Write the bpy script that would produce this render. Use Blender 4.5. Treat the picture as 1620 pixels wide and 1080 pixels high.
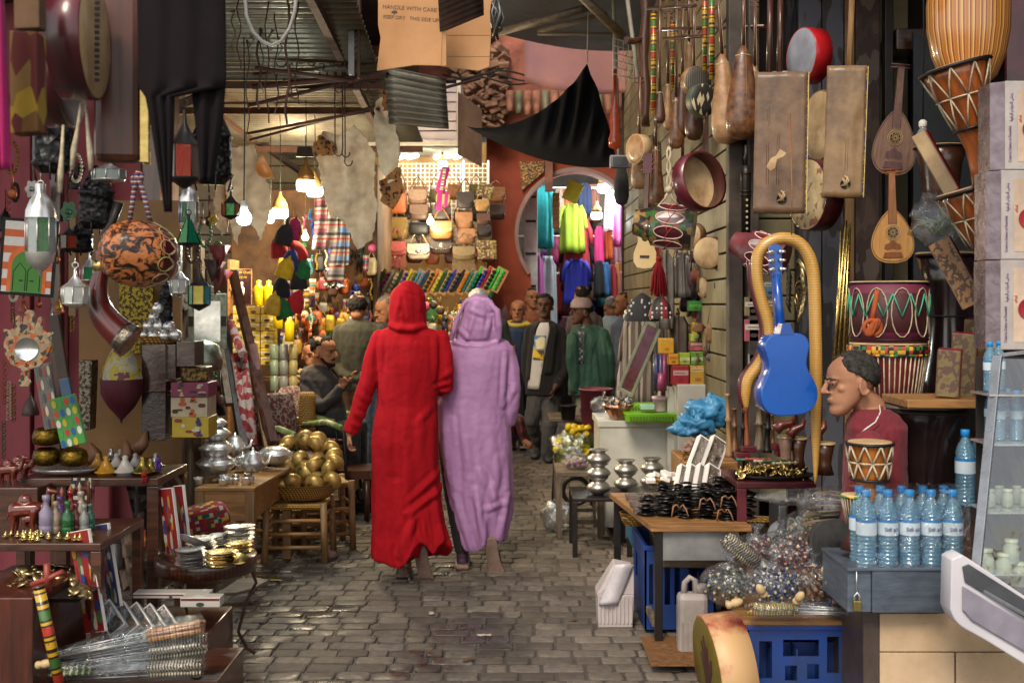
import bpy,math,random
import numpy as np
from mathutils import Vector,Matrix,noise
R=math.radians
rnd=random.Random(11)
for _o in list(bpy.data.objects):bpy.data.objects.remove(_o,do_unlink=True)
sc=bpy.context.scene
COL=sc.collection
F,CH,HY,CX=1800.0,1.55,480.0,810.0
cam=bpy.data.objects.new('camera',bpy.data.cameras.new('camera'));COL.objects.link(cam)
cam.location=(0,0,CH);cam.rotation_euler=(R(90),0,0)
cam.data.sensor_width=36;cam.data.lens=36*F/1620;cam.data.shift_y=-(540-HY)/1620
cam.data.clip_end=300;cam.data.clip_start=.05
cam.data.dof.use_dof=True;cam.data.dof.focus_distance=5.6;cam.data.dof.aperture_fstop=4.5
sc.camera=cam
w=bpy.data.worlds.new('World');sc.world=w;w.use_nodes=True
SUN_EL,SUN_AZ=R(48),R(200)
sky=w.node_tree.nodes.new('ShaderNodeTexSky');sky.sky_type='NISHITA';sky.sun_disc=False
sky.sun_elevation=SUN_EL;sky.sun_rotation=SUN_AZ
bg=w.node_tree.nodes['Background'];bg.inputs[1].default_value=.125
hs=w.node_tree.nodes.new('ShaderNodeHueSaturation');hs.inputs['Saturation'].default_value=.4
w.node_tree.links.new(sky.outputs[0],hs.inputs['Color']);wt=w.node_tree.nodes.new('ShaderNodeMix');wt.data_type='RGBA';wt.blend_type='MULTIPLY';wt.inputs[0].default_value=1;wt.inputs[7].default_value=(1,.94,.86,1)
w.node_tree.links.new(hs.outputs[0],wt.inputs[6]);w.node_tree.links.new(wt.outputs[2],bg.inputs[0])
sun=bpy.data.objects.new('sun',bpy.data.lights.new('sun','SUN'));COL.objects.link(sun)
sun.data.energy=1.5;sun.data.angle=R(20);sun.data.color=(1,.88,.72)
d=Vector((math.sin(SUN_AZ)*math.cos(SUN_EL),math.cos(SUN_AZ)*math.cos(SUN_EL),math.sin(SUN_EL)))
sun.rotation_euler=d.to_track_quat('Z','Y').to_euler()
vs=sc.view_settings;sc.display_settings.display_device='sRGB'
vs.view_transform='Standard';vs.look='None';vs.gamma=1;vs.exposure=1.1
sc.render.engine='CYCLES'
cy=sc.cycles;cy.use_denoising=True;cy.max_bounces=8;cy.transparent_max_bounces=16
cy.diffuse_bounces=4;cy.glossy_bounces=4;cy.transmission_bounces=6;cy.sample_clamp_indirect=6
cy.caustics_reflective=False;cy.caustics_refractive=False
def P(px,py,Y):return Vector(((px-CX)*Y/F,Y,CH-(py-HY)*Y/F))
def G(px,Y,Z=0):return Vector(((px-CX)*Y/F,Y,Z))
def U(Y):return Y/F
class MB:
 def __init__(s,u=1.0):s.v=[];s.f=[];s.sm=[];s.u=u;s.M=Matrix();s.mi=[];s.m=0
 def at(s,x=0,y=0,z=0,rx=0,ry=0,rz=0,k=1):
  s.M=Matrix.Translation((x,y,z))@Matrix.Rotation(R(rz),4,'Z')@Matrix.Rotation(R(ry),4,'Y')@Matrix.Rotation(R(rx),4,'X')@Matrix.Scale(k,4)
  return s
 def add(s,vs,fs,smooth=False):
  n=len(s.v);M=s.M;u=s.u
  for p in vs:
   q=M@Vector(p);s.v.append((q.x*u,q.y*u,q.z*u))
  for f in fs:s.f.append([n+i for i in f]);s.sm.append(smooth);s.mi.append(s.m)
  return s
 def box(s,x0,x1,y0,y1,z0,z1):
  v=[(x,y,z)for z in(z0,z1)for y in(y0,y1)for x in(x0,x1)]
  return s.add(v,[(0,2,3,1),(4,5,7,6),(0,1,5,4),(2,6,7,3),(0,4,6,2),(1,3,7,5)])
 def hexa(s,b,t):
  return s.add(list(b)+list(t),[(3,2,1,0),(4,5,6,7),(0,1,5,4),(1,2,6,5),(2,3,7,6),(3,0,4,7)])
 def beam(s,a,b,w,h=None):
  a=Vector(a);b=Vector(b);h=h or w;d=(b-a).normalized()
  x=d.cross(Vector((0,0,1)));x=x.normalized()if x.length>.05 else Vector((1,0,0));y=d.cross(x).normalized()
  q=[x*(i*w/2)+y*(j*h/2)for i,j in((-1,-1),(1,-1),(1,1),(-1,1))]
  return s.hexa([a+k for k in q],[b+k for k in q])
 def tube(s,pts,r,n=8,cap=True,closed=False,sq=1.0):
  pts=[Vector(p)for p in pts];m=len(pts)
  rr=r if isinstance(r,(list,tuple))else[r]*m
  vs=[];prev=None
  for i,p in enumerate(pts):
   a=pts[i-1]if(i or closed)else p;b=pts[(i+1)%m]if(i<m-1 or closed)else p
   t=(b-a);t=t.normalized()if t.length>1e-9 else Vector((0,0,1))
   if prev is None:
    x=t.orthogonal().normalized()
    if abs(t.z)<.99:x=t.cross(Vector((0,0,1))).normalized()
   else:
    x=prev-t*prev.dot(t);x=x.normalized()if x.length>1e-9 else t.orthogonal().normalized()
   prev=x;y=t.cross(x)
   for k in range(n):
    an=2*math.pi*k/n;vs.append(p+x*(math.cos(an)*rr[i])+y*(math.sin(an)*rr[i]*sq))
  fs=[]
  for i in range(m if closed else m-1):
   j=(i+1)%m
   for k in range(n):fs.append((i*n+k,i*n+(k+1)%n,j*n+(k+1)%n,j*n+k))
  s.add(vs,fs,True)
  if cap and not closed:
   n0=len(s.v)-m*n
   s.f.append([n0+k for k in range(n)][::-1]);s.sm.append(False);s.mi.append(s.m)
   s.f.append([n0+(m-1)*n+k for k in range(n)]);s.sm.append(False);s.mi.append(s.m)
  return s
 def lathe(s,prof,n=20,sy=1.0,cap=True,a0=0,a1=360):
  full=abs(a1-a0)>=360;m=n if full else n+1;vs=[]
  for r,z in prof:
   for k in range(m):
    an=R(a0+(a1-a0)*k/n);vs.append((r*math.cos(an),r*math.sin(an)*sy,z))
  fs=[]
  for i in range(len(prof)-1):
   for k in range(n):
    k2=(k+1)%m if full else k+1
    fs.append((i*m+k,i*m+k2,(i+1)*m+k2,(i+1)*m+k))
  s.add(vs,fs,True)
  if cap and full:
   n0=len(s.v)-len(prof)*m
   if prof[0][0]>1e-6:s.f.append([n0+k for k in range(m)][::-1]);s.sm.append(False);s.mi.append(s.m)
   if prof[-1][0]>1e-6:s.f.append([n0+(len(prof)-1)*m+k for k in range(m)]);s.sm.append(False);s.mi.append(s.m)
  return s
 def ball(s,c,rx,ry=None,rz=None,n=12):
  ry=rx if ry is None else ry;rz=rx if rz is None else rz
  h=max(4,n//2);vs=[]
  for i in range(h+1):
   t=math.pi*i/h;a=max(math.sin(t),1e-4)
   for k in range(n):
    an=2*math.pi*k/n;vs.append((c[0]+rx*a*math.cos(an),c[1]+ry*a*math.sin(an),c[2]-rz*math.cos(t)))
  fs=[(i*n+k,i*n+(k+1)%n,(i+1)*n+(k+1)%n,(i+1)*n+k)for i in range(h)for k in range(n)]
  return s.add(vs,fs,True)
 def prism(s,out,y0,y1,smooth=False):
  n=len(out);A=sum(out[i][0]*out[(i+1)%n][1]-out[(i+1)%n][0]*out[i][1]for i in range(n))
  if A<0:out=out[::-1]
  v=[(x,y0,z)for x,z in out]+[(x,y1,z)for x,z in out]
  s.add(v,[tuple(range(n)),tuple(range(2*n-1,n-1,-1))])
  k=len(s.v)-2*n
  for i in range(n):
   j=(i+1)%n;s.f.append([k+i,k+n+i,k+n+j,k+j]);s.sm.append(smooth);s.mi.append(s.m)
  return s
 def ring(s,out,inn,y0,y1):
  n=len(out);v=[(x,y0,z)for x,z in out]+[(x,y0,z)for x,z in inn]+[(x,y1,z)for x,z in out]+[(x,y1,z)for x,z in inn]
  fs=[]
  for i in range(n):
   j=(i+1)%n
   fs+=[(i,j,n+j,n+i),(2*n+j,2*n+i,3*n+i,3*n+j),(i,2*n+i,2*n+j,j),(n+j,3*n+j,3*n+i,n+i)]
  return s.add(v,fs)
 def grid(s,fn,nu,nv,thick=0,smooth=True):
  vs=[fn(i/nu,j/nv)for j in range(nv+1)for i in range(nu+1)]
  q=lambda i,j:j*(nu+1)+i
  fs=[(q(i,j),q(i+1,j),q(i+1,j+1),q(i,j+1))for j in range(nv)for i in range(nu)]
  if thick:
   n=len(vs);vs2=[(x,y+thick,z)for x,y,z in vs];fs2=[tuple(n+k for k in f[::-1])for f in fs];ed=[]
   for i in range(nu):ed+=[(q(i+1,0),q(i,0),n+q(i,0),n+q(i+1,0)),(q(i,nv),q(i+1,nv),n+q(i+1,nv),n+q(i,nv))]
   for j in range(nv):ed+=[(q(0,j),q(0,j+1),n+q(0,j+1),n+q(0,j)),(q(nu,j+1),q(nu,j),n+q(nu,j),n+q(nu,j+1))]
   vs+=vs2;fs+=fs2+ed
  return s.add(vs,fs,smooth)
 def cap(s,a,b,ra,rb,n=12,sq=1.0):
  a=Vector(a);b=Vector(b);d=(b-a).normalized();pts=[];rr=[]
  for t in(-1,-.7,-.35):pts.append(a+d*ra*t);rr.append(max(ra*math.sqrt(max(0,1-t*t)),ra*.05))
  pts.append(a);rr.append(ra);pts.append((a+b)/2);rr.append((ra+rb)/2*1.02);pts.append(b);rr.append(rb)
  for t in(.35,.7,1):pts.append(b+d*rb*t);rr.append(max(rb*math.sqrt(max(0,1-t*t)),rb*.05))
  return s.tube(pts,rr,n,True,False,sq)
 def loft(s,rings,n=32,pw=2.0,fn=None):
  vs=[]
  for i,(cx_,cy_,z,rx,ry)in enumerate(rings):
   for k in range(n):
    a=2*math.pi*k/n;c,t=math.cos(a),math.sin(a)
    x=cx_+rx*math.copysign(abs(c)**(2/pw),c);y=cy_+ry*math.copysign(abs(t)**(2/pw),t)
    vs.append(fn(x,y,z,a,i)if fn else(x,y,z))
  m=len(rings)
  fs=[(i*n+k,i*n+(k+1)%n,(i+1)*n+(k+1)%n,(i+1)*n+k)for i in range(m-1)for k in range(n)]
  if rings[0][2]>rings[-1][2]:fs=[f[::-1]for f in fs];fs+=[tuple(range(n)),tuple(range(m*n-1,(m-1)*n-1,-1))]
  else:fs+=[tuple(range(n-1,-1,-1)),tuple(range((m-1)*n,m*n))]
  return s.add(vs,fs,True)
 def mesh(s,name):
  me=bpy.data.meshes.new(name);me.from_pydata(s.v,[],s.f)
  me.polygons.foreach_set('use_smooth',s.sm);me.polygons.foreach_set('material_index',s.mi);me.update();return me
def tag(o,label=None,cat=None,group=None,kind=None):
 if label:o['label']=label
 if cat:o['category']=cat
 if group:o['group']=group
 if kind:o['kind']=kind
 return o
def part(name,b,mat,parent=None,bev=0,loc=None,label=None,solid=0,sub=0):
 me=b.mesh(name)if isinstance(b,MB)else b
 for m in(mat if isinstance(mat,(list,tuple))else[mat]):me.materials.append(m)
 o=bpy.data.objects.new(name,me);COL.objects.link(o)
 if parent:o.parent=parent
 if loc is not None:o.location=loc
 if solid:md=o.modifiers.new('solid','SOLIDIFY');md.thickness=solid;md.offset=0
 if sub:md=o.modifiers.new('sub','SUBSURF');md.levels=md.render_levels=sub
 if bev:md=o.modifiers.new('bevel','BEVEL');md.width=bev;md.segments=2;md.limit_method='ANGLE';md.angle_limit=R(50)
 if label:o['label']=label
 return o
def thing(name,label,cat,loc,group=None,rot=(0,0,0)):
 o=bpy.data.objects.new(name,None);COL.objects.link(o);o.empty_display_size=.05
 o.location=loc;o.rotation_euler=[R(a)for a in rot];return tag(o,label,cat,group)
def one(name,label,cat,loc,b,mat,group=None,rot=(0,0,0),bev=0,solid=0):
 o=part(name,b,mat,None,bev,loc,None,solid);o.rotation_euler=[R(a)for a in rot];return tag(o,label,cat,group)
def struct(name,b,mat,bev=0):return tag(part(name,b,mat,None,bev),kind='structure')
KIDS={}
def dup(o,loc=None,rot=None,label=None,scale=None,group=None,mats=None,parent=None):
 c=o.copy();COL.objects.link(c);c.parent=parent
 if loc is not None:c.location=loc
 if rot is not None:c.rotation_euler=[R(a)for a in rot]
 if scale is not None:c.scale=(scale,)*3 if isinstance(scale,(int,float))else scale
 if label:c['label']=label
 if group:c['group']=group
 if mats and c.type=='MESH'and mats.get(o.name.split('.')[0]):
  c.data=c.data.copy();c.data.materials.clear();c.data.materials.append(mats[o.name.split('.')[0]])
 for k in[x for x in ALLK(o)]:dup(k,mats=mats,parent=c)
 return c
def ALLK(o):return list(o.children)
MATS={}
def H(h):
 h=h.lstrip('#');c=[int(h[i:i+2],16)/255 for i in(0,2,4)]
 return tuple([(x/12.92 if x<=.04045 else((x+.055)/1.055)**2.4)for x in c]+[1])
def C(c):return H(c)if isinstance(c,str)else(tuple(c)+(1,))[:4]
class NT:
 def __init__(s,name):
  s.m=bpy.data.materials.new(name);s.m.use_nodes=True;s.t=s.m.node_tree;s.n=s.t.nodes
  s.p=s.n['Principled BSDF'];s.out=s.n['Material Output']
 def nd(s,t,**kw):
  n=s.n.new('ShaderNode'+t)
  for k,v in kw.items():
   if k in n.inputs.keys()if isinstance(k,str)else False:s.set(n,k,v)
   elif hasattr(n,k):setattr(n,k,v)
  return n
 def set(s,n,k,v):
  i=n.inputs[k]
  if isinstance(v,bpy.types.NodeSocket):s.t.links.new(v,i)
  else:i.default_value=v
 def co(s,scale=(1,1,1),rot=(0,0,0),kind='Object'):
  tc=s.nd('TexCoord');mp=s.nd('Mapping');s.t.links.new(tc.outputs[kind],mp.inputs[0])
  mp.inputs['Scale'].default_value=scale;mp.inputs['Rotation'].default_value=rot;return mp.outputs[0]
 def noise(s,scale,det=4,rough=.55,vec=None,dist=0):
  n=s.nd('TexNoise');n.inputs['Scale'].default_value=scale;n.inputs['Detail'].default_value=det;n.inputs['Roughness'].default_value=rough
  n.inputs['Distortion'].default_value=dist
  s.t.links.new(vec if vec is not None else s.co(),n.inputs['Vector']);return n.outputs[0]
 def ramp(s,fac,stops,const=False):
  r=s.nd('ValToRGB');e=r.color_ramp.elements
  if const:r.color_ramp.interpolation='CONSTANT'
  while len(e)<len(stops):e.new(.5)
  for k,(p_,c_)in enumerate(stops):e[k].position=p_;e[k].color=C(c_)if not isinstance(c_,float)else(c_,c_,c_,1)
  s.t.links.new(fac,r.inputs[0]);return r.outputs[0]
 def mix(s,fac,a,b,mode='MIX'):
  m=s.nd('Mix');m.data_type='RGBA';m.blend_type=mode
  for k,v in((0,fac),(6,a),(7,b)):
   if isinstance(v,bpy.types.NodeSocket):s.t.links.new(v,m.inputs[k])
   else:m.inputs[k].default_value=v
  return m.outputs[2]
 def math(s,op,a,b=0):
  m=s.nd('Math');m.operation=op
  for k,v in((0,a),(1,b)):
   if isinstance(v,bpy.types.NodeSocket):s.t.links.new(v,m.inputs[k])
   else:m.inputs[k].default_value=v
  return m.outputs[0]
 def xyz(s,vec,k):
  x=s.nd('SeparateXYZ');s.t.links.new(vec,x.inputs[0]);return x.outputs[k]
 def col(s,c):s.set(s.p,'Base Color',c)
 def rnd(s):return s.nd('ObjectInfo').outputs['Random']
 def bump(s,h,k=.3,dist=.01):
  b=s.nd('Bump');b.inputs['Strength'].default_value=k;b.inputs['Distance'].default_value=dist
  s.t.links.new(h,b.inputs['Height'])
  old=s.p.inputs['Normal']
  if old.is_linked:s.t.links.new(old.links[0].from_socket,b.inputs['Normal'])
  s.t.links.new(b.outputs[0],old);return b
def mt(name,col,rough=.6,metal=0,col2=None,ns=9,bump=.25,bs=45,coat=0,trans=0,st=(1,1,1),sheen=0,hard=False,spec=.5,dist=.004):
 if name in MATS:return MATS[name]
 n=NT(name);c1=C(col);c2=C(col2)if col2 else tuple(x*.62 for x in c1[:3])+(1,)
 v=n.co(st);f=n.noise(ns,6,.6,v)
 r=n.ramp(f,[(.46 if hard else .32,c1),(.54 if hard else .68,c2)])
 k=n.math('ADD',n.math('MULTIPLY',n.rnd(),.24),.88)
 g=n.nd('CombineColor');[n.t.links.new(k,g.inputs[i])for i in range(3)]
 n.col(n.mix(1,r,g.outputs[0],'MULTIPLY'))
 p=n.p;p.inputs['Metallic'].default_value=metal
 fr=n.noise(ns*3,4,.6,v)
 n.set(p,'Roughness',n.math('ADD',n.math('MULTIPLY',fr,.3),max(rough-.15,.02)))
 p.inputs['Coat Weight'].default_value=coat;p.inputs['Coat Roughness'].default_value=.125
 p.inputs['Transmission Weight'].default_value=trans;p.inputs['Specular IOR Level'].default_value=spec
 if sheen:p.inputs['Sheen Weight'].default_value=sheen
 if bump:n.bump(n.noise(bs,5,.6,v),bump,dist)
 MATS[name]=n.m;return n.m
def wood(name,c1,c2,axis='x',sc_=14,rough=.55,coat=0,bump=.3):
 if name in MATS:return MATS[name]
 n=NT(name);st={'x':(.12,1,1),'y':(1,.12,1),'z':(1,1,.12)}[axis]
 v=n.co(st);a=n.noise(sc_*2.2,7,.65,v,.6);b=n.noise(3,3,.5,n.co())
 c=n.ramp(a,[(.34,c1),(.5,tuple((x+y)/2 for x,y in zip(C(c1)[:3],C(c2)[:3]))),(.66,c2)])
 c=n.mix(n.ramp(b,[(.45,.0),(.75,.45)]),c,tuple(x*.45 for x in C(c2)[:3])+(1,))
 n.col(c);n.p.inputs['Roughness'].default_value=rough;n.p.inputs['Coat Weight'].default_value=coat
 n.bump(a,bump,.003);MATS[name]=n.m;return n.m
def patch(name,cols,scale=20,rough=.6,st=(1,1,1),bump=.2,mode='cell',metal=0,coat=0,rot=(0,0,0)):
 """printed or woven pattern of flat colour cells"""
 if name in MATS:return MATS[name]
 n=NT(name);v=n.co(st,rot)
 if mode=='cell':
  t=n.nd('TexVoronoi');t.inputs['Scale'].default_value=scale;n.t.links.new(v,t.inputs['Vector']);f=n.xyz(t.outputs['Color'],0)
 elif mode=='noise':f=n.noise(scale,2,.5,v)
 elif mode=='square':
  q=n.nd('VectorMath');q.operation='SNAP';n.t.links.new(v,q.inputs[0]);q.inputs[1].default_value=(1/scale,)*3
  wn=n.nd('TexWhiteNoise');n.t.links.new(q.outputs[0],wn.inputs['Vector']);f=wn.outputs['Value']
 k=len(cols);lo,hi=(.3,.7)if mode=='noise'else(0,1)
 c=n.ramp(f,[(lo+(hi-lo)*i/k if i else 0,x)for i,x in enumerate(cols)],True)
 n.col(n.mix(.35,c,n.mix(n.noise(60,3),c,(0.02,.02,.02,1))));n.p.inputs['Roughness'].default_value=rough;n.p.inputs['Metallic'].default_value=metal
 n.p.inputs['Coat Weight'].default_value=coat
 if bump:n.bump(n.noise(120,3),bump,.003)
 MATS[name]=n.m;return n.m
def stripe(name,stops,period,axis=2,rough=.6,coat=0,bump=.15,jit=0,metal=0,rot=(0,0,0)):
 """bands that repeat every `period` metres along an axis; stops are (position 0..1, colour)"""
 if name in MATS:return MATS[name]
 n=NT(name);v=n.co((1,1,1),rot);x=n.xyz(v,axis)
 if jit:x=n.math('ADD',x,n.math('MULTIPLY',n.noise(6,3),jit))
 f=n.math('FRACT',n.math('DIVIDE',x,period));c=n.ramp(f,stops,True)
 n.col(n.mix(.3,c,n.mix(n.noise(50,4),c,(.02,.015,.01,1))));n.p.inputs['Roughness'].default_value=rough;n.p.inputs['Coat Weight'].default_value=coat
 n.p.inputs['Metallic'].default_value=metal
 if bump:n.bump(n.noise(90,3),bump,.003)
 MATS[name]=n.m;return n.m
def weave(name,c1,c2,period=.012,rough=.7,kind='wicker'):
 if name in MATS:return MATS[name]
 n=NT(name);v=n.co();
 w1=n.nd('TexWave');w1.bands_direction='Z';w1.inputs['Scale'].default_value=.31/period;w1.inputs['Distortion'].default_value=1.2;n.t.links.new(v,w1.inputs['Vector'])
 w2=n.nd('TexWave');w2.bands_direction='DIAGONAL';w2.inputs['Scale'].default_value=.4/period;w2.inputs['Distortion'].default_value=1;n.t.links.new(v,w2.inputs['Vector'])
 f=n.math('MULTIPLY',w1.outputs['Fac'],w2.outputs['Fac']);n.col(n.ramp(f,[(.1,c2),(.5,c1)]))
 n.p.inputs['Roughness'].default_value=rough;n.bump(f,.8,.004);MATS[name]=n.m;return n.m
def film(name='clear_plastic_film',tint=(.93,.95,.97),dens=.07,rough=.12,bs=28,fc=.38):
 """thin crumpled plastic: mostly see-through with sharp glints"""
 if name in MATS:return MATS[name]
 n=NT(name);n.n.remove(n.p)
 tr=n.nd('BsdfTransparent');tr.inputs[0].default_value=C(tint)
 gl=n.nd('BsdfAnisotropic')if False else n.nd('BsdfGlossy');gl.inputs['Roughness'].default_value=rough;gl.inputs['Color'].default_value=(.9,.93,.97,1)
 b=n.nd('Bump');b.inputs['Strength'].default_value=1;b.inputs['Distance'].default_value=.02
 n.t.links.new(n.noise(bs,4,.6,n.co((1,1,.6)),1.5),b.inputs['Height']);n.t.links.new(b.outputs[0],gl.inputs['Normal'])
 lw=n.nd('LayerWeight');lw.inputs['Blend'].default_value=.35;n.t.links.new(b.outputs[0],lw.inputs['Normal'])
 mx=n.nd('MixShader');n.t.links.new(n.math('ADD',n.math('MULTIPLY',lw.outputs['Facing'],fc),dens),mx.inputs[0])
 n.t.links.new(tr.outputs[0],mx.inputs[1]);n.t.links.new(gl.outputs[0],mx.inputs[2]);n.t.links.new(mx.outputs[0],n.out.inputs[0])
 MATS[name]=n.m;return n.m
def tint_glass(name,col,alpha=.55,rough=.15,bs=60):
 if name in MATS:return MATS[name]
 n=NT(name);n.col(C(col));n.p.inputs['Roughness'].default_value=rough;n.p.inputs['Transmission Weight'].default_value=.0
 n.p.inputs['Alpha'].default_value=alpha;n.p.inputs['Specular IOR Level'].default_value=.8;n.bump(n.noise(bs,3),.4,.004)
 n.p.inputs['Subsurface Weight'].default_value=0;MATS[name]=n.m;return n.m
def glow(name,col,k):
 if name in MATS:return MATS[name]
 n=NT(name);n.n.remove(n.p);e=n.nd('Emission');e.inputs[0].default_value=C(col);e.inputs[1].default_value=k
 n.t.links.new(e.outputs[0],n.out.inputs[0]);MATS[name]=n.m;return n.m
def lamp(loc,watt,col=(1,.8,.5),r=.05,parent=None):
 l=bpy.data.lights.new('bulb_or_fill_light','POINT');l.energy=watt*1.35;l.color=col;l.shadow_soft_size=r
 o=bpy.data.objects.new('bulb_or_fill_light',l);COL.objects.link(o);o.location=loc
 if parent:o.parent=parent
 return o
def text(name,body,size,mat,parent,loc,rot=(90,0,0),align='CENTER',ext=.0006,sx=1):
 c=bpy.data.curves.new(name,'FONT');c.body=body;c.size=size;c.align_x=align;c.align_y='CENTER';c.extrude=ext
 t_=bpy.data.objects.new('tmp',c);COL.objects.link(t_);me=bpy.data.meshes.new_from_object(t_.evaluated_get(bpy.context.evaluated_depsgraph_get()));bpy.data.objects.remove(t_)
 me.materials.clear();me.materials.append(mat);me.name=name;o=bpy.data.objects.new(name,me);COL.objects.link(o);o.parent=parent;o.location=loc
 o.rotation_euler=[R(a)for a in rot];o.scale=(sx,1,1);return o
def remesh(b,vox,smooth=4,name='body'):
 """one continuous skin over overlapping volumes"""
 me=b.mesh('tmp');o=bpy.data.objects.new('tmp',me);COL.objects.link(o)
 m=o.modifiers.new('r','REMESH');m.mode='VOXEL';m.voxel_size=vox;m.use_smooth_shade=True
 if smooth:k=o.modifiers.new('s','SMOOTH');k.factor=.5;k.iterations=smooth
 dg=bpy.context.evaluated_depsgraph_get();out=bpy.data.meshes.new_from_object(o.evaluated_get(dg));out.name=name
 bpy.data.objects.remove(o);bpy.data.meshes.remove(me)
 out.polygons.foreach_set('use_smooth',[True]*len(out.polygons));out.materials.clear();return out
def displace(me,fn):
 n=len(me.vertices);co=np.empty(n*3);me.vertices.foreach_get('co',co);no=np.empty(n*3);me.vertex_normals.foreach_get('vector',no)
 co=co.reshape(-1,3);no=no.reshape(-1,3)
 for i in range(n):co[i]=fn(Vector(co[i]),Vector(no[i]))
 me.vertices.foreach_set('co',co.ravel());me.update();return me
def fbm(p,s,o=3):return noise.fractal(Vector(p)*s,.6,2.1,o)
def motif(t,w_,h,u,cols,seed,z0=0,y=-1.2,n_=14,name='painted_figure'):
 """naive painted figures: upright rounded shapes with heads, on a picture w_ by h pixels"""
 q=random.Random(seed)
 for k in range(n_):
  b=MB(u);cx_,cz=q.uniform(-.4,.4)*w_,z0+h*(.12+.76*((k*.618)%1));a,c=q.uniform(.05,.12)*w_,q.uniform(.04,.11)*h;o=[(cx_+a*math.copysign(abs(math.cos(g))**.7,math.cos(g)),cz+c*math.copysign(abs(math.sin(g))**.7,math.sin(g)))for g in[.45*i for i in range(14)]];b.prism(o,y-.02*k,y+.3)
  if k%3==0:b.prism([(cx_+a*.6*math.cos(g),cz+c+a*.5+a*.6*math.sin(g))for g in[.63*i for i in range(10)]],y-.02*k,y+.3)
  part(name,b,mt('paint_'+cols[k%len(cols)].strip('#'),cols[k%len(cols)],.6,bump=.05),t)
def carton(name,label,x0,y0,x1,y1,Y,dep,c1,c2,c3,group,seed=0):
 t=thing(name,label,'box',P((x0+x1)/2,y1,Y),group);u=U(Y);w_,h=(x1-x0)/2,y1-y0;b=MB(u);b.box(-w_,w_,0,dep/u,0,h);part('carton',b,mt('card_'+c1.strip('#'),c1,.4,0,None,3,.05),t,bev=u)
 b=MB(u);k=.5+.2*math.sin(seed);b.box(-w_+1,w_-1,-.3,0,h*k,h*(k+.25));part('label_band',b,mt('card_'+c2.strip('#'),c2,.5,bump=0),t);b=MB(u);a=min(w_,h)*.45;b.prism([(a*math.cos(g)*(1 if seed%2 else .8),h*.28+a*.5*math.sin(g))for g in[.5*i for i in range(13)]],-.3,0);b.box(-w_*.7,w_*.5,-.5,-.3,h*(k+.09),h*(k+.13));part('printed_mark',b,mt('card_'+c3.strip('#'),c3,.5,bump=0),t);return t
steel=mt('silver_metal',(.8,.79,.77),.3,.82,(.55,.54,.52),12,.12,30)
brass=mt('brass',(.62,.46,.16),.28,1,(.42,.3,.1),14,.2,40)
dbrass=mt('dull_brass',(.5,.4,.2),.38,1,(.3,.22,.1),14,.2,40)
copper=mt('copper',(.62,.3,.17),.3,1,None,10,.2,40)
iron=mt('black_iron',(.02,.02,.022),.45,.7,(.035,.025,.02),10,.3)
greyiron=mt('grey_metal',(.2,.2,.2),.45,.8)
black=mt('black_cloth',(.008,.008,.009),.9,0,(.02,.02,.022),6,.4,60)
ltwood=wood('light_wood','#a97a45','#6f4a26','x')
ltwoodz=wood('light_wood_upright','#a27c50','#6a4b2c','z')
dkwood=wood('dark_wood','#5a3320','#24120b','x',coat=.3,rough=.35)
dkwoodz=wood('dark_wood_upright','#5a3320','#24120b','z',coat=.35,rough=.35)
greywood=wood('weathered_wood','#7c6a56','#3c3027','z')
greywoodx=wood('weathered_wood_flat','#7c6a56','#3c3027','x')
hidew=mt('cream_hide','#c9ad83',.6,0,'#8f6f4c',7,.2,30)
redsh=mt('dark_red_lacquer','#5e1220',.35,0,'#30080f',5,.15,20,coat=.4)
cream=mt('cream_paint','#c9bd9c',.6,0,'#a3926f',3)
white=mt('white_paint','#d8d5cc',.5,0,'#b5afa2',3,.12)
rope=mt('rope','#c9bb9f',.85,0,'#8d7f68',30,.6,120)
paperw=mt('white_card','#e4e0da',.55,0,'#cfc9c2',5,.08)
wicker=weave('straw_wicker','#c39a4c','#6b4515',.012)
filmm=film()
# ================================================================ SETTING
n=NT('packed_dirt');n.col(n.ramp(n.noise(3,5),[(.3,(.035,.029,.024)),(.7,(.075,.063,.052))]));n.p.inputs['Roughness'].default_value=.75
n.bump(n.noise(60,5),.5,.006);dirt=n.m
b=MB();b.add([(-40,-20,-.02),(40,-20,-.02),(40,70,-.02),(-40,70,-.02)],[(0,1,2,3)]);struct('ground',b,dirt)
n=NT('worn_cobblestone');at=n.nd('Attribute');at.attribute_name='stone';v=n.co()
base=n.ramp(at.outputs['Fac'],[(0,(.085,.066,.052)),(.5,(.13,.105,.085)),(1,(.185,.152,.125))])
dirtn=n.noise(26,7,.7);base=n.mix(n.ramp(dirtn,[(.4,.0),(.72,.75)]),base,(.04,.032,.025,1))
px_=n.xyz(v,0)
dry=n.math('ADD',n.math('MULTIPLY',px_,.5),n.noise(.9,4,.6));dryf=n.ramp(dry,[(.55,.0),(.82,1.0)])
base=n.mix(dryf,n.mix(n.ramp(n.noise(1.6,5,.65),[(.4,.6),(.52,.12)]),base,(.012,.012,.012,1)),n.mix(.3,base,(.2,.17,.135,1)));n.col(base)
wet=n.noise(1.6,5,.65);wetx=n.math('ADD',wet,n.math('MULTIPLY',px_,.1));rr_=n.ramp(wetx,[(.34,.25),(.43,.75)])
n.set(n.p,'Roughness',n.math('ADD',rr_,n.math('MULTIPLY',n.math('SUBTRACT',n.noise(90,4),.5),.25)))
n.p.inputs['Specular IOR Level'].default_value=.3
n.bump(n.noise(34,6,.6),.35,.004);stone=n.m
r2=random.Random(5);b=MB();vals=[];Y=3.7
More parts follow.
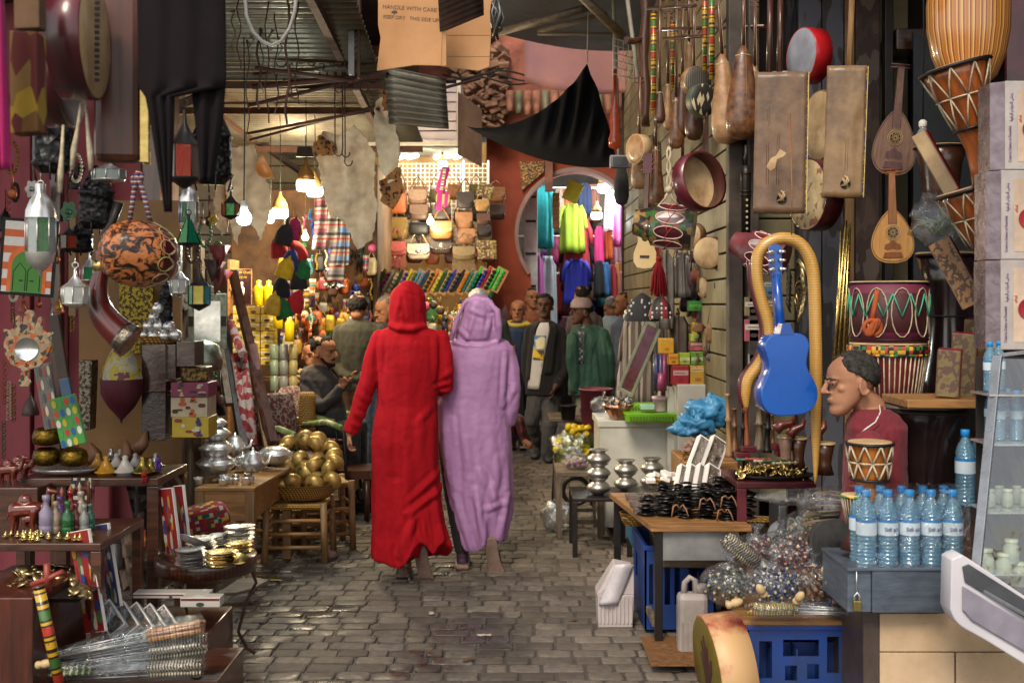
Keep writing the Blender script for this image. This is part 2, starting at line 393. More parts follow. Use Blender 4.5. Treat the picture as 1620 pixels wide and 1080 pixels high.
while Y<15:
 dY=r2.uniform(.1,.116);X=-.47*Y-.6+r2.uniform(0,.1);hi=.47*Y+.4
 while X<hi:
  w_=r2.choice((.09,.12,.14,.15,.17,.18))*r2.uniform(.9,1.12)
  g=.006;x0,x1,y0,y1=X+g,X+w_-g,Y+g*.8,Y+dY-g*.8;c=r2.uniform(.006,.014);zt=r2.uniform(-.002,.003);sl=r2.uniform(-.002,.002)
  o=lambda i,z:[(x0+i+c,y0+i,z-sl),(x1-i-c,y0+i,z+sl),(x1-i,y0+i+c,z+sl),(x1-i,y1-i-c,z+sl),(x1-i-c,y1-i,z+sl),(x0+i+c,y1-i,z-sl),(x0+i,y1-i-c,z-sl),(x0+i,y0+i+c,z-sl)]
  j=[r2.uniform(-.004,.004)for _ in range(8)]
  vv=o(0,-.03)+o(0,zt-.006)+[(p[0]+j[k],p[1]+j[-k],p[2])for k,p in enumerate(o(.003,zt-.0018))]+[(p[0]+j[k],p[1]+j[-k],p[2])for k,p in enumerate(o(.009,zt))]
  fs=[(a*8+k,a*8+(k+1)%8,a*8+8+(k+1)%8,a*8+8+k)for a in range(3)for k in range(8)]+[tuple(24+k for k in range(8))]
  b.add(vv,fs,False);b.sm[-9:]=[True]*9;vals+=[r2.random()]*len(fs);X+=w_
 Y+=dY
so=struct('cobbled_street',b,stone);a_=so.data.attributes.new('stone','FLOAT','FACE');a_.data.foreach_set('value',vals)
b=MB()
b.grid(lambda i,j:(-3.6+8.6*i,3.5+12*j,-.009+.005*min(1,max(0,(i*8.6-3.6)*.9+.3))),20,4);struct('street_joints',b,dirt)
pinkw=mt('faded_pink_paint','#8e3b44',.65,0,'#6a2a30',2.5,.5,30,st=(1,1,.25));MATS['pinkw']=pinkw
plast=mt('red_ochre_plaster','#a04a30',.85,0,'#74301f',1.6,.6,18)
plast2=mt('dusty_ochre_plaster','#a5604a',.85,0,'#6b3a2b',4,.8,14)
darkin=mt('dark_interior','#2a211b',.9,0,'#15100d',2,.3)
brownin=mt('brown_interior','#6b5138',.85,0,'#3c2b1d',3,.3)
siding=mt('lilac_white_shutter','#cfc5cc',.5,0,'#b3a8b0',2,.1)
slat=mt('cream_slat_panel','#8f8566',.55,0,'#5d5238',2.6,.3,30,st=(1,1,.6))
n=NT('corrugated_zinc');f1=n.noise(2.2,6,.65,n.co((1,.4,1)));n.col(n.ramp(f1,[(.35,'#77746a'),(.55,'#565045'),(.72,'#4a3526')]))
n.p.inputs['Metallic'].default_value=.55;n.p.inputs['Roughness'].default_value=.42;n.bump(n.noise(30),.2);zinc=n.m
n=NT('rusted_corrugated_iron');n.col(n.ramp(n.noise(5,6,.65),[(.35,'#4a2c20'),(.6,'#2b1914'),(.75,'#7a4a33')]));n.p.inputs['Roughness'].default_value=.8;rusty=n.m
card=mt('brown_cardboard','#b98a5e',.75,0,'#a3744a',2.5,.15,20);rust=mt('rusted_bar','#4b2b1d',.8,0,'#2c1a13',12,.4)
blk=mt('soot_black','#120f0e',.85)
t=thing('boarded_wall','faded pink-red wooden shop front with vertical boards behind the door painting','wall',(0,0,0))
b=MB()
xs=[-4.2,-3.5,-2.92,-2.62,-2.42,-2.2,-2.02]
for i in range(len(xs)-1):b.box(xs[i]+.006,xs[i+1]-.006,6.2+.02*(i%2),6.3,0,3.3)
part('board',b,pinkw,t,bev=.006)
b=MB();b.box(-2.93,-2.86,6.12,6.19,0,3.3);b.box(-2.24,-2.16,6.1,6.18,0,3.3);part('door_post',b,pinkw,t,bev=.008)
b=MB();b.box(-2.0,-1.9,6.15,6.5,0,3.2);b.box(-2.48,-2.42,6.1,6.16,.1,3.1);part('post',b,dkwoodz,t,bev=.006)
[part('rail',MB().box(-2.86,-2.24,6.1,6.15,z,z+.09),pinkw,t,bev=.005)for z in(.55,1.9)]
t=thing('stall_wall','brown timber back wall of the left hand stalls','wall',(0,0,0))
b=MB();b.box(-3.9,-2.12,7.75,7.85,0,1.98);b.box(-3.6,-3.5,6.3,12,0,3.9);part('wall',b,brownin,t)
b=MB();[b.box(x,x+.09,7.66,7.74,0,1.97)for x in(-2.9,-2.25)];part('post',b,greywood,t,bev=.006)
t=thing('roller_shutter','long cream roller shutter box above the stalls on the left','shutter',(0,0,0))
b=MB()
for k in range(9):b.box(-4.6,-1.1,13.2,13.26,1.95+k*.2,2.14+k*.2)
part('slats',b,mt('cream_shutter','#b5a585',.55,0,'#8f7f60',3),t,bev=.01)
b=MB();b.box(-4.6,-1.1,13.3,13.4,0,4.4);part('wall',b,brownin,t)
p0=P(598,146,12.2);p1=P(722,222,12.2)
t=thing('shop_canopy','white boarded canopy box above the leather bag stall','canopy',(0,0,0))
b=MB();nb=6;h=(p0.z+.1-p1.z)/nb
for k in range(nb):b.box(-2.6,p1.x,12.2,13.2,p1.z+k*h+.008,p1.z+(k+1)*h-.006)
part('boards',b,siding,t,bev=.008)
b=MB();b.box(p1.x+.002,p1.x+.05,12.17,13.2,p1.z-.02,p0.z+.12);b.box(-2.6,p1.x+.05,12.17,12.196,p1.z-.06,p1.z-.002);part('trim',b,white,t,bev=.005)
b=MB();b.box(-2.6,p1.x+.1,12.25,14.4,p1.z+-.08,p1.z-.065);part('ceiling',b,mt('shop_ceiling','#a9a795',.5,.3),t)
TUBE=glow('fluorescent_tube','#f3fbff',5)
for x0,y0,x1,y1 in((688,222,716,238),(632,236,643,241),(646,239,660,246),(720,239,730,244)):
 a=P(x0,y0,12.9);c=P(x1,y1,12.7);a.z=c.z=min(a.z,c.z,p1.z-.1);b=MB();b.tube([a-a,c-a],.022,8)
 one('tube_light','white fluorescent tube under the canopy at %s'%{688:'its front right, the longest',632:'the far left end, the smallest',646:'the left, beside the smallest',720:'the right beside the longest'}[x0],'lamp',a,b,TUBE)
al=bpy.data.lights.new('tube_lamp','AREA');al.energy=6;al.color=(1,.8,.56);al.size=1.3;al.size_y=.4;al.shape='RECTANGLE'
ao=bpy.data.objects.new('tube_lamp',al);COL.objects.link(ao);ao.location=(-.95,12.3,p1.z-.14);ao.rotation_euler=(R(18),0,0)
a=P(725,145,11.9);c=P(763,250,11.9)
t=thing('signboard','dark weathered hanging board with worn pale paint beside the white canopy','sign',((a.x+c.x)/2,11.9,a.z))
b=MB();b.hexa([(-.13,0,-.66),(.12,.05,-.78),(.12,.1,-.78),(-.13,.05,-.66)],[(-.13,0,0),(.12,.05,-.18),(.12,.1,-.18),(-.13,.05,0)]);part('board',b,mt('worn_sign','#3a241d',.8,0,'#5a463c',9,.5,st=(1,1,.3)),t)
YA=13.6
def arch_pts(cx,cz,r,n_=20,a0=0,a1=180):return[(cx+r*math.cos(R(a0+(a1-a0)*k/n_)),cz+r*math.sin(R(a0+(a1-a0)*k/n_)))for k in range(n_+1)]
L=P(770,0,YA).x;Rt=2.6;c0=P(912,370,YA);rad=92*YA/F
t=thing('archway_building','red ochre plastered building with a round horseshoe archway','building',(0,0,0))
b=MB();zt=P(0,205,YA).z
hole=[(c0.x+rad*math.cos(R(a)),c0.z+rad*1.08*math.sin(R(a)))for a in range(-38,219,8)]
rgt=hole[0];lft=hole[-1]
out=[(c0.x+rad*math.cos(R(a)),c0.z+rad*1.08*math.sin(R(a)))for a in range(-38,219,8)]
m_=len(out);rgt=hole[0];lft=hole[-1];jx0,jx1=lft[0]+.06,rgt[0]-.06
b.prism([(jx0,0),(L,0),(L,zt),(Rt,zt),(Rt,0),(jx1,0)]+out,YA,YA+.32)
b.hexa([(L-.02,YA-.02,zt),(Rt,YA-.02,zt),(Rt,YA+.3,zt),(L-.02,YA+.3,zt)],[(L-.02,YA-.02,zt+.35),(Rt,YA-.02,zt+.35),(Rt,YA+.3,zt+.35),(L-.02,YA+.3,zt+.35)])
part('wall',b,plast,t)
b=MB();o2=[(c0.x+(rad+.045)*math.cos(R(a)),c0.z+(rad*1.08+.045)*math.sin(R(a)))for a in range(-38,219,8)]
v=[(x,YA-.03,z)for x,z in out]+[(x,YA-.03,z)for x,z in o2]+[(x,YA+.02,z)for x,z in out]+[(x,YA+.02,z)for x,z in o2]
b.add(v,[f for i in range(m_-1)for f in((i,m_+i,m_+i+1,i+1),(i,i+1,2*m_+i+1,2*m_+i),(m_+i,3*m_+i,3*m_+i+1,m_+i+1))])
part('arch_trim',b,mt('arch_trim_stone','#8f7a74',.8,0,'#8a6b60',6),t)
b=MB();b.prism([(0,0),(.29,0),(.29,-.12),(.03,-.34)],-.012,0)
part('tile_panel',b,patch('mosaic_tiles',['#b3802e','#2c1a14','#6b4a22','#47281c','#c09a50'],75),t,loc=P(822,256,YA-.03))
b=MB();b.box(0,.09,-.1,0,-.27,.2);part('pilaster',b,mt('faded_plank','#8a5a4a',.8,0,'#5d3a30',8),t,loc=P(862,268,YA-.02))
b=MB();b.box(L-.25,L-.03,YA-.35,YA-.1,0,1.6);b.box(L-.03,L+.62,YA-.12,YA-.01,0,1.02);part('plinth',b,mt('brick_plinth','#76503f',.8,0,'#4d3128',16,.7,20),t)
t=thing('upper_wall','crumbling upper wall with broken brick and a row of curved roof tiles','wall',(0,0,0))
b=MB();Yu=13.2;r2=random.Random(3)
b.box(-4.8,3.4,Yu+.25,Yu+.45,3.62,6.2);part('wall',b,plast2,t)
b=MB()
for k in range(300):
 p=P(r2.uniform(708,800),r2.uniform(70,208),Yu);s=r2.uniform(.02,.06)
 b.at(p.x,Yu+r2.uniform(.08,.24),p.z,r2.uniform(-40,40),r2.uniform(-40,40),r2.uniform(-40,40)).box(-s*1.4,s*1.4,-s,s,-s*.7,s*.7)
part('rubble',b,mt('broken_brick','#9a7258',.9,0,'#5d4232',8,.8,20),t,bev=.01)
tm1=mt('old_roof_tile','#97644c',.8,0,'#6b4436',9,.5);tm2=mt('greenish_roof_tile','#6f6a50',.6,0,'#4c4a38',9,.4)
tp=P(0,138,Yu-.1).z;bt=P(0,178,Yu-.1).z
for k in range(13):
 x=P(806+k*14.2+1,0,Yu).x;b=MB();hh=(tp-bt)*r2.uniform(.85,1.08)
 b.grid(lambda i,j:(x+(.052-.008*j)*math.cos(math.pi*(1-i)),Yu+.16-.16*j-.075*math.sin(math.pi*i),tp-hh*j),8,3,.012);part('roof_tile',b,tm2 if k%3==1 else tm1,t)
b=MB()
for k in range(3):
 pts=[P(700+12*q,118+k*5+6*math.sin(q*.6+k),Yu-.15)for q in range(13)];b.tube(pts,.012,5)
part('cables',b,blk,t)
b=MB();b.box(-4.8,4,Yu+.46,Yu+.5,6,9);part('parapet',b,plast2,t)
t=thing('shop_interior','bright room behind the archway with pale walls','building',(0,0,0))
b=MB();b.box(-.6,3.2,17.4,17.5,0,4.2);b.box(-.7,-.6,14,17.5,0,4.2);b.box(3.2,3.3,14,17.5,0,4.2);part('wall',b,mt('pale_wall','#6d675e',.8),t)
b=MB();b.box(-.7,3.3,14.05,17.5,3.75,3.85);part('ceiling',b,mt('grey_ceiling','#8f9296',.6),t)
b=MB();b.box(-.8,3.4,17.55,17.6,0,7);part('outer_wall',b,plast2,t)
b=MB();ya=14.05
a=P(838,300,ya);c=P(853,560,ya);b.box(a.x-.07,c.x-.02,ya,ya+.06,0,a.z+.15);dr=part('door',b,mt('white_door','#c9cdcf',.5),t,bev=.006)
[part('strap_hinge',MB().box(a.x-.05,c.x-.04,ya-.012,ya-.001,z,z+.03),iron,dr)for z in(1.3,1.75,2.15,2.55,2.85)]
al=bpy.data.lights.new('shop_lamp','AREA');al.energy=46;al.color=(1,.97,.93);al.size=2.2
ao=bpy.data.objects.new('shop_lamp',al);COL.objects.link(ao);ao.location=(.9,15,3.6);ao.rotation_euler=(R(35),0,0)
t=thing('slat_wall','cream slatted display wall running down the right side of the street','wall',(0,0,0))
XW=1.24;b=MB()
for k in range(29):b.box(XW,XW+.08,6.45,12.6,.35+k*.15,.35+k*.15+.138)
part('slats',b,slat,t,bev=.004)
b=MB();b.box(XW+.03,XW+.12,6.45,12.6,0,4.8);b.box(XW-.02,XW+.1,12.6,12.66,0,4.8);part('backing',b,darkin,t)
b=MB();b.box(XW-.03,XW+.05,6.35,6.44,0,4.5);b.box(XW+.07,XW+.13,6.3,6.44,0,4.5);part('door_jamb',b,mt('grey_brown_jamb','#4a4038',.6,.2,'#2b2521',7),t,bev=.006)
t=thing('instrument_shop','open instrument shop with peeling painted door posts and dark shelves','shop',(0,0,0))
YB=6.6
b=MB();b.box(XW+.14,4.2,YB+.35,YB+.45,0,4.6);b.box(3.4,3.5,3,YB+.4,0,4.6);part('wall',b,darkin,t)
peel=patch('peeling_grey_paint',['#4b4a50','#5c5c66','#3a3436','#575259'],7,.7,(1,1,.3),.5,'noise')
peel2=patch('peeling_brown_paint',['#5b463c','#49352e','#3b2a25','#64554c'],9,.7,(1,1,.4),.5,'noise')
for x0,x1,mt_,nm in((1182,1200,slat,'panel'),(1200,1262,slat,'panel'),(1262,1300,peel,'post'),(1300,1335,peel,'post'),(1335,1352,ltwoodz,'post'),(1352,1392,peel2,'post')):
 a=P(x0,0,YB).x;c=P(x1,0,YB).x;b=MB()
 if nm=='panel':[b.box(a,c-.004,YB+.05,YB+.1,.4+k*.15,.54+k*.15)for k in range(14)]
 else:b.box(a,c-.006,YB-.02,YB+.3,0,4.2)
 part(nm,b,mt_,t,bev=.005)
b=MB();a=P(1400,0,YB-.05).x;c=P(1460,0,YB-.05).x;b.box(a,c,YB+.2,YB+.25,1.2,3.5);part('panel',b,mt('pale_plaster_panel','#8f8468',.7,0,'#6d6350',4),t)
b=MB();a=P(1393,0,YB).x;b.box(a,a+.05,YB-.08,YB-.02,0,4);part('door_frame',b,iron,t,bev=.005)
b=MB();b.box(a+.06,3.4,YB-.1,YB+.1,3.0,3.12);b.box(1.5,3.4,5.0,6.5,3.5,3.55);part('lintel',b,dkwood,t,bev=.005)
[part('shelf',MB().box(a+.3,3.3,YB-.3,YB+.3,z,z+.03),dkwood,t,bev=.004)for z in(.75,1.2)]
b=MB();a=P(1445,50,6.4);b.prism([(0,0),(.1,-.06),(.34,.08),(.34,-1.5),(.0,-1.5)],0,.03);part('side_door',b,mt('blue_black_panel','#1a1f26',.4),t,loc=a)
t=thing('far_building','dark plastered buildings closing off the lane','building',(0,0,0))
b=MB();b.box(3.5,9,12,12.2,0,9);b.box(-9,-4.6,12,12.2,0,9);b.box(-9,9,19,19.2,0,9);part('wall',b,plast2,t)
# ================================================================ ROOF
def corr(x0,x1,y0,y1,z0,z1,axis='x',amp=.018,wl=.076,nseg=None,bend=0):
 """corrugated sheet between two edges; ridges run along `axis`"""
 b=MB();Lx,Ly=abs(x1-x0),abs(y1-y0)
 if axis=='x':nu,nv=6,int(Ly/wl*6)
 else:nu,nv=int(Lx/wl*6),6
 def fn(i,j):
  s=(j*Ly if axis=='x'else i*Lx);return(x0+(x1-x0)*i,y0+(y1-y0)*j,z0+(z1-z0)*j+amp*math.sin(2*math.pi*s/wl)+bend*math.sin(math.pi*i))
 b.grid(fn,nu,nv);return b
t=thing('tin_roof','grey corrugated tin roof on iron bars over the left side of the lane','roof',(0,0,0))
part('sheet',corr(-3.4,-.85,5.9,7.4,3.25,3.02),zinc,t,solid=.003)
part('sheet',corr(-3.4,-.8,7.5,10.2,3.16,3.0),zinc,t,solid=.003)
part('sheet',corr(-4.8,-1.0,10.3,13.4,3.75,3.5),zinc,t,solid=.003)
for a,c in(((-3.4,5.88,3.19),(-.9,5.88,3.19)),((-3.4,7.42,2.97),(-.85,7.42,2.97)),((-3.4,10.2,2.93),(-.8,10.2,2.93)),((-2.4,5.9,3.15),(-2.2,13.2,2.9)),((-1.05,5.9,3.15),(-1.1,10.2,2.9)),((-3.4,8.7,3.02),(-.8,8.7,3.02)),((-2.6,6.5,2.4),(-1.9,7.4,2.95))):
 b=MB();b.beam(a,c,.045,.05);part('rafter',b,rust,t)
t=thing('hanging_rail','long rusty iron rails with meat hooks hung over the left stalls','rail',(0,0,0))
for a,c,r in((P(390,212,8.0),P(600,172,7.6),.012),(P(395,222,8.2),P(760,124,7.9),.011),(P(400,138,7.2),P(612,118,7.0),.02),(P(392,168,7.4),P(640,108,7.3),.014),(P(404,108,7),P(560,128,7),.014)):
 b=MB();b.tube([a,c],r,6);part('bar',b,rust,t)
def hook(p,L_,s=.05,up=.8):
 b=MB();pts=[(p.x,p.y,p.z+up),(p.x+.004,p.y,p.z),(p.x,p.y,p.z-L_)]
 pts+=[(p.x+s*(1-math.cos(a))*.5,p.y,p.z-L_-s*.6*math.sin(a))for a in(.6,1.3,2,2.7,3.3)];b.tube(pts,.0045,5);return b
for px,py,L_ in((437,120,.02),(505,112,.02),(530,132,.03),(529,235,.02),(545,248,.03),(541,232,.04),(500,0,.02),(570,128,.05),(460,140,.04)):
 part('hook',hook(P(px,py,7.3),L_,up=.9),rust,t)
b=MB();r2=random.Random(9)
for k in range(9):
 c_=P(432+k*15,92+(k%3)*6,7.1);s=.045+.02*(k%2);sg=1 if k%2 else-1
 b.tube([(c_.x+sg*s*(1-q/16)*math.cos(q*.62),c_.y,c_.z+s*(1-q/16)*math.sin(q*.62))for q in range(15)],.0045,5)
part('scroll_work',b,iron,t)
a=P(557,118,6.6);t=thing('steel_strut','pale steel lattice strut hanging beside the cardboard','strut',a)
b=MB(u:=1);b.box(-.022,.012,0,.03,0,.75);part('flange',b,greyiron,t)
b=MB();b.box(.03,.045,0,.03,-.02,.75);[b.beam((.0,.015,z),(.045,.015,z+.04),.007)for z in np.arange(0,.72,.035)];part('lattice',b,rust,t)
for k in range(15):
 r3=random.Random(40+k);px=362+k*7.5+r3.uniform(-3,3);Yk=r3.uniform(6,7.4);top=3.2;zb=P(0,r3.uniform(60,250),Yk).z;x=P(px,0,Yk).x
 b=MB();b.tube([(x+.012*math.sin(q*1.3+k),Yk,top-(top-zb)*q/10)for q in range(11)],.004+.003*(k%3==0),5)
 one('cord','frayed cord among many hanging down from the tin roof','cord',(0,0,0),b,mt('frayed_cord','#6e5a44',.9)if k%2 else rust,'cords hanging from the tin roof')
b=MB();b.tube([P(388+0*q,0,5.8)for q in(0,)]+[P(x,y,5.8)for x,y in((390,25),(400,50),(415,66),(430,72),(445,65),(458,45),(466,20),(468,2))]+[P(468,-40,5.8)],.009,8)
one('cable','pale grey cable looping below the tin roof','cable',(0,0,0),b,mt('grey_cable','#a9a7a3',.5))
t=thing('cardboard_box','flattened brown cardboard box printed with handling marks, left half of the pair under the roof','box',P(648,0,6.5))
u=U(6.5)
b=MB(u);b.prism([(-50,40),(57,40),(52,-38),(50,-104),(8,-103),(-52,-112),(-46,-60),(-50,-40)],0,4);part('panel',b,card,t,bev=.002)
b=MB(u);b.prism([(50,40),(58,40),(58,-104),(50,-104)],1,9);part('flap',b,card,t)
pk=mt('printed_ink','#5b4636',.7)
for s,x,z,q in(('HANDLE WITH CARE',0,-14,9),('KEEP DRY   THIS SIDE UP',2,-30,8)):text('lettering',s,q*u,pk,t,(x*u,-.3*u,z*u),(90,4,0))
b=MB(u);b.lathe([(5,0),(4,3),(0,4.5)],12);b.box(-.5,.5,-.5,.5,-4,0);part('umbrella_mark',b,pk,t,loc=(-24*u,-.2*u,-21*u)).scale=(1,.15,1)
t=thing('cardboard_box','plain brown cardboard sheet, right half of the pair under the roof','box',P(735,0,6.8));u=U(6.8)
b=MB(u);b.prism([(-36,40),(60,40),(42,-6),(40,-20),(42,-52),(39,-106),(22,-112),(-36,-105)],0,4);part('panel',b,card,t,bev=.002)
b=MB(u);b.box(-35,40,-.4,0,-56.5,-56);b.box(-35,40,-.4,0,-90,-89.6);part('crease',b,mt('crease','#8b6644',.8),t)
a=P(658,150,7.0);t=thing('corrugated_sheet','drooping ribbed grey metal sheet below the printed cardboard','roof sheet',a);u=U(7)
b=MB(u);b.grid(lambda i,j:(-50+97*i+3*j,22*i*0+1.5*math.sin(j*2*math.pi*9)+40*j,45-85*j-12*i*(1-j)-8*i+2.2*math.sin(j*2*math.pi*9)),6,70);part('sheet',b,zinc,t,solid=.002)
a=P(728,8,6.3);t=thing('corrugated_sheet','dark rusty corrugated sheet end above the plain cardboard','roof sheet',a);u=U(6.3)
b=MB(u);b.grid(lambda i,j:(-36+72*i,60*j+0,34-60*j+30*i*1.0-4+2.5*math.sin(i*2*math.pi*0+j*2*math.pi*8)),4,60);part('sheet',b,rusty,t,solid=.003)
t=thing('dark_awning','dark grey tarpaulin awning on wooden poles high over the right side','awning',(0,0,0))
b=MB();b.grid(lambda i,j:(-.3+2.6*i,7.3+4.2*j,4.2+.12*j-.22*math.sin(math.pi*i)*(j)),14,10);part('cloth',b,mt('dark_tarpaulin','#2c3036',.7,0,'#1d2024',3,.4,12),t,solid=.004)
for a,c,r in((P(788,52,8.6),P(930,12,8.2),.03),(P(905,-20,8),P(985,58,8.3),.035),(P(850,54,9.3),P(985,54,9.3),.013),(P(850,50,9.4),P(960,22,9.4),.02)):
 b=MB();b.tube([a,c],r,7);part('pole',b,greywoodx,t)
b=MB();a=P(773,-10,7.6)
for k in range(14):b.tube([(a.x+rnd.uniform(-.04,.06),7.6,a.z),(a.x+rnd.uniform(-.03,.1),7.6+rnd.uniform(-.1,.1),a.z-.15),(a.x+rnd.uniform(0,.1),7.6,a.z-rnd.uniform(.2,.34))],rnd.uniform(.006,.02),5)
part('torn_edge',b,greyiron,t)
b=MB();b.grid(lambda i,j:(P(830,0,12.4).x+2.3*i,12.4-.06*math.sin(9*i),P(0,57,12.4).z-.12*i-(.52+.04*math.sin(7*i))*j+.05*math.sin(5*i+3*j)),26,8)
one('awning_cloth','dusty pink canvas sheet strung across above the black cloth','canvas',(0,0,0),b,mt('dusty_pink_canvas','#9c6a62',.85,0,'#7f5a5f',1.5,.3,10),solid=.004)
t=thing('sky_blocking_roof','unseen roof sheets added over the lane to block the sky','roof',(0,0,0))
b=MB();b.box(-5,-.8,6,14,4.6,4.65);b.box(-1,5,13.3,19,5.9,5.95);b.box(1.3,5,2.5,8,4.6,4.65);b.box(-5,-1.6,2,6,4.2,4.25);part('sheet',b,rusty,t)  # sheets added out of view to block the sky, gaps left for light
pts={}
Yc=9.2;TOP=P(929,100,Yc-.1);LF=P(738,199,Yc);RT=P(976,262,Yc-.3);MID=P(900,263,Yc)
def tri(i,j):
 if i<.68:q=i/.68;t_=LF.lerp(TOP,q);t_.z-=.17*math.sin(math.pi*q)**.75;t_.x+=.05*math.sin(math.pi*q)
 else:q=(i-.68)/.32;t_=TOP.lerp(RT,q);t_.z-=.02*math.sin(math.pi*q);t_.x+=.03*math.sin(math.pi*q)
 bo=LF.lerp(RT,i);bo.z-=.12*math.sin(math.pi*i)**.8;bo.x+=.04*math.sin(math.pi*i)
 p=t_.lerp(bo,j);fold=math.exp(-((i-.68)/.24)**2)*(1-j*.7)
 p.y+=.11*math.sin((i-.68)*60)*fold*math.sin(math.pi*min(1,j+.15))-.12*math.sin(math.pi*j)*math.sin(math.pi*i);return tuple(p)
b=MB();b.grid(tri,90,26)
b2=black;one('black_cloth','black triangular cloth strung up to a peak over the lane','cloth',(0,0,0),b,mt('black_canvas',(.004,.004,.0045),.9,0,(.007,.007,.008),3,.3,30,spec=.15),solid=.003)
b=MB();b.tube([TOP,TOP+Vector((.01,0,.5))],.006,5);b.tube([RT+Vector((-.04,.05,1.8)),RT+Vector((.02,0,0)),RT+Vector((.02,.02,-.1))],.016,6)
one('cloth_pole','thin pole and cord holding the right corner of the black cloth','pole',(0,0,0),b,mt('grey_pole','#8a8378',.6))
# ================================================================ PEOPLE
def cloth(name,col,col2=None,rough=.85,ws=350,k=.12,sheen=.3,big=.0):
 sheen*=.2;m=mt(name,col,rough,0,col2,3,k,ws,sheen=sheen,dist=.002);return m
skinm=mt('skin_tan','#9c6849',.7,0,'#855539',14,.12,90);skind=mt('skin_dark','#4d2f20',.7,0,'#482b1d',14,.12,90)
skinl=mt('skin_light','#a57050',.7,0,'#9b6848',14,.12,90)
hairb=mt('black_hair',(.006,.005,.0045),.8,0,(.015,.013,.012),60,.5,120,spec=.15);hairg=mt('grey_hair',(.12,.115,.11),.65,0,(.04,.04,.04),60,.5,120)
hairw=mt('white_hair',(.55,.54,.52),.7,0,(.3,.3,.29),60,.5,120);eyew=mt('eye_white',(.26,.2,.16),.5,bump=0);dark=mt('dark_eye',(.012,.008,.006),.25,bump=0)
def HM(p,yaw=0,pitch=0,roll=0,k=1):
 return Matrix.Translation(p)@Matrix.Rotation(R(yaw),4,'Z')@Matrix.Rotation(R(pitch),4,'X')@Matrix.Rotation(R(roll),4,'Y')@Matrix.Scale(k,4)
HR=((-.118,-.078,-.04,.018),(-.108,-.092,-.02,.034),(-.092,-.094,-.005,.045),(-.076,-.087,.015,.053),(-.06,-.091,.035,.058),(-.045,-.089,.055,.062),(-.028,-.084,.072,.066),(-.008,-.08,.088,.0695),(.01,-.077,.096,.072),(.026,-.085,.102,.0735),(.045,-.0865,.105,.0745),(.065,-.08,.102,.073),(.085,-.062,.094,.066),(.102,-.035,.076,.052),(.113,-.004,.05,.032),(.118,.018,.03,.01))
def head(b,M,fine=False):
 b.M=M;rr=[]
 for a,c in zip(HR,HR[1:]):rr+=[tuple(a[i]+(c[i]-a[i])*q/2 for i in range(4))for q in(0,1)]
 b.loft([(0,(f+k)/2,z,w_,(k-f)/2)for z,f,k,w_ in rr+[HR[-1]]],32,2.15)
 b.cap((0,-.086,.022),(0,-.113,-.02),.0085,.012,10);[b.ball((s*.011,-.097,-.024),.0085,.011,.007)for s in(-1,1)]
 b.ball((0,-.09,-.05),.021,.01,.0055);b.ball((0,-.088,-.061),.019,.01,.0055);b.tube([(-.05,-.066,.026),(-.03,-.08,.03),(0,-.083,.026),(.03,-.08,.03),(.05,-.066,.026)],[.003,.006,.005,.006,.003],8)
 for s in(-1,1):
  b.ball((s*.042,-.054,-.012),.018,.018,.016)
  b.tube([(s*(.071+.012*math.sin(a*.5)),.022-.021*math.sin(a-.5),-.006+.034*math.cos(a-.3))for a in[q*.5 for q in range(10)]],.0055,8);b.ball((s*.073,.018,-.008),.009,.017,.026);b.ball((s*.077,.012,-.037),.008,.009,.01)
 b.M=Matrix()
def eyes(t,M,brow=hairb,fine=False):
 for s in(-1,1):
  b=MB();b.M=M;b.ball((s*.032,-.077 if fine else-.076,.008),.011,.009 if fine else .007,.006 if fine else .005,12);part('eye',b,eyew if fine else dark,t)
  b=MB();b.M=M;b.tube([(s*.012,-.098,.024),(s*.032,-.096,.031),(s*.054,-.078,.025)],[.0028,.0036,.002],6);part('eyebrow',b,brow,t)
  if fine:
   b=MB();b.M=M;b.ball((s*.032,-.0835,.007),.005,.003,.0045,10);part('iris',b,dark,t)
   b=MB();b.M=M;b.ball((s*.032,-.078,.015),.0155,.0125,.0065,12);part('eyelid',b,MATS['skin_seller'],t)
def hairdo(t,M,keep,mat=hairb,r=.02,n_=170,vox=.008,name='hair',off=0,jit=.003):
 b=MB();b.M=M;q=random.Random(2);g=math.pi*(3-math.sqrt(5));n_=int(n_*1.7);r*=.72
 for i in range(n_):
  z=1-2*(i+.5)/n_;rr=math.sqrt(1-z*z);x,y=rr*math.cos(i*g),rr*math.sin(i*g)
  if keep(x,y,z):b.ball((x*(.073+off)+q.uniform(-jit,jit),.014+y*(.09+off)+q.uniform(-jit,jit),.03+z*(.082+off)+q.uniform(-jit,jit)),r*q.uniform(.8,1.15),n=8)
 return part(name,remesh(b,.006,1,name),mat,t)
short=lambda x,y,z:(z>.55-.75*(y+.3))and(z>-.45 or y>.45)and z>-.75 and not(y<-.55 and z<.5)
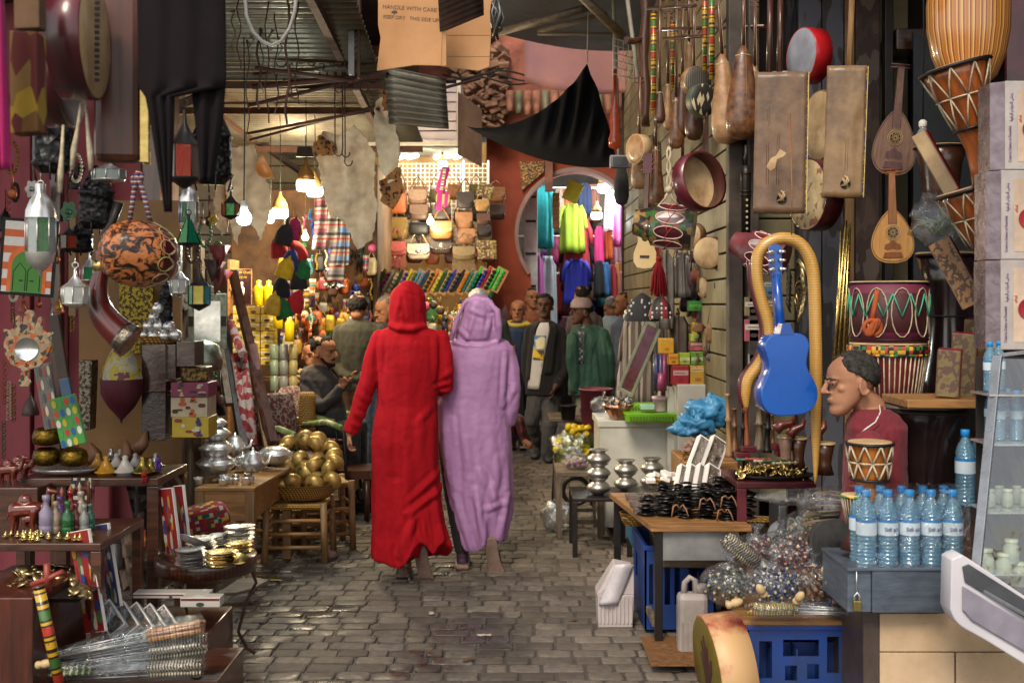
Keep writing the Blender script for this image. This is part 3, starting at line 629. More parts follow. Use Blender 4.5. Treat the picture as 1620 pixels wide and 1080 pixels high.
def hand(b,w_,dr,nr,th,curl=.5,L_=.18,r=.0088):
 """palm, four unequal fingers and a thumb; dr along the hand, nr out of the palm, th towards the thumb"""
 dr=Vector(dr).normalized();th=Vector(th);th=(th-dr*th.dot(dr)).normalized();nr=dr.cross(th)if dr.cross(th).dot(Vector(nr))>0 else-dr.cross(th);w_=Vector(w_);k=L_/.18
 for i in range(4):b.cap(w_+th*(.016-.011*i)*k,w_+dr*.085*k+th*(.031-.0205*i)*k,.0165*k,.012*k,8)
 for i,ln in enumerate((.068,.076,.07,.055)):
  p=w_+dr*.088*k+th*(.031-.0205*i)*k;a=curl*.5+i*.06
  for q,f in enumerate((.45,.32,.25)):
   e=p+(dr*math.cos(a)+nr*math.sin(a))*ln*f*k;b.cap(p,e,r*k*(1-.08*q),r*k*(.94-.1*q),8);p=e;a+=curl*(1.0-.1*q)
 p=w_+dr*.022*k+th*.024*k;v=(dr*.75+th*.6+nr*.3).normalized();e=p+v*.042*k;b.cap(p,e,.0125*k,.0105*k,8);v=(dr*.9+th*.15+nr*.35).normalized();b.cap(e,e+v*.03*k,.0105*k,.009*k,8)
def folds(me,creases,u=1,amp=.006,fs=5,J=None,front=-1,rough2=.0015):
 """soft noise folds plus ridges along given lines; a crease is (ax, az, bx, bz, width, height) in metres"""
 def fn(p,nn):
  d=amp*fbm((p.x*2.2,p.y*2.2,p.z*.7),fs)+amp*.2*(abs(noise.noise(Vector((p.x*11+p.z*1.5,p.y*11,p.z*2.4))))*2-.5)+rough2*fbm(p,30)
  if nn.y*front>-.25:
   for ax_,az,bx_,bz,w_,h in creases:
    dx,dz=bx_-ax_,bz-az;L2=dx*dx+dz*dz;t_=max(0,min(1,((p.x-ax_)*dx+(p.z-az)*dz)/L2))
    q=math.hypot(p.x-ax_-dx*t_,p.z-az-dz*t_)/w_
    if q<3:d+=h*(math.exp(-q*q)-.55*math.exp(-(q-1.5)**2*2.2))*math.sin(math.pi*(.12+.76*t_))
  return p+nn*d
 return displace(me,fn)
def PJ(px0,Y):
 u=Y/F;return lambda x,y,dy=0:Vector(((x-px0)*u,dy,CH-(y-HY)*u))
def sole(b,outline,th=.022):b.prism(outline,0,th)
FOOT=[(-.036,.0),(-.03,-.03),(0,-.04),(.03,-.03),(.038,.0),(.034,.06),(.036,.12),(.046,.17),(.044,.215),(.02,.24),(-.012,.245),(-.036,.225),(-.043,.17),(-.034,.11),(-.036,.05)]
def shoe(b,heel,ang,k=1,h=.07):
 b.M=Matrix.Translation(heel)@Matrix.Rotation(R(ang),4,'Z')@Matrix.Scale(k,4)
 b.cap((0,.01,.035),(0,-.16,.028),.037,.036,12);b.cap((0,.0,.035),(0,.01,h+.03),.038,.036,12);b.ball((0,-.19,.026),.042,.05,.026,12);b.box(-.035,.035,-.2,.04,0,.02);b.M=Matrix()
def djellaba(px0,Y,name,label,mat,rings,sleeves,hood,creases,hem,skin_fn,seed=0):
 t=thing('person',label,'person',G(px0,Y));J=PJ(px0,Y);u=Y/F
 b=MB();rr=[(J(c,py).x,0,J(c,py).z,hw*u,ry)for py,c,hw,ry in rings]
 full=[]
 for a,c in zip(rr,rr[1:]):
  for q in range(4):full.append(tuple(a[i]+(c[i]-a[i])*q/4 for i in range(5)))
 full.append(rr[-1]);z0=full[-1][2];ztop=full[0][2]
 def fn(x,y,z,a,i):
  low=max(0,min(1,(ztop-z)/(ztop-z0)*2.2-1.15))
  flut=(.016*math.sin(a*7+seed)+.01*math.sin(a*12+1.3+seed))*low
  r_=math.hypot(x-full[i][0],y)or 1;x+=(x-full[i][0])/r_*flut;y+=y/r_*flut
  if hem:
   s=max(0,1-(z-z0)/(230*u));px=px0+x/u;off=np.interp(px,[h[0]for h in hem],[h[1]for h in hem]);back=.5-.5*math.tanh(y/.05)
   z+=((CH-(off-HY)*u)-z0)*s*s*back+0
   z+=(max(0,.0))
  return(x,y,z)
 b.loft(full,72,2.1,fn)
 for chain in sleeves:
  pts=[J(x,y,dy)for x,y,dy,r in chain];b.tube(pts,[r*u for*_,r in chain],16);b.ball(pts[0],chain[0][3]*u,n=14)
 hr=[(J(c,py).x,dy,J(c,py).z,hw*u,ry)for py,c,hw,ry,dy in hood['rings']];hr2=[]
 for a,c in zip(hr,hr[1:]):
  for q in range(3):hr2.append(tuple(a[i]+(c[i]-a[i])*q/3 for i in range(5)))
 hr2.append(hr[-1]);b.loft(hr2,36)
 for ch in hood.get('rims',()):b.tube([J(x,y,dy)for x,y,dy,r in ch],[r*u for*_,r in ch],10)
 me=remesh(b,.007,4,name);cr=[(J(a,b_).x,J(a,b_).z,J(c,d_).x,J(c,d_).z,w_*u,h*.001)for a,b_,c,d_,w_,h in creases]
 folds(me,cr,amp=.006,fs=3.6);ro=part(name,me,mat,t)
 b=MB();M=HM(J(hood['head'][0],hood['head'][1],.0),180,0,0,1);head(b,M)
 nk=J(hood['head'][0],hood['head'][1]+36,-.01);b.cap(J(hood['head'][0],hood['head'][1]+10,0),nk,.05,.055)
 sh=nk.z-.06;b.loft([(nk.x,0,sh+.05,.08,.06),(nk.x,0,sh,.15,.08),(nk.x,0,sh-.2,.13,.09),(nk.x,0,sh-.4,.115,.08),(nk.x,0,sh-.6,.14,.09)],20)
 skin_fn(b,J,u,nk,sh);part('body',remesh(b,.007,2),skinl,t);return t,J,u,ro
redc=mt('red_wool_cloth',(.4,.006,.012),.9,0,(.31,.004,.009),3,.3,260,spec=.15,dist=.003);lilc=mt('lilac_satin_cloth',(.36,.185,.36),.48,0,(.3,.15,.3),3,.15,260,spec=.4,dist=.003)
def legs_red(b,J,u,nk,sh):
 z=sh-.62
 b.cap((nk.x-.07,0,z),J(628,780,.04),.085,.055);b.cap(J(628,780,.04),J(637,893,.03),.05,.033)
 b.cap((nk.x+.07,0,z),J(662,785,.02),.085,.055);b.cap(J(662,785,.02),J(664,858,-.05),.05,.036);b.cap(J(664,858,-.05),J(667,875,-.04),.036,.03)
 b.cap(J(637,893,.03),J(637,905,-.0),.033,.03);b.cap(J(637,905,-.0),J(636,908,.17),.03,.03);b.cap(J(667,872,-.04),J(673,905,.03),.03,.028)
 b.cap((nk.x-.15,0,sh-.01),J(583,610,.01),.05,.038);b.cap(J(583,610,.01),J(554,684,-.02),.036,.026)
 b.cap((nk.x+.13,0,sh-.03),J(703,600,.0),.035,.026);b.cap(J(703,600),J(692,614,.1),.026,.022)
 hand(b,J(554,682,-.02),(-.1,.05,-1),(.9,.3,0),(.1,-1,0),.8,.15)
t,J,u,ro=djellaba(645,6.45,'djellaba','woman seen from behind in a long hooded red djellaba, walking arm in arm',redc,[(516,645,24,.065),(521,646,42,.082),(530,647,53,.1),(545,647,54,.115),(570,648,50,.12),(600,646,48,.118),(640,644,47,.112),(670,642,51,.128),(700,640,53,.14),(750,641,54,.14),(800,643,54.5,.14),(840,646,56,.145),(868,649,59.5,.16),(886,651,61,.165)],[[(600,535,0,14),(592,560,0,15),(584,600,0,14.5),(574,630,-.01,13),(563,662,-.02,12),(555,684,-.02,12.5)],[(697,534,0,13),(703,560,0,13.5),(704,590,0,13.5),(703,610,.02,14),(692,616,.12,13)]],{'rings':[(524,645,26,.075,.0),(514,646,31,.1,.0),(500,645.5,30,.112,.0),(484,645,30,.12,.0),(468,645,28,.115,0),(457,645.5,23,.098,0),(449,646,15,.07,0),(444,646.5,6,.03,0)],'head':(645,486),'rims':[[(618,513,-.06,5),(634,519,-.1,6),(658,519,-.1,6),(674,514,-.05,5)]]},[(655,782,694,745,6,14),(648,806,697,770,6,16),(636,868,664,800,7,16),(668,806,676,850,5,12),(612,690,622,880,9,11),(601,730,606,880,7,9),(650,700,652,765,7,6),(672,640,664,730,7,6),(690,780,700,850,6,12),(640,455,662,463,4,8),(662,463,668,490,4,7),(635,470,628,505,4,5),(648,475,652,508,5,5),(606,530,600,600,5,9),(690,530,692,600,5,9),(570,620,592,640,5,6),(562,650,580,660,5,6),(560,668,574,676,4,6),(604,600,622,660,6,6),(686,640,660,668,6,6),(620,540,625,600,8,3),(700,600,712,585,5,8),(690,612,712,604,4,8),(628,760,640,880,8,10)],[(588,878),(615,884),(637,893),(646,889),(655,860),(666,850),(676,850),(688,871),(702,850),(712,846)],legs_red)
rub=mt('sandal_rubber','#7a6459',.8,0,'#5c443b',20,.5,60)
def sole_part(t,J,px,py,dy,tilt,roll,mat,k=.92,nm='sandal',grooves=True):
 b=MB();b.prism([(x,-z)for x,z in FOOT],0,.022)
 b.prism([(x*.9,-z*.97)for x,z in FOOT],.022,.034,True)
 if grooves:[b.box(-.03,.03,-.003,0,-z,-z+.004)for z in np.arange(.02,.2,.014)]
 o=part(nm,b,mat,t,bev=.004);o.location=J(px,py,dy);o.rotation_euler=(R(tilt),R(roll),0);o.scale=(k,)*3;return o
sole_part(t,J,667,868,-.08,18,-8,rub,1.02)
b=MB();b.box(-.042,.042,-.06,.17,0,.022);b.cap((0,-.03,.03),(0,.1,.045),.036,.04);part('sandal',b,rub,t,loc=Vector((J(637,0).x,.03,.003)),bev=.01)
def legs_lil(b,J,u,nk,sh):
 z=sh-.62
 b.cap((nk.x-.08,0,z),J(722,780,.05),.07,.04);b.cap(J(722,780,.05),J(731,875,.02),.035,.028);b.cap((nk.x+.08,0,z),J(782,785,0),.09,.055);b.cap(J(782,785,0),J(777,858,-.05),.05,.034)
 b.cap((nk.x-.15,0,sh-.01),J(700,612,.06),.05,.036);b.cap(J(700,612,.06),J(697,632,.18),.036,.03);b.cap((nk.x+.16,0,sh-.01),J(809,610,0),.05,.038);b.cap(J(809,610,0),J(807,668,.02),.034,.026)
 hand(b,J(806,668,.03),(-.2,.5,-1),(-1,0,0),(0,1,0),.8,.13)
t,J,u,ro=djellaba(757,6.65,'djellaba','woman from behind in a hooded lilac satin djellaba, arm in arm with the red one',lilc,[(534,757,34,.08),(540,757,48,.095),(552,757,56,.115),(575,756,56,.125),(610,753,55,.13),(645,750,56,.13),(680,750,58,.14),(720,753,58,.145),(760,756,55,.145),(795,760,51,.145),(825,762,46,.14),(850,764,38,.135),(862,765,34,.13)],[[(710,553,0,13),(703,585,.02,14),(700,612,.06,13),(697,630,.16,12)],[(802,556,0,14),(807,585,0,15.5),(808,615,0,15.5),(807,645,0,14),(801,671,.01,13)]],{'rings':[(545,757,34,.08,0),(535,755,37,.1,-.01),(520,756,35,.11,-.01),(503,757,31,.118,0),(488,757,28,.115,0),(476,757,23,.1,0),(469,757,15,.07,0),(465,757,6,.03,0)],'head':(757,504),'rims':[[(752,470,-.07,2.5),(736,478,-.08,3),(727,497,-.09,3),(720,520,-.09,4),(715,538,-.07,4)],[(752,470,-.07,2.5),(772,474,-.08,4),(786,492,-.09,6),(789,514,-.09,6),(790,536,-.07,5)],[(718,540,-.07,4),(740,546,-.1,4),(765,547,-.1,4),(789,540,-.07,4)]]},[(700,640,716,780,7,12),(716,660,728,830,6,12),(735,640,742,860,8,9),(762,740,790,800,7,14),(752,770,768,850,6,14),(790,720,772,840,7,12),(805,780,790,850,5,12),(776,680,782,760,8,7),(692,620,720,600,6,7),(800,560,796,640,4,10),(815,610,800,640,5,6),(740,690,748,760,7,6),(766,800,800,790,5,9),(728,520,745,540,4,7),(750,500,740,535,4,7),(762,495,766,530,5,6),(745,490,770,500,4,8),(776,500,770,535,4,8),(722,780,745,860,5,10)],[(700,800),(712,808),(722,838),(738,869),(756,868),(766,856),(780,848),(796,853),(810,820)],legs_lil)
blkleg=cloth('black_leggings',(.012,.011,.013));b=MB();b.cap(J(712,700,.03),J(720,790,.05),.075,.065);b.cap(J(720,790,.05),J(731,868,.02),.062,.048);b.cap(J(775,700,.03),J(779,800,.03),.07,.06);b.cap(J(779,800,.03),J(778,852,-.03),.05,.045);part('leggings',remesh(b,.008,3),blkleg,t)
shoem=mt('pale_rubber_sole','#94786c',.75,0,'#6e564c',14,.4,60);shb=mt('navy_trainer','#1f2b45',.6,0,'#6e2e2c',6)
b=MB();shoe(b,Vector((J(731,0).x,.02,.012)),180,.9);part('shoe',remesh(b,.006,2),shb,t)
b=MB();b.box(-.042,.042,-.06,.2,0,.028);part('shoe_sole',b,shoem,t,loc=Vector((J(731,0).x,.02,.003)),bev=.012)
sole_part(t,J,777,854,-.13,16,-10,shoem,1.05,'shoe',False)
b=MB();b.cap(J(778,858,-.05),J(786,890,.03),.034,.03);part('shoe_upper',remesh(b,.007,2),shb,t)
def man(px0,Y,label,hd,torso,arms=(),legs=(),skin=skinm,top=None,bottom=None,hair=hairb,keep=short,hands=(),shoes=(),ext=None,vox=.009,hoff=0,topname='jacket',beard=None,fine=False,k=1.0,creases=(),amp=.006,hn=170,hr=.019):
 t=thing('person',label,'person',G(px0,Y));J=PJ(px0,Y);u=Y/F
 M=HM(J(hd[0],hd[1],hd[5]if len(hd)>5 else 0),hd[2],hd[3],hd[4],k);b=MB();head(b,M,fine)
 nb=J(torso[0][1],torso[0][0],torso[0][4]if len(torso[0])>4 else .02);b.cap(M@Vector((0,.03,-.05)),nb,.052,.06)
 T_=[]
 for r_ in torso:p=J(r_[1],r_[0],r_[4]if len(r_)>4 else 0);T_.append((p.x,p.y,p.z,r_[2]*u,r_[3]))
 b.loft([(x,y,z,a*.8,c*.8)for x,y,z,a,c in T_],20)
 for ch in arms+legs:[b.cap(J(*p[:3]),J(*q[:3]),p[3]*u*.72,q[3]*u*.72)for p,q in zip(ch,ch[1:])]
 for h in hands:hand(b,J(*h[0]),*h[1:])
 part('body',remesh(b,min(vox,.007)if not fine else .005,4),skin,t)
 b=MB();b.loft(T_,30)
 for ch in arms:
  b.tube([J(*p[:3])for p in ch],[p[3]*u for p in ch],14);[b.ball(J(*p[:3]),p[3]*u,n=12)for p in ch[:-1]]
 me=remesh(b,vox,4,topname);folds(me,[(J(a,b_).x,J(a,b_).z,J(c,d_).x,J(c,d_).z,w_*u,h*.001)for a,b_,c,d_,w_,h in creases],amp=amp,fs=7);part(topname,me,top,t)
 if legs and bottom:
  b=MB();ps=[]
  for ch in legs:[b.cap(J(*p[:3]),J(*q[:3]),p[3]*u,q[3]*u)for p,q in zip(ch,ch[1:])]
  a,c=J(*legs[0][0][:3]),J(*legs[-1][0][:3]);b.ball((a+c)/2+Vector((0,0,.04)),abs(a.x-c.x)/2+legs[0][0][3]*u,.11,.12)
  me=remesh(b,vox,3,'trousers');folds(me,[],amp=.01,fs=6);part('trousers',me,bottom,t)
 for s in shoes:b=MB();shoe(b,Vector((J(s[0],0).x,s[1],.002)),s[2],s[3]if len(s)>3 else 1);part('shoe',remesh(b,.008,2,'shoe'),s[4]if len(s)>4 else mt('black_shoe',(.02,.018,.017),.35),t)
 eyes(t,M,hair if hair!=hairw else hairg,fine)
 if keep:hairdo(t,M,keep,hair,off=hoff,n_=hn,r=hr)
 if beard:
  b=MB();b.M=M
  if 'm'in beard:b.tube([(s*.03,-.093+abs(s)*.014,-.045-abs(s)*.008)for s in(-1,-.5,0,.5,1)],[.004,.008,.008,.008,.004],8,sq=1.1);part('moustache',b,hair,t)
  if 'b'in beard:
   b=MB();b.M=M;b.cap((-.052,-.02,-.05),(-.025,-.07,-.09),.016,.02);b.cap((.052,-.02,-.05),(.025,-.07,-.09),.016,.02);b.cap((-.025,-.072,-.092),(.025,-.072,-.092),.022,.022);part('beard',remesh(b,.007,2,'beard'),hair,t)
 return t,J,u,M,T_
def panel(t,name,mat,T_,a0,a1,z0,z1,off=.006,n_=14,sh0=0,sh1=0,parent=None):
 b=MB();zs=[r[2]for r in T_][::-1];g=lambda z,i:float(np.interp(z,zs,[r[i]for r in T_][::-1]))
 def fn(i,j):
  z=z1+(z0-z1)*j;a=R(a0+(a1-a0)*i+(sh0*(1-j)+sh1*j));return(g(z,0)+(g(z,3)+off)*math.cos(a),g(z,1)+(g(z,4)+off)*math.sin(a),z)
 b.grid(fn,8,n_);return part(name,b,mat,t or parent,solid=.004)
olive=cloth('olive_knit',(.035,.031,.018),(.025,.022,.013),.9,200);denim=cloth('blue_denim',(.09,.12,.17),(.05,.07,.11),.85);greyt=cloth('grey_trousers',(.07,.068,.07),(.045,.045,.05));bshirt=cloth('pale_blue_shirt',(.35,.38,.5))
bald=lambda x,y,z:(z>.1 or y>.2)and z>-.6 and not(y<-.45)
t,J,u,M,T_=man(567,9.2,'man in an olive sweater and blue jeans standing with his back turned at the stalls',(566,489,180,12,0),[(505,567,15,.06),(513,567,27,.09),(522,567,34,.11),(545,568,34,.12),(580,571,32,.115),(608,573,32,.115),(618,574,31,.11)],([(537,523,0,10),(534,550,0,10),(533,578,0,9),(545,592,-.06,8),(556,598,-.1,7)],[(600,523,0,10),(606,550,0,10),(607,580,0,9),(600,600,.1,8)]),([(582,615,0,17),(583,690,0,13),(580,768,0,9)],[(596,615,0,16),(602,690,.05,13),(606,765,.1,9)]),skinm,olive,denim,keep=bald,hands=((J0:=PJ(567,9.2),(1,-.2,.3),(0,-1,0),(0,0,1),.7,.16),)[0:0],shoes=((580,0,150),(608,.1,170)),topname='sweater',creases=((545,590,575,600,5,8),(560,600,600,590,5,7)))
b=MB();b.tube([(J(567,504).x+.062*math.cos(a),.02+.06*math.sin(a),J(567,503).z)for a in[q*.52 for q in range(12)]],.017,8,closed=True);part('shirt_collar',b,bshirt,t)
b=MB();hand(b,J(556,598,-.1),(1,.1,.3),(0,-1,0),(0,0,1),.9,.15);part('hand',remesh(b,.005,2,'hand'),skinm,t)
char=cloth('charcoal_shirt',(.04,.032,.036),(.026,.022,.025))
t,J,u,M,T_=man(512,8.6,'bearded man in a charcoal shirt seated on a chair at the left stalls',(513,556,70,8,0),[(577,503,13,.06),(586,500,24,.09),(600,504,30,.12),(625,510,31,.13),(650,518,30,.14),(672,520,30,.14)],([(486,598,0,12),(492,625,-.1,11),(515,640,-.18,10),(538,620,-.18,9),(546,608,-.18,8)],),([(515,675,-.05,17),(560,678,-.1,14),(562,745,-.1,10)],[(515,672,.12,17),(565,676,.12,14),(567,740,.12,10)]),skinm,char,cloth('black_trousers',(.02,.02,.022)),beard='mb',shoes=((562,-.1,80),(567,.12,80)),topname='shirt',keep=lambda x,y,z:(z>.35-.9*(y+.2))and z>-.75 and not(y<-.5 and z<.55),hands=(),creases=((490,600,520,640,5,7),(500,640,540,625,5,7)))
b=MB();hand(b,J(544,610,-.18),(.6,0,.8),(0,-1,0),(-.8,0,.6),1.1,.13);b.cap(J(540,616,-.18),J(546,608,-.18),.03,.026);part('hand',remesh(b,.005,2,'hand'),skinm,t)
jack=cloth('dark_blazer',(.011,.009,.011),(.007,.006,.008),.95)
fore=lambda x,y,z:(z>.28-.8*(y+.35))and z>-.6 and not(y<-.6 and z<.42)
t,J,u,M,T_=man(862,11.3,'moustached man in a dark jacket over a white print t-shirt walking towards the camera',(862,484,-12,0,0),[(507,862,12,.06),(514,862,23,.09),(524,862,28,.115),(550,861,28,.12),(590,861,29,.125),(612,862,31,.13),(624,863,32,.13)],([(838,523,0,8.5),(833,555,.02,8.5),(832,585,.06,7.5),(838,612,.1,7)],[(887,523,0,8.5),(893,555,0,8.5),(893,585,-.04,7.5),(880,608,-.14,7)]),([(850,625,0,15),(841,665,-.02,12),(851,702,.18,8.5)],[(873,625,0,15),(869,670,-.1,12),(864,715,-.08,9)]),skind,jack,greyt,shoes=((851,.22,-10,1,mt('grey_shoe',(.05,.05,.055),.6)),(864,-.05,5,1,mt('grey_shoe',(.05,.05,.055),.6))),beard='m',keep=fore,hoff=.006,creases=((890,545,880,600,4,8),(858,600,870,560,5,6)),hands=())
tee=mt('white_t_shirt',(.5,.48,.47),.8,0,(.4,.38,.38),4);zz=lambda py:J(0,py).z
panel(t,'t_shirt',tee,T_,-132,-90,zz(614),zz(510),.006,sh0=18,sh1=-18)
b=panel(t,'print',mt('blue_print','#3f6c9a',.7,0,'#c7bd9a',9,hard=True),T_,-124,-88,zz(552),zz(530),.012);panel(t,'print',mt('yellow_print','#c9a620',.7,0,'#3a3a30',14,hard=True),T_,-126,-92,zz(568),zz(553),.012)
panel(t,'lapel',jack,T_,-84,-62,zz(590),zz(512),.014,sh0=12,sh1=-8);panel(t,'lapel',jack,T_,-150,-134,zz(600),zz(512),.014,sh0=14,sh1=-4)
for q in(575,590):b=MB();b.ball((0,0,0),.009,.005,.009);part('button',b,tee,t,loc=J(855,q,-.14))
b=MB();b.cap(J(883,600,-.13),J(877,611,-.15),.03,.028);hand(b,J(877,611,-.15),(-.25,-.1,-1),(-1,0,-.1),(-.2,-1,0),.7,.17,.01);part('hand',remesh(b,.006,2,'hand'),skind,t)
grn=cloth('green_work_coat',(.018,.075,.048),(.012,.05,.033),.75)
t,J,u,M,T_=man(930,10.5,'dark skinned man in a green coat and pale pink skullcap looking to the left',(920,493,-72,0,0),[(514,929,14,.06),(520,931,26,.09),(530,933,32,.115),(560,935,33,.13),(600,937,37,.14),(625,937,39,.15)],([(905,534,-.1,9),(903,565,-.12,9),(908,600,-.1,8.5),(906,618,-.08,8)],[(953,530,-.06,11),(959,560,-.12,12),(960,595,-.1,11),(955,615,-.05,11)]),([(925,620,0,14),(922,665,0,11),(922,712,0,8)],[(945,620,0,14),(946,665,0,11),(945,712,.1,8)]),skind,grn,mt('beige_trousers',(.25,.22,.19),.85),keep=lambda x,y,z:z>-.4 and z<.3 and y>-.1,shoes=((922,0,-70),(945,.1,-70)),topname='coat',creases=((950,530,958,600,4,12),(925,540,918,610,4,9),(940,560,946,620,4,9)),amp=.01)
panel(t,'shirt',patch('dark_plaid',['#14161c','#1c2028','#101218','#8a8f98'],55,mode='square'),T_,-132,-108,zz(572)if 0 else J(0,574).z,J(0,514).z,.006,sh0=6,sh1=-4)
b=MB();b.M=M;b.lathe([(.089,.035),(.091,.05),(.086,.085),(.07,.115),(.045,.128),(.0,.133)],24,1.16);part('cap',b,cloth('pink_knit_cap',(.42,.3,.3)),t)
t,J,u,M,T_=man(820,12.2,'balding man in a blue sweater with a yellow collar behind the lilac figure',(819,492,-5,0,0),[(508,819,11,.06),(514,819,20,.09),(523,818,23,.115),(560,817,22,.12),(600,817,22,.12),(625,817,22,.12)],([(800,522,0,7.5),(797,555,0,7.5),(799,590,0,6.5)],[(838,522,0,7.5),(841,555,0,7.5),(840,590,0,6.5)]),([(810,625,0,12),(810,665,0,9),(810,705,0,7)],[(826,625,0,12),(827,665,0,9),(827,705,0,7)]),skinm,cloth('navy_blue_sweater',(.022,.05,.12)),cloth('navy_trousers',(.02,.025,.04)),hair=hairg,keep=lambda x,y,z:z>-.5 and z<.35 and y>0,shoes=((810,0,0),(827,0,0)),topname='sweater')
b=MB();b.tube([(J(819,0).x+.1*math.cos(a),.0+.09*math.sin(a),J(0,512).z+.02*math.sin(a))for a in[q*.52 for q in range(12)]],.026,8,closed=True);b.ball(J(832,513,-.04),.06,.05,.03);part('collar',b,cloth('yellow_cloth',(.55,.4,.03)),t)
def crowd(px,Y,label,hd,top,w_,sh,bot=590,**kw):
 return man(px,Y,label,hd,[(sh-6,px,w_*.45,.06),(sh,px,w_*.8,.09),(sh+9,px,w_,.115),(sh+45,px,w_*.95,.12),(bot,px,w_,.12),(bot+12,px,w_,.12)],([(px-w_*.85,sh+10,0,w_*.32),(px-w_*1.1,sh+45,0,w_*.3),(px-w_,bot-15,-.05,w_*.26)],[(px+w_*.85,sh+10,0,w_*.32),(px+w_*1.1,sh+45,0,w_*.3),(px+w_,bot-15,-.05,w_*.26)]),([(px-w_*.4,bot+5,0,w_*.5),(px-w_*.4,(bot+5+HY+CH*F/Y)/2,0,w_*.38),(px-w_*.4,HY+CH*F/Y-12,0,w_*.28)],[(px+w_*.4,bot+5,0,w_*.5),(px+w_*.4,(bot+5+HY+CH*F/Y)/2,0,w_*.38),(px+w_*.4,HY+CH*F/Y-12,0,w_*.28)]),kw.pop('skin',skinm),top,greyt,shoes=((px-w_*.4,0,hd[2]),(px+w_*.4,0,hd[2])),vox=.011,topname='shirt',**kw)
crowd(842,13.0,'man in a rust orange shirt whose head shows above the man in blue',(842,472,15,0,0),cloth('rust_shirt',(.28,.09,.04)),17,496,570)
crowd(925,11.6,'man in a grey-brown short-sleeved shirt hidden behind the man in the green coat',(921,470,180,0,0),cloth('grey_brown_shirt',(.11,.09,.09)),24,496,580)
crowd(967,12.9,'grey-haired man in a pale blue shirt with his back turned near the arch',(967,486,180,5,0),cloth('light_blue_shirt',(.28,.34,.37)),19,505,580,hair=hairg)
crowd(990,12.3,'man in a slate blue shirt looking left at the right edge of the crowd',(986,480,-80,0,0),cloth('slate_shirt',(.15,.18,.26)),20,506,590,beard='m')
crowd(766,9.6,'white-haired person in a black jacket hidden behind the lilac hood',(757,480,180,0,0),cloth('black_jacket',(.013,.013,.014)),34,506,600,hair=hairw,hoff=.008)
crowd(604,10.2,'grey-haired man looking down, half hidden between olive sweater and red hood',(610,490,-60,18,0),cloth('dark_brown_shirt',(.05,.03,.03)),22,514,600,hair=hairg)
man(494,9.7,'small dark-haired person peering out from behind the seated bearded man',(493,562,20,5,0),[(577,494,9,.05),(583,494,17,.08),(592,494,21,.1),(630,494,20,.12),(670,494,20,.12)],(),([(488,672,0,11),(484,690,-.25,9),(484,755,-.25,7)],[(500,672,0,11),(504,690,-.25,9),(504,755,-.25,7)]),skinm,cloth('dark_grey_top',(.04,.04,.045)),greyt,shoes=((484,-.2,0),(504,-.2,0)),topname='top')
tr=patch('red_floral_cloth',['#5e0f1a','#1c0f14','#701722','#2b141a'],34)
t,J,u,M,T_=man(815,11.9,'seated person in red and black patterned trousers and sandals, seen below the lilac sleeve',(806,560,0,0,0),[(577,806,10,.05),(584,806,18,.08),(595,806,21,.1),(630,806,22,.12),(655,806,23,.13)],([(790,596,0,7),(786,625,0,6),(800,640,-.2,5)],),([(802,655,0,11),(822,662,-.25,9),(828,692,-.28,6)],[(812,655,0,11),(805,665,-.25,9),(806,700,-.25,6)]),skinm,cloth('black_shawl',(.015,.014,.016)),tr,topname='shawl')
b=MB();b.cap(J(828,692,-.28),J(838,697,-.36),.03,.03);part('foot',b,skinm,t);b=MB();b.box(-.05,.11,-.05,.05,0,.015);part('sandal',b,rub,t,loc=J(829,702,-.33),bev=.008)
redj=cloth('crimson_fleece',(.17,.012,.022),(.11,.008,.016),.9,160,.2)
rece=lambda x,y,z:(z>.1-.75*(y+.12))and z>-.72 and not(y<-.55)and not(y<-.4 and abs(x)<.4)
t,J,u,M,T_=man(1372,4.6,'greying curly-haired shopkeeper in a crimson zip top leaning forward in profile',(1346,606,-84,6,0),[(646,1380,24,.07),(657,1384,38,.1),(674,1386,47,.13),(740,1384,48,.14),(800,1384,50,.14),(850,1380,52,.15)],([(1358,695,-.14,22),(1352,760,-.18,20),(1340,800,-.16,17)],[(1404,690,.1,22),(1408,760,.1,20),(1400,810,.1,17)]),([(1370,850,0,34),(1310,850,0,28),(1312,1000,0,20)],[(1390,850,.15,34),(1330,850,.18,28),(1332,1000,.18,20)]),mt('skin_seller','#ad7c5e',.68,0,'#936449',9,.2,120),redj,cloth('black_trousers2',(.02,.02,.02)),hair=mt('greying_curls',(.012,.011,.01),.85,0,(.06,.056,.052),45,.8,160,spec=.1),keep=rece,shoes=((1312,0,-90),(1332,.18,-90)),vox=.006,fine=True,topname='zip_top',k=1.06,hoff=.005,hn=620,hr=.0125,creases=((1350,690,1362,740,5,8),(1340,720,1360,760,5,7),(1385,680,1375,720,5,8)))
b=MB();pts=[J(1393,636,.02),J(1386,655,-.06),J(1372,668,-.11),J(1356,678,-.12),J(1352,684,-.1)]
b.tube(pts,.016,8);b.tube([J(1393,636,.02),J(1400,650,.1),J(1390,668,.15)],.016,8);part('collar',b,redj,t)
b=MB();b.tube([p+Vector((-.006,-.012,.014))for p in pts],.0035,6);b.tube([J(1378,688,-.16),J(1380,700,-.165),J(1374,722,-.165)],.003,6);part('white_piping',b,white,t)
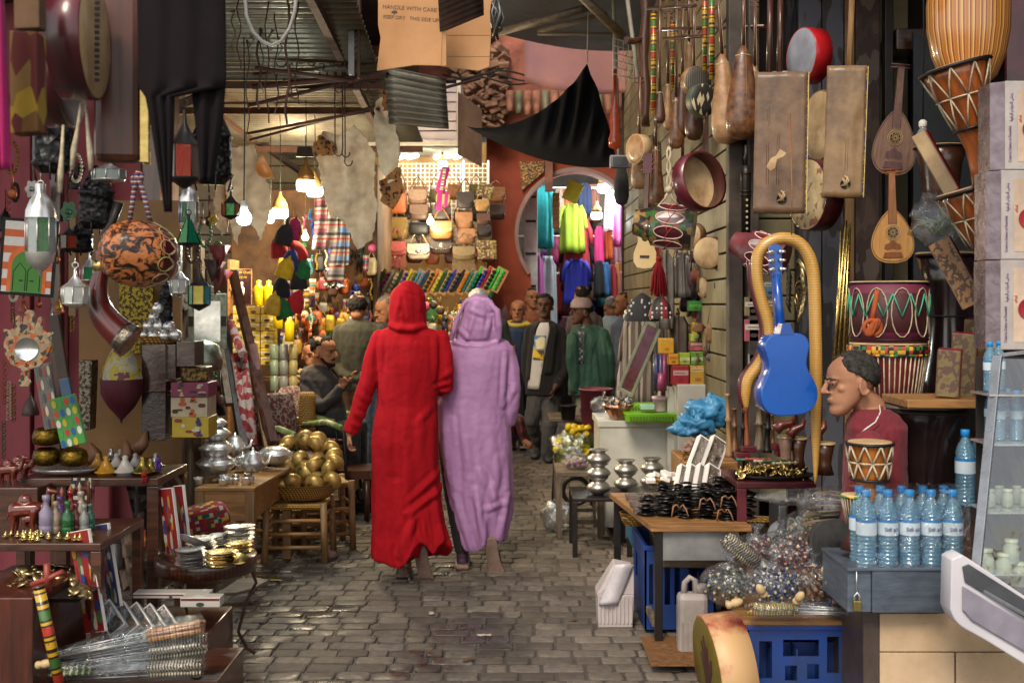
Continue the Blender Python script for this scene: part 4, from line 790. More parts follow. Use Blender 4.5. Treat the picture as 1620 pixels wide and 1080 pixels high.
# ================================================================ BUILDERS OF GOODS
def wb(name,label,cat,x0,y0,x1,y1,Y,dep,mat,group=None,bev=2,rot=(0,0,0),parent=None):
 """a box-shaped thing whose front face spans these pixels at distance Y, dep in metres"""
 u=U(Y);b=MB(u);w_,h=(x1-x0)/2,(y1-y0);b.box(-w_,w_,0,dep/u,0,h)
 return one(name,label,cat,P((x0+x1)/2,y1,Y),b,mat,group,rot,bev*u)
def frame_drum(label,px,py,Y,r,dep,yaw,tilt=0,shell=redsh,skin=hidew,group=None,name='frame_drum',roll=0,jing=False,tw=.92):
 t=thing(name,label,'drum',P(px,py,Y),group,(tilt,roll,yaw));u=U(Y)
 b=MB(u);b.at(0,0,0,90);pr=[(r*.93,-dep),(r,-dep),(r,0),(r*.985,1.2),(r*.93,.8),(r*.93,-dep)];b.lathe(pr,36,cap=False);part('shell',b,shell,t)
 b=MB(u);b.at(0,0,0,90);b.lathe([(0,1.3),(r*.5,1.3),(r*.97,1.0),(r*.99,-.6)],36,cap=False);part('skin',b,skin,t)
 return t,u
def lute(label,x,top,neck,bot,hw,Y,bm,nm,dep=.8,grp=None,lean=0):
 """long-necked lute hung by its pegs: slim neck, pear body"""
 t=thing('long_necked_lute',label,'lute',P(x,neck,Y),grp,(0,lean,0));u=U(Y);h=bot-neck
 b=MB(u);b.lathe([(2.6,0),(hw*.42,-h*.12),(hw*.62,-h*.35),(hw*.9,-h*.6),(hw,-h*.78),(hw*.93,-h*.9),(hw*.6,-h*.98),(0,-h)][::-1],22,dep);part('body',b,bm,t)
 b=MB(u);b.tube([(0,0,-h*.1),(0,0,neck-top)],3,8);[b.tube([(-7,0,neck-top-4-7*k),(7,0,neck-top-4-7*k)],1.1,5)for k in range(2)];part('neck',b,nm,t)
 b=MB(u);b.tube([(hw*.42*math.cos(a),hw*.42*dep*math.sin(a),-h*.12+.6*math.sin(a*3))for a in[q*.52 for q in range(12)]],.8,5,closed=True);part('binding',b,rope,t)
 b=MB(u);b.tube([(1.2,-3.2,neck-top-3),(1.5,-hw*dep-.8,-h*.72)],.28,4);part('string',b,hidew,t);return t,u
def drum(label,px,py,Y,prof,laces=None,rim=None,wm=None,skin=hidew,name='goblet_drum',rot=(0,0,0),cat='drum',lm=None,n_=12,rimm=None,sy=1,grp=None,mid=None):
 """lathe drum; profile (radius, z) in pixels from the bottom up to the skin"""
 t=thing(name,label,cat,P(px,py,Y),grp,rot);u=U(Y);b=MB(u);b.lathe(prof,32,sy);part('body',b,wm,t)
 r,z=prof[-1];b=MB(u);b.lathe([(r+.8,z-2),(r+.9,z+.2),(r*.96,z+1),(0,z+1)],32,sy,cap=False);part('skin',b,skin,t)
 if rim:
  for k,(rr,zz,th)in enumerate(rim):b=MB(u);b.tube([((rr)*math.cos(a),rr*sy*math.sin(a),zz)for a in[2*math.pi*q/32 for q in range(32)]],th,7,closed=True);part('rim_ring',b,rimm or iron,t)
 if laces:
  r0,z0,r1,z1,th=laces;b=MB(u)
  for k in range(n_):
   a0=2*math.pi*k/n_;a1=2*math.pi*(k+.5)/n_;a2=2*math.pi*(k+1)/n_
   f=lambda r_,a,z_:(r_*math.cos(a),r_*sy*math.sin(a),z_)
   ln=lambda p,q:b.tube([f(*p),f((p[0]+q[0])/2+.6,(p[1]+q[1])/2,(p[2]+q[2])/2),f(*q)],th,5)
   if mid is None:ln((r0,a0,z0),(r1,a1,z1));ln((r1,a1,z1),(r0,a2,z0))
   elif mid=='v':ln((r0,a0,z0),(r1,a0,z1))
   else:
    rm,zm=mid;ln((r0,a0,z0),(rm,a1,zm));ln((rm,a1,zm),(r0,a2,z0));ln((rm,a1,zm),(r1,a0,z1));ln((rm,a1,zm),(r1,a2,z1));ln((rm,a1,zm),(rm,a1+2*math.pi/n_,zm))
  part('lacing',b,lm or rope,t)
 return t,u
def gimbri(label,x0,y0,x1,y1,Y,bm,sidew=10,necks=((0,60),),edge=None,yaw=-14,lean=0,nm=None):
 t=thing('box_lute',label,'lute',P((x0+x1)/2,y0,Y),None,(0,lean,yaw));u=U(Y);w_,h=(x1-x0)/2,y1-y0;q=random.Random(int(x0));b=MB(u)
 def fn(i,j):s=math.sin(math.pi*j);return(-w_+2*w_*i+1.2*fbm((i,j,x0),3),-1.5*math.sin(math.pi*i)*1+1.5*fbm((i,j,x0),4),-h*j+.8*fbm((i,0,j),5))
 b.grid(fn,14,22,sidew*1.9);part('body',b,bm,t)
 b=MB(u);b.box(w_-.5,w_+2,1,sidew*1.7,-h+1,-1);part('side_panel',b,edge,t,bev=.002)
 b=MB(u);[b.box(w_+2,w_+2.8,y,y+1.6,-h+1,-1)for y in(1.5,sidew*1.5)];part('side_trim',b,brass,t)
 for dx,up in necks:b=MB(u);b.tube([(dx,5,-6),(dx,5,up)],4.6,10);b.tube([(dx+2,-2,-h*.8),(dx+1,.5,8),(dx,0,up)],.35,4);b.tube([(dx-1.5,-2,-h*.8),(dx-1,.5,8),(dx-1,0,up)],.35,4);part('neck',b,nm or dkwoodz,t)
 b=MB(u);b.at(4,-2.2,-h*.9,90);b.lathe([(0,0),(7.5,0),(8,.6)],20,cap=False);part('sound_hole',b,blk,t)
 b=MB(u)
 for k in range(5):b.tube([(3+5*math.sin(k*2),-3-k*.4,-h*.9+10+3*math.cos(k)),(5+4*math.cos(k*1.5),-4,-h*.9+4),(2+6*math.sin(k),-3,-h*.9-4)],1.3,5)
 part('string_tie',b,hidew,t);return t,u
def oud(label,cx,top,ntop,bot,hw,Y,face,neckm,ros,lean=0):
 t=thing('oud',label,'lute',P(cx,bot,Y),None,(0,lean,0));u=U(Y);h=bot-top
 out=[]
 for k in range(33):
  a=math.pi*(k/32);z=h*(.5-.5*math.cos(a));w_=hw*math.sin(math.pi*min(1,(z/h))**.62)**.62 if 0<z<h else 0;out.append((w_,z))
 o=[(x,z)for x,z in out]+[(-x,z)for x,z in out[::-1][1:-1]]
 b=MB(u);b.prism(o,0,2);part('soundboard',b,face,t)
 b=MB(u)
 b.grid(lambda i,j:((out[int(j*32)][0])*math.cos(math.pi*(1-i))*1.02,2+out[int(j*32)][0]*.62*math.sin(math.pi*i),out[int(j*32)][1]),10,32);part('bowl_back',b,stripe('oud_staves',[(0,'#6b3f20'),(.5,'#b9854a')],.012,0),t)
 b=MB(u);pts=[(x*.95,-.3,h*.03+z*.945)for x,z in o];b.tube(pts,.5,4,closed=True);part('purfling',b,dkwood,t)
 b=MB(u);b.hexa([(-7,-1.2,h*.72),(7,-1.2,h*.72),(7,2,h*.72),(-7,2,h*.72)],[(-5,-1.2,bot-ntop),(5,-1.2,bot-ntop),(5,2,bot-ntop),(-5,2,bot-ntop)]);part('neck',b,neckm,t)
 b=MB(u);b.at(0,-.4,h*.56,90);b.lathe([(0,0),(9,0),(9.6,.5)],24,cap=False);r_=part('rosette',b,blk,t)
 b=MB(u);z0=h*.56
 for k in range(8):a=k*math.pi/4;b.tube([(2.5*math.cos(a),-1,z0+2.5*math.sin(a)),(5*math.cos(a+.25),-1,z0+5*math.sin(a+.25)),(8*math.cos(a),-1,z0+8*math.sin(a)),(5*math.cos(a-.25),-1,z0+5*math.sin(a-.25))],.45,4,closed=True)
 [b.tube([(rr*math.cos(q*.3),-1,z0+rr*math.sin(q*.3))for q in range(21)],.6,5,closed=True)for rr in(9,12,2.5)];part('rosette_tracery',b,ros,r_)
 b=MB(u);b.prism([(-13,h*.2),(13,h*.2),(16,h*.1),(-16,h*.1)],-1.6,0);b.prism([(-14,h*.26),(-9,h*.23),(0,h*.26),(9,h*.23),(14,h*.26),(12,h*.34),(6,h*.37),(0,h*.42),(-6,h*.37),(-12,h*.34)],-.4,0);part('bridge',b,neckm,t)
 b=MB(u);[b.tube([(x*1.3,-1.8,h*.16),(x,-1.6,bot-ntop)],.18,4)for x in(-4,-2.4,-.8,.8,2.4,4)];part('strings',b,hidew,t)
 b=MB(u);b.hexa([(-6,-1,bot-ntop),(6,-1,bot-ntop),(6,3,bot-ntop),(-6,3,bot-ntop)],[(-9,8,bot-ntop+9),(9,8,bot-ntop+9),(9,12,bot-ntop+9),(-9,12,bot-ntop+9)]);[b.tube([(-15,3,bot-ntop+z),(15,3,bot-ntop+z)],1.3,6)for z in(2,7)];part('peg_box',b,neckm,t);return t,u
POT=[(0,0),(9,0),(10,1.5),(17,5),(21,11),(21,13),(17,18),(12,21),(11,23),(14,26),(17,28),(16.5,28.6),(12,26.5),(9.5,23.5),(0,22)]
def pot(label,loc,k,u,mat=steel,grp=None,name='metal_pot',prof=POT,cat='pot',sy=1):
 b=MB(u*k);b.lathe(prof,28,sy,cap=False);return one(name,label,cat,loc,b,mat,grp)
def blob_bag(label,loc,rx,ry,rz,seed=0,name='plastic_bag',cat='bag',mat=None,amp=.25,grp=None,knot=True,n_=26):
 q=random.Random(seed);b=MB();b.ball((0,0,rz),rx,ry,rz,n_)
 if knot:b.tube([(rx*.1,0,rz*1.85),(rx*.12,0,rz*2.15),(rx*.2,0,rz*2.4)],[rx*.2,rx*.07,rx*.22],8)
 s=seed*3.7;v2=[]
 for x,y,z in b.v:
  k=1+amp*fbm((x+s,y,z),2.2/max(rx,.02),3)*1.4+amp*.5*abs(noise.noise(Vector((x+s,y,z))*5/max(rx,.02)));v2.append((x*k,y*k,max(0,rz+(z-rz)*k)))
 b.v=v2;return one(name,label,cat,loc,b,mat or filmm,grp)
def win_box(label,loc,w_,h,d_,u,rot,content,grp=None,name='gift_box'):
 t=thing(name,label,'box',loc,grp,rot);b=MB(u);m_=2.2
 b.ring([(-w_/2,0),(w_/2,0),(w_/2,h),(-w_/2,h)],[(-w_/2+m_,m_),(w_/2-m_,m_),(w_/2-m_,h-m_),(-w_/2+m_,h-m_)],0,d_);b.box(-w_/2,w_/2,d_-.5,d_,0,h);part('card_frame',b,paperw,t)
 b=MB(u);b.box(-w_/2+m_,w_/2-m_,d_*.35,d_-.6,m_,h-m_);part('lining',b,content,t)
 b=MB(u);b.box(-w_/2+m_,w_/2-m_,.2,.35,m_,h-m_);part('window',b,filmm,t);return t
def bulb(label,px,py,Y,k=1,lit=None,watt=0,wire_to=3.4,cfl=False,glass=None,col=(1,.85,.6)):
 t=thing('hanging_bulb',label,'lamp',P(px,py,Y));u=U(Y)*k
 b=MB(u);b.lathe([(0,-13),(7,-11.5),(11,-6.5),(12,-1),(11,4),(7,10),(5,14),(4.6,17)]if not cfl else[(0,-12),(11,-12),(14,-9),(14.5,0),(13,4),(6,6)],18);part('bulb',b,lit or glass,t)
 b=MB(u);b.lathe([(5,15),(6,17),(6,24),(3,27)]if not cfl else[(14,4),(13,12),(9,20),(4,26),(3,34)],14);part('socket',b,white if not cfl else mt('lamp_housing','#b28a55',.3,.6),t)
 z=wire_to-P(0,py,Y).z;b=MB();b.tube([(0,0,25*u),(.004,0,z*.5),(0,0,z)],.0035,5);part('wire',b,blk,t)
 if watt:lamp((0,0,-18*u),watt,col,.05,t)
 return t
def heap(name,label,cat,grp,n_,px0,px1,Y0,Y1,Z,proto,hgt,seed,rots=(180,180,180),kr=(.85,1.15),labels=None):
 """copies of one small thing lying in a heap"""
 q=random.Random(seed);out=[]
 for k in range(n_):
  Yk=q.uniform(Y0,Y1);x=q.uniform(px0,px1);cx_=(px0+px1)/2;e=1-min(1,abs(x-cx_)/((px1-px0)/2))**2
  l=G(x,Yk,Z+hgt*e*q.uniform(.1,1));o=proto if k==0 else dup(proto)
  o.location=l;o.rotation_euler=[R(q.uniform(-a,a))for a in rots];s=q.uniform(*kr);o.scale=(s,s,s);tag(o,label if not labels else labels[k%len(labels)],cat,grp);out.append(o)
 return out
def table(name,label,cat,px0,px1,Yf,Yb,Z,th,mat,legm,legw=.04,apron=0,apm=None,legs=None,skew=0,cross=None,top_over=.0,grp=None):
 """px0/px1 at the front edge; legs stand at the corners"""
 a,c=G(px0,Yf).x,G(px1,Yf).x;t=thing(name,label,cat,((a+c)/2,(Yf+Yb)/2,0),grp);w_,d_=(c-a)/2,(Yb-Yf)/2
 b=MB();s=skew;b.hexa([(-w_,-d_,Z-th),(w_,-d_,Z-th),(w_+s,d_,Z-th),(-w_+s,d_,Z-th)],[(-w_,-d_,Z),(w_,-d_,Z),(w_+s,d_,Z),(-w_+s,d_,Z)]);part('tabletop',b,mat,t,bev=.004)
 for i,j in((-1,-1),(1,-1),(1,1),(-1,1)):
  b=MB();x=i*(w_-legw/2-top_over)+(s if j>0 else 0);y=j*(d_-legw/2-top_over);b.box(x-legw/2,x+legw/2,y-legw/2,y+legw/2,0,Z-th-.001);part('leg',b,legm,t,bev=.003)
 if apron:b=MB();b.box(-w_+legw,w_-legw,-d_+.004+top_over,-d_+.018+top_over,Z-th-apron,Z-th-.002);b.box(-w_+.006+top_over,-w_+.02+top_over,-d_+legw,d_-legw,Z-th-apron,Z-th-.002);b.box(w_-.02-top_over,w_-.006-top_over,-d_+legw,d_-legw,Z-th-apron,Z-th-.002);part('apron',b,apm or legm,t,bev=.002)
 if cross:b=MB();[b.box(-w_+legw,w_-legw,y*(d_-legw/2)-.01,y*(d_-legw/2)+.01,cross,cross+.025)for y in(-1,1)];[b.box(x*(w_-legw/2)-.01,x*(w_-legw/2)+.01,-d_+legw,d_-legw,cross+.03,cross+.055)for x in(-1,1)];part('stretcher',b,legm,t,bev=.002)
 return t
 # ================================================================ RIGHT SIDE: INSTRUMENTS
gourd1=mt('pale_gourd_skin','#a9825a',.45,0,'#6d4a2e',12,.25,40,coat=.2);gourd2=mt('dark_gourd_skin','#54301f',.35,0,'#2a1710',14,.25,40,coat=.4)
gourd3=mt('worn_brown_skin','#7a4e2c',.4,0,'#3a2114',30,.3,50,coat=.3)
rasta=stripe('banded_cane',[(0,'#c79a1e'),(.14,'#191410'),(.18,'#c79a1e'),(.24,'#191410'),(.28,'#b5331f'),(.46,'#191410'),(.5,'#c79a1e'),(.56,'#191410'),(.6,'#3f6b2a'),(.8,'#191410'),(.84,'#c79a1e'),(.92,'#191410')],.16,2,.4,.3)
gimb=mt('goat_hide_face','#75593f',.55,0,'#4a3628',9,.35,30,coat=.15);gimb2=mt('tan_hide_face','#9a7a50',.5,0,'#5e4530',6,.35,26,coat=.2)
edge=patch('enamel_side',['#3a3560','#8e7a2a','#4b4670','#b59a3a','#2f2a4a'],120,.4,metal=.3)
def cane(label,x,y0,y1,Y,r=4,grp=None,lean=0,mat=rasta):
 u=U(Y);b=MB(u);h=y1-y0;b.tube([(0,0,0),(0,0,h*.6),(0,0,h)],[r*.85,r,r],12);t=thing('banded_flute',label,'flute',P(x,y1,Y),grp,(0,lean,0));part('tube',b,mat,t)
 b=MB(u);[b.at(0,-r,h*(.35+.07*k),90).lathe([(0,0),(1.1,0)],8,cap=False)for k in range(6)];
 b.M=Matrix();b.tube([(0,0,h),(0,0,h+3)],[r*1.15,r*1.15],12);part('mouthpiece',b,dkwood,t);return t
cane('banded cane flute standing before the rough pole, leftmost of the hanging instruments',1034,22,181,7.4,4.6)
cane('half-hidden banded flute behind the smallest pale-bodied lute',1064,38,140,7.3,3.6)
cane('left of the two long banded flutes above the zigzag-patterned rattle',1115,-20,112,6.5,4.2)
cane('right of the two long banded flutes above the zigzag-patterned rattle',1126,-20,126,6.45,4.8)
b=MB();q=U(7.5);pts=[P(1020+1.5*math.sin(k),-20+k*22,7.5)for k in range(11)];b.tube(pts,[.032+.006*math.sin(k*2)for k in range(11)],9);[b.tube([P(1019,y,7.5),P(1002,y+5,7.45),P(990,y+3,7.4)],[.02,.018,.022],7)for y in(60,62)]
one('wooden_pole','rough dark branch pole the instruments hang from','pole',(0,0,0),b,dkwoodz)
b=MB()
for y,x0,x1 in((12,1025,1100),(45,1038,1210),(60,1050,1110),(118,1075,1250)):b.tube([P(x0,y+2,7.2),P(x1,y-3,6.2)],.012,6)
one('hanging_bar','dark wooden bars carrying the hanging lutes','rail',(0,0,0),b,dkwood)
lute('smallest hanging lute with a pale slender body, beside the banded flutes',1057,18,125,207,8,7.2,gourd1,dkwoodz)
lute('slim dark lute hanging second from the left of the row',1080,5,118,217,14,7.0,gourd2,dkwoodz,.7)
lute('dark lute hanging behind the round zigzag-patterned rattle',1098,-10,112,223,15,6.8,gourd2,dkwoodz,.7)
lute('large pale gourd lute hanging left of the darkest pear-shaped lute',1142,-20,84,229,25,6.3,gourd1,dkwoodz,.75,lean=-4)
lute('darkest and broadest pear-shaped lute, worn leather body with bald spots',1176,-20,70,222,29,6.1,gourd3,dkwoodz,.7)
lute('pale lute peeping out behind the left edge of the large hide box lute',1194,0,100,218,14,6.25,gourd1,dkwoodz,.7)
zig=patch('zigzag_print',['#1a1612','#cdbd98','#1a1612','#bfae88','#241e18'],70,st=(1,.2,.35),mode='square',rot=(0,R(35),0))
t,u=frame_drum('round rattle with a black and cream zigzag face',1114,158,6.35,26,14,25,shell=mt('green_grey_shell','#55604f',.5,0,'#39402f',7),skin=zig,name='round_rattle')
frame_drum('round rattle with a grey ribbed face tucked behind the zigzag one',1104,128,6.6,24,14,20,shell=gourd1,skin=stripe('fan_ribs',[(0,'#6f6960'),(.5,'#3c3832')],.012,0),name='round_rattle')
gimbri('large box lute with brown mottled goat hide face and enamelled edge, two poles above',1196,114,1276,337,5.6,gimb,9,((-19,130),(-3,130)),edge,-12,1)
gimbri('box lute with a tan hide face and yellow banded neck, right of the larger one',1310,104,1370,312,5.5,gimb2,10,((4,120),),edge,-14,2,nm=ltwoodz)
t=thing('leather_scrap','scrap of pale hide stuck on the large box lute','leather',P(1226,256,5.5));u=U(5.5);b=MB(u);b.prism([(-14,-8),(-6,6),(2,10),(8,20),(18,14),(14,9),(3,4),(0,-10),(-7,-14)],0,1.2);part('hide',b,hidew,t)
frame_drum('bright red frame drum with a pale blue-grey skin above the large box lute',1268,88,5.9,44,28,-72,shell=mt('bright_red_paint','#b01c22',.35,0,'#8a141a',3,coat=.4),skin=mt('blue_grey_skin','#8d8e98',.5),roll=4)
frame_drum('plain tan frame drum behind the right edge of the large box lute',1296,198,5.8,55,26,-74,shell=mt('tan_shell','#8b6a42',.5,0,'#67492c',5),skin=hidew)
t,u=frame_drum('dark red frame drum with a painted cream skin below the tan frame drum',1277,308,5.75,57,30,-72,shell=redsh,skin=patch('painted_cream_skin',['#bfa77c','#c4ad82','#b89f74','#8d5b44','#c2ab80'],40),roll=3)
frame_drum('wine red frame drum seen from behind, hanging above the open doorway',1098,290,6.0,47,24,215,8,redsh,hidew)
t=thing('small_guitar','small natural-wood guitar hanging under the painted drum','guitar',P(1020,425,6.7),None,(0,2,-35));u=U(6.7)
GT=[(0,0),(14,2),(21,12),(21,26),(16,38),(13.5,46),(15,56),(16.5,66),(13,78),(5,84),(0,84)]
def gbody(b,k,y0,y1):o=[(x*k,z*k)for x,z in GT];b.prism(o+[(-x,z)for x,z in o[::-1][1:-1]],y0,y1,True)
b=MB(u);gbody(b,.95,0,22);part('body',b,mt('red_gloss','#8a1a1c',.25,coat=.6),t,bev=.003);b=MB(u);gbody(b,.96,-1.2,-.1);part('soundboard',b,mt('spruce_top','#c4a674',.4,0,'#a9884f',3),t)
b=MB(u);b.box(-4,4,-3,1,78,150);part('neck',b,dkwoodz,t,bev=.002);b=MB(u);b.box(-8,8,-2,2,150,182);[b.ball((s*9,0,156+8*k),2.2,n=8)for s in(-1,1)for k in range(3)];part('headstock',b,redsh,t,bev=.002)
b=MB(u);b.at(0,-1.3,50,90);b.lathe([(0,0),(7,0)],16,cap=False);part('sound_hole',b,blk,t);b=MB(u);b.box(-8,8,-2.6,-1.2,17,21);part('bridge',b,iron,t)
floral=patch('camouflage_print',['#1f2417','#7a4a24','#37602c','#201510','#8d6a2c','#2c1a12'],30,.4,coat=.3,mode='cell')
def rawhide_drum(label,px,py,Y,r,L_,rot,wm=floral,lm='#e0b8b0',em=None):
 t=thing('painted_drum',label,'drum',P(px,py,Y),None,rot);u=U(Y);b=MB(u);b.at(0,0,0,0,90);b.lathe([(r*.6,-L_*.75),(r*.62,-L_*.68),(r*.8,-L_*.4),(r,-L_*.35),(r,L_*.5)],28,cap=False);b.lathe([(0,L_*.5),(r,L_*.5)],28,cap=False);part('body',b,wm,t)
 b=MB(u);b.at(0,0,0,0,90);b.lathe([(0,-L_*.7),(r*.58,-L_*.7)],24,cap=False);part('inside',b,em or mt('drum_inside','#4b3a30',.8),t)
 n_=9
 for k in range(n_):
  a=2*math.pi*k/n_;f=lambda s,c_:(s,(r+.8)*math.cos(a+c_),(r+.8)*math.sin(a+c_));el=[(2+(L_*.3)*math.cos(q*.4),.29*math.sin(q*.4))for q in range(16)]
  b=MB(u);b.add([f(x,c_)for x,c_ in el],[tuple(range(16))]);part('rawhide_loop',b,redsh,t);b=MB(u);b.tube([f(x,c_)for x,c_ in el],.9,5,closed=True);part('loop_cord',b,mt('pink_cord',lm,.8),t)
 b=MB(u)
 for k in range(n_):a=2*math.pi*(k+.5)/n_;a2=a+2*math.pi/n_;g_=lambda x,q:(x,(r+1.6)*math.cos(q),(r+1.6)*math.sin(q));b.tube([g_(-L_*.05,a),g_(L_*.02,(a+a2)/2),g_(L_*.12,a),g_(L_*.02,(a+a2)/2),g_(-L_*.05,a2)],.7,4)
 part('lacing',b,mt('red_cord','#c22a30',.7),t);return t
rawhide_drum('camouflage-painted drum with red lacing hanging by a white braided rope',1060,358,6.2,34,76,(0,8,-14))
rawhide_drum('pinkish laced drum half hidden behind the wooden snake',1208,400,5.4,30,70,(0,20,-30),mt('pink_mottled','#6e2b30',.5,0,'#3d1a20',6),em=mt('red_inside','#a84438',.6))
b=MB();u=U(6.2);q=P(1058,300,6.15);
for s in(-1,1):b.tube([q,q+Vector((s*6*u,0,-14*u)),q+Vector((s*20*u,0,-30*u))],.006,6);b.tube([P(1058+s*3*math.sin(k),232+7*k,6.15)for k in range(11)],.006,6)
b.ball(q,.022,n=8);one('braided_rope','white braided rope holding the camouflage drum','rope',(0,0,0),b,rope)
t=thing('shell_hat','black cap sewn with cowrie shells hanging at the end of the slat wall','hat',P(1016,508,6.6));u=U(6.6)
b=MB(u);b.lathe([(27,0),(28,6),(24,22),(15,36),(4,44),(0,45)],20,.8,cap=False);part('crown',b,cloth('black_felt',(.012,.011,.013)),t)
b=MB(u);qq=random.Random(4)
for k in range(46):a=qq.uniform(0,6.28);z=qq.uniform(3,34);rr=float(np.interp(z,[0,6,22,36],[27,28,24,15]))+.6;b.ball((rr*math.cos(a),rr*.8*math.sin(a),z),2,1.4,2.6,6)
part('cowrie_shells',b,mt('cowrie','#b9b0a2',.3),t)
def tassel(label,px,y0,y1,Y,w_,col,name='tassel',n_=26,grp=None):
 u=U(Y);b=MB(u);q=random.Random(int(px));h=y1-y0
 for k in range(n_):x=q.uniform(-1,1);y=q.uniform(-1,1);e=x*w_+q.uniform(-1,1);b.tube([(x*2,y*2,0),(x*w_*.7+q.uniform(-1,1),y*w_*.4,-h*.4),(e,y*w_*.5,-h*q.uniform(.85,1))],1.1,4)
 b.ball((0,0,0),5,n=10);return one(name,label,'tassel',P(px,y0,Y),b,mt('wool_'+col.strip('#'),col,.9,0,None,20),grp)
tassel('thick red wool tassel above the cowrie caps',1042,410,470,6.5,15,'#a3161f',n_=60)
t=thing('shell_hat','red and black cap with cowrie rows under the red tassel','hat',P(1045,510,6.45));b=MB(U(6.45));b.lathe([(18,6),(19,12),(15,28),(6,40),(0,42)],18,.8,cap=False);part('crown',b,stripe('red_black_felt',[(0,'#7c1420'),(.4,'#15100f')],.09,0),t)
b=MB(U(6.45));[b.ball((x*7,-14+abs(x)*2,8+z*7),2,1.2,2.6,6)for x in(-2,-1,0,1,2)for z in range(4-abs(x))];part('cowrie_shells',b,MATS['cowrie'],t)
b=MB(u:=U(7.8));b.lathe([(0,-62),(9,-58),(13,-45),(12,-20),(8,0),(4,12)],14,.6);one('leather_slipper','dark slipper-shaped pouch under the floodlight','pouch',P(983,262+5,8.2),b,black)
t=thing('floodlight','small grey floodlight fixed at the end of the black cloth','lamp',P(983,252,8.0));u=U(8);b=MB(u);b.box(-18,14,-6,8,-14,6);part('housing',b,greyiron,t,bev=.006);b=MB(u);b.box(-14,10,-7.5,-6.2,-11,3);part('lens',b,mt('floodlight_glass','#3a3c3c',.1),t)
b=MB(u:=U(5.9));b.tube([(0,0,0),(0,0,95),(0,0,108)],[7,8,6],14);b.tube([(0,0,108),(0,0,140)],3,8);[b.tube([(0,0,z),(0,0,z+2)],9,14)for z in(0,60,66,94)]
t=thing('black_flute','black turned flute with a pale reed hanging beside the large box lute','flute',P(1180,370,5.9));part('tube',b,iron,t);b=MB(u);[b.at(0,-8,8+9*k,90).lathe([(0,.3),(2,.3)],8,cap=False)for k in range(6)];part('finger_hole',b,hidew,t)
t=thing('circular_bells','strap of stacked jingling cymbals hanging behind the blue guitar','cymbals',P(1256,420,5.2));u=U(5.2)
for k in range(9):b=MB(u);b.at(9+2*math.sin(k),k-4,-8-8*k,15*math.sin(k),70+5*k);b.lathe([(14,0),(17,1),(19,4),(17,5)],18,cap=False);part('jingle',b,dbrass,t)
for k in range(7):b=MB(u);b.at(-9,k,-10-9*k,10,75);b.lathe([(10,0),(13,3)],16,cap=False);part('jingle',b,iron,t)
t=thing('wooden_snake','long ribbed golden wooden snake arched over the blue guitar','carving',P(1165,655,4.8));u=U(4.8)
sn=stripe('ribbed_gold_cane',[(0,'#c99a4c'),(.88,'#5a3a1a')],.0105,2,.35,.3);pts=[(1181,646),(1180,625),(1184,600),(1203,574),(1217,546),(1216,513),(1206,478),(1198,440),(1199,405),(1214,385),(1240,377),(1266,386),(1282,412),(1288,450),(1290,520),(1291,600),(1291,690),(1290,765)]
rr=[3,8,9.5,10,10,9.5,9,9.5,10,10,10,10,10.5,10,10,10,7.5,1.5]
def smooth_path(p,rr,k=4):
 o=[];r_=[]
 for i in range(len(p)-1):
  a,b_,c,d_=p[max(i-1,0)],p[i],p[i+1],p[min(i+2,len(p)-1)]
  for q in range(k):
   s=q/k;o.append(tuple(.5*(2*b_[j]+(c[j]-a[j])*s+(2*a[j]-5*b_[j]+4*c[j]-d_[j])*s*s+(-a[j]+3*b_[j]-3*c[j]+d_[j])*s**3)for j in range(len(b_))));r_.append(rr[i]+(rr[i+1]-rr[i])*s)
 return o+[p[-1]],r_+[rr[-1]]
p2,r2_=smooth_path([(x-1165,0,655-y)for x,y in pts],rr);b=MB(u);b.tube(p2,r2_,14);part('body',b,sn,t)
b=MB(u);b.tube([(x-(2.5+r_*.8)*(1 if i<55 else 1),y+4,z)for i,((x,y,z),r_)in enumerate(zip(p2,r2_))][:32],[r_*.5 for r_ in r2_][:32],10);part('painted_edge',b,redsh,t)
b=MB();b.tube([P(1252,378,4.8),P(1253,300,4.6),P(1250,180,5)],.002,4);one('string','thin orange string the wooden snake hangs from','string',(0,0,0),b,mt('orange_string','#a8602c',.7))
t=thing('blue_guitar','glossy bright blue small guitar hanging with its back to the street','guitar',P(1251,657,4.65),None,(0,-3,8));u=U(4.65)
bl=mt('blue_gloss_paint',(.003,.075,.36),.25,0,(.003,.06,.3),5,.06,12,coat=.5);o_=[(0,0),(22,1),(38,9),(46,24),(46,42),(39,58),(33,70),(31,82),(34,96),(37,108),(34,120),(24,128),(8,130),(0,130)]
o3,_=smooth_path([(x,z)for x,z in o_],[1]*len(o_),3);b=MB(u);b.prism(o3+[(-x,z)for x,z in o3[::-1][1:-1]],0,36,True);part('body',b,bl,t,bev=.004)
b=MB(u);b.hexa([(-7,26,118),(7,26,118),(7,36,118),(-7,36,118)],[(-7,30,222),(7,30,222),(7,36,222),(-7,36,222)]);b.prism([(-12,128),(12,128),(6,146),(-6,146)],-1,28);b.M=Matrix();b.tube([(0,22,126),(0,27,175),(0,29,224)],[9,7.6,6.8],12,sq=.9);part('neck',b,bl,t)
b=MB(u);b.prism([(-9,220),(9,220),(11,238),(10,268),(6,272),(-6,272),(-10,268),(-11,238)],29,36);part('headstock',b,bl,t,bev=.002)
for s in(-1,1):
 for k in range(3):
  b=MB(u);b.at(s*7,27,232+14*k,90);b.lathe([(0,0),(3.5,0),(3.5,3),(0,3)],10);b.M=Matrix();b.ball((s*11,24,232+14*k),4.5,3,2.6,8);part('tuning_peg',b,steel,t)
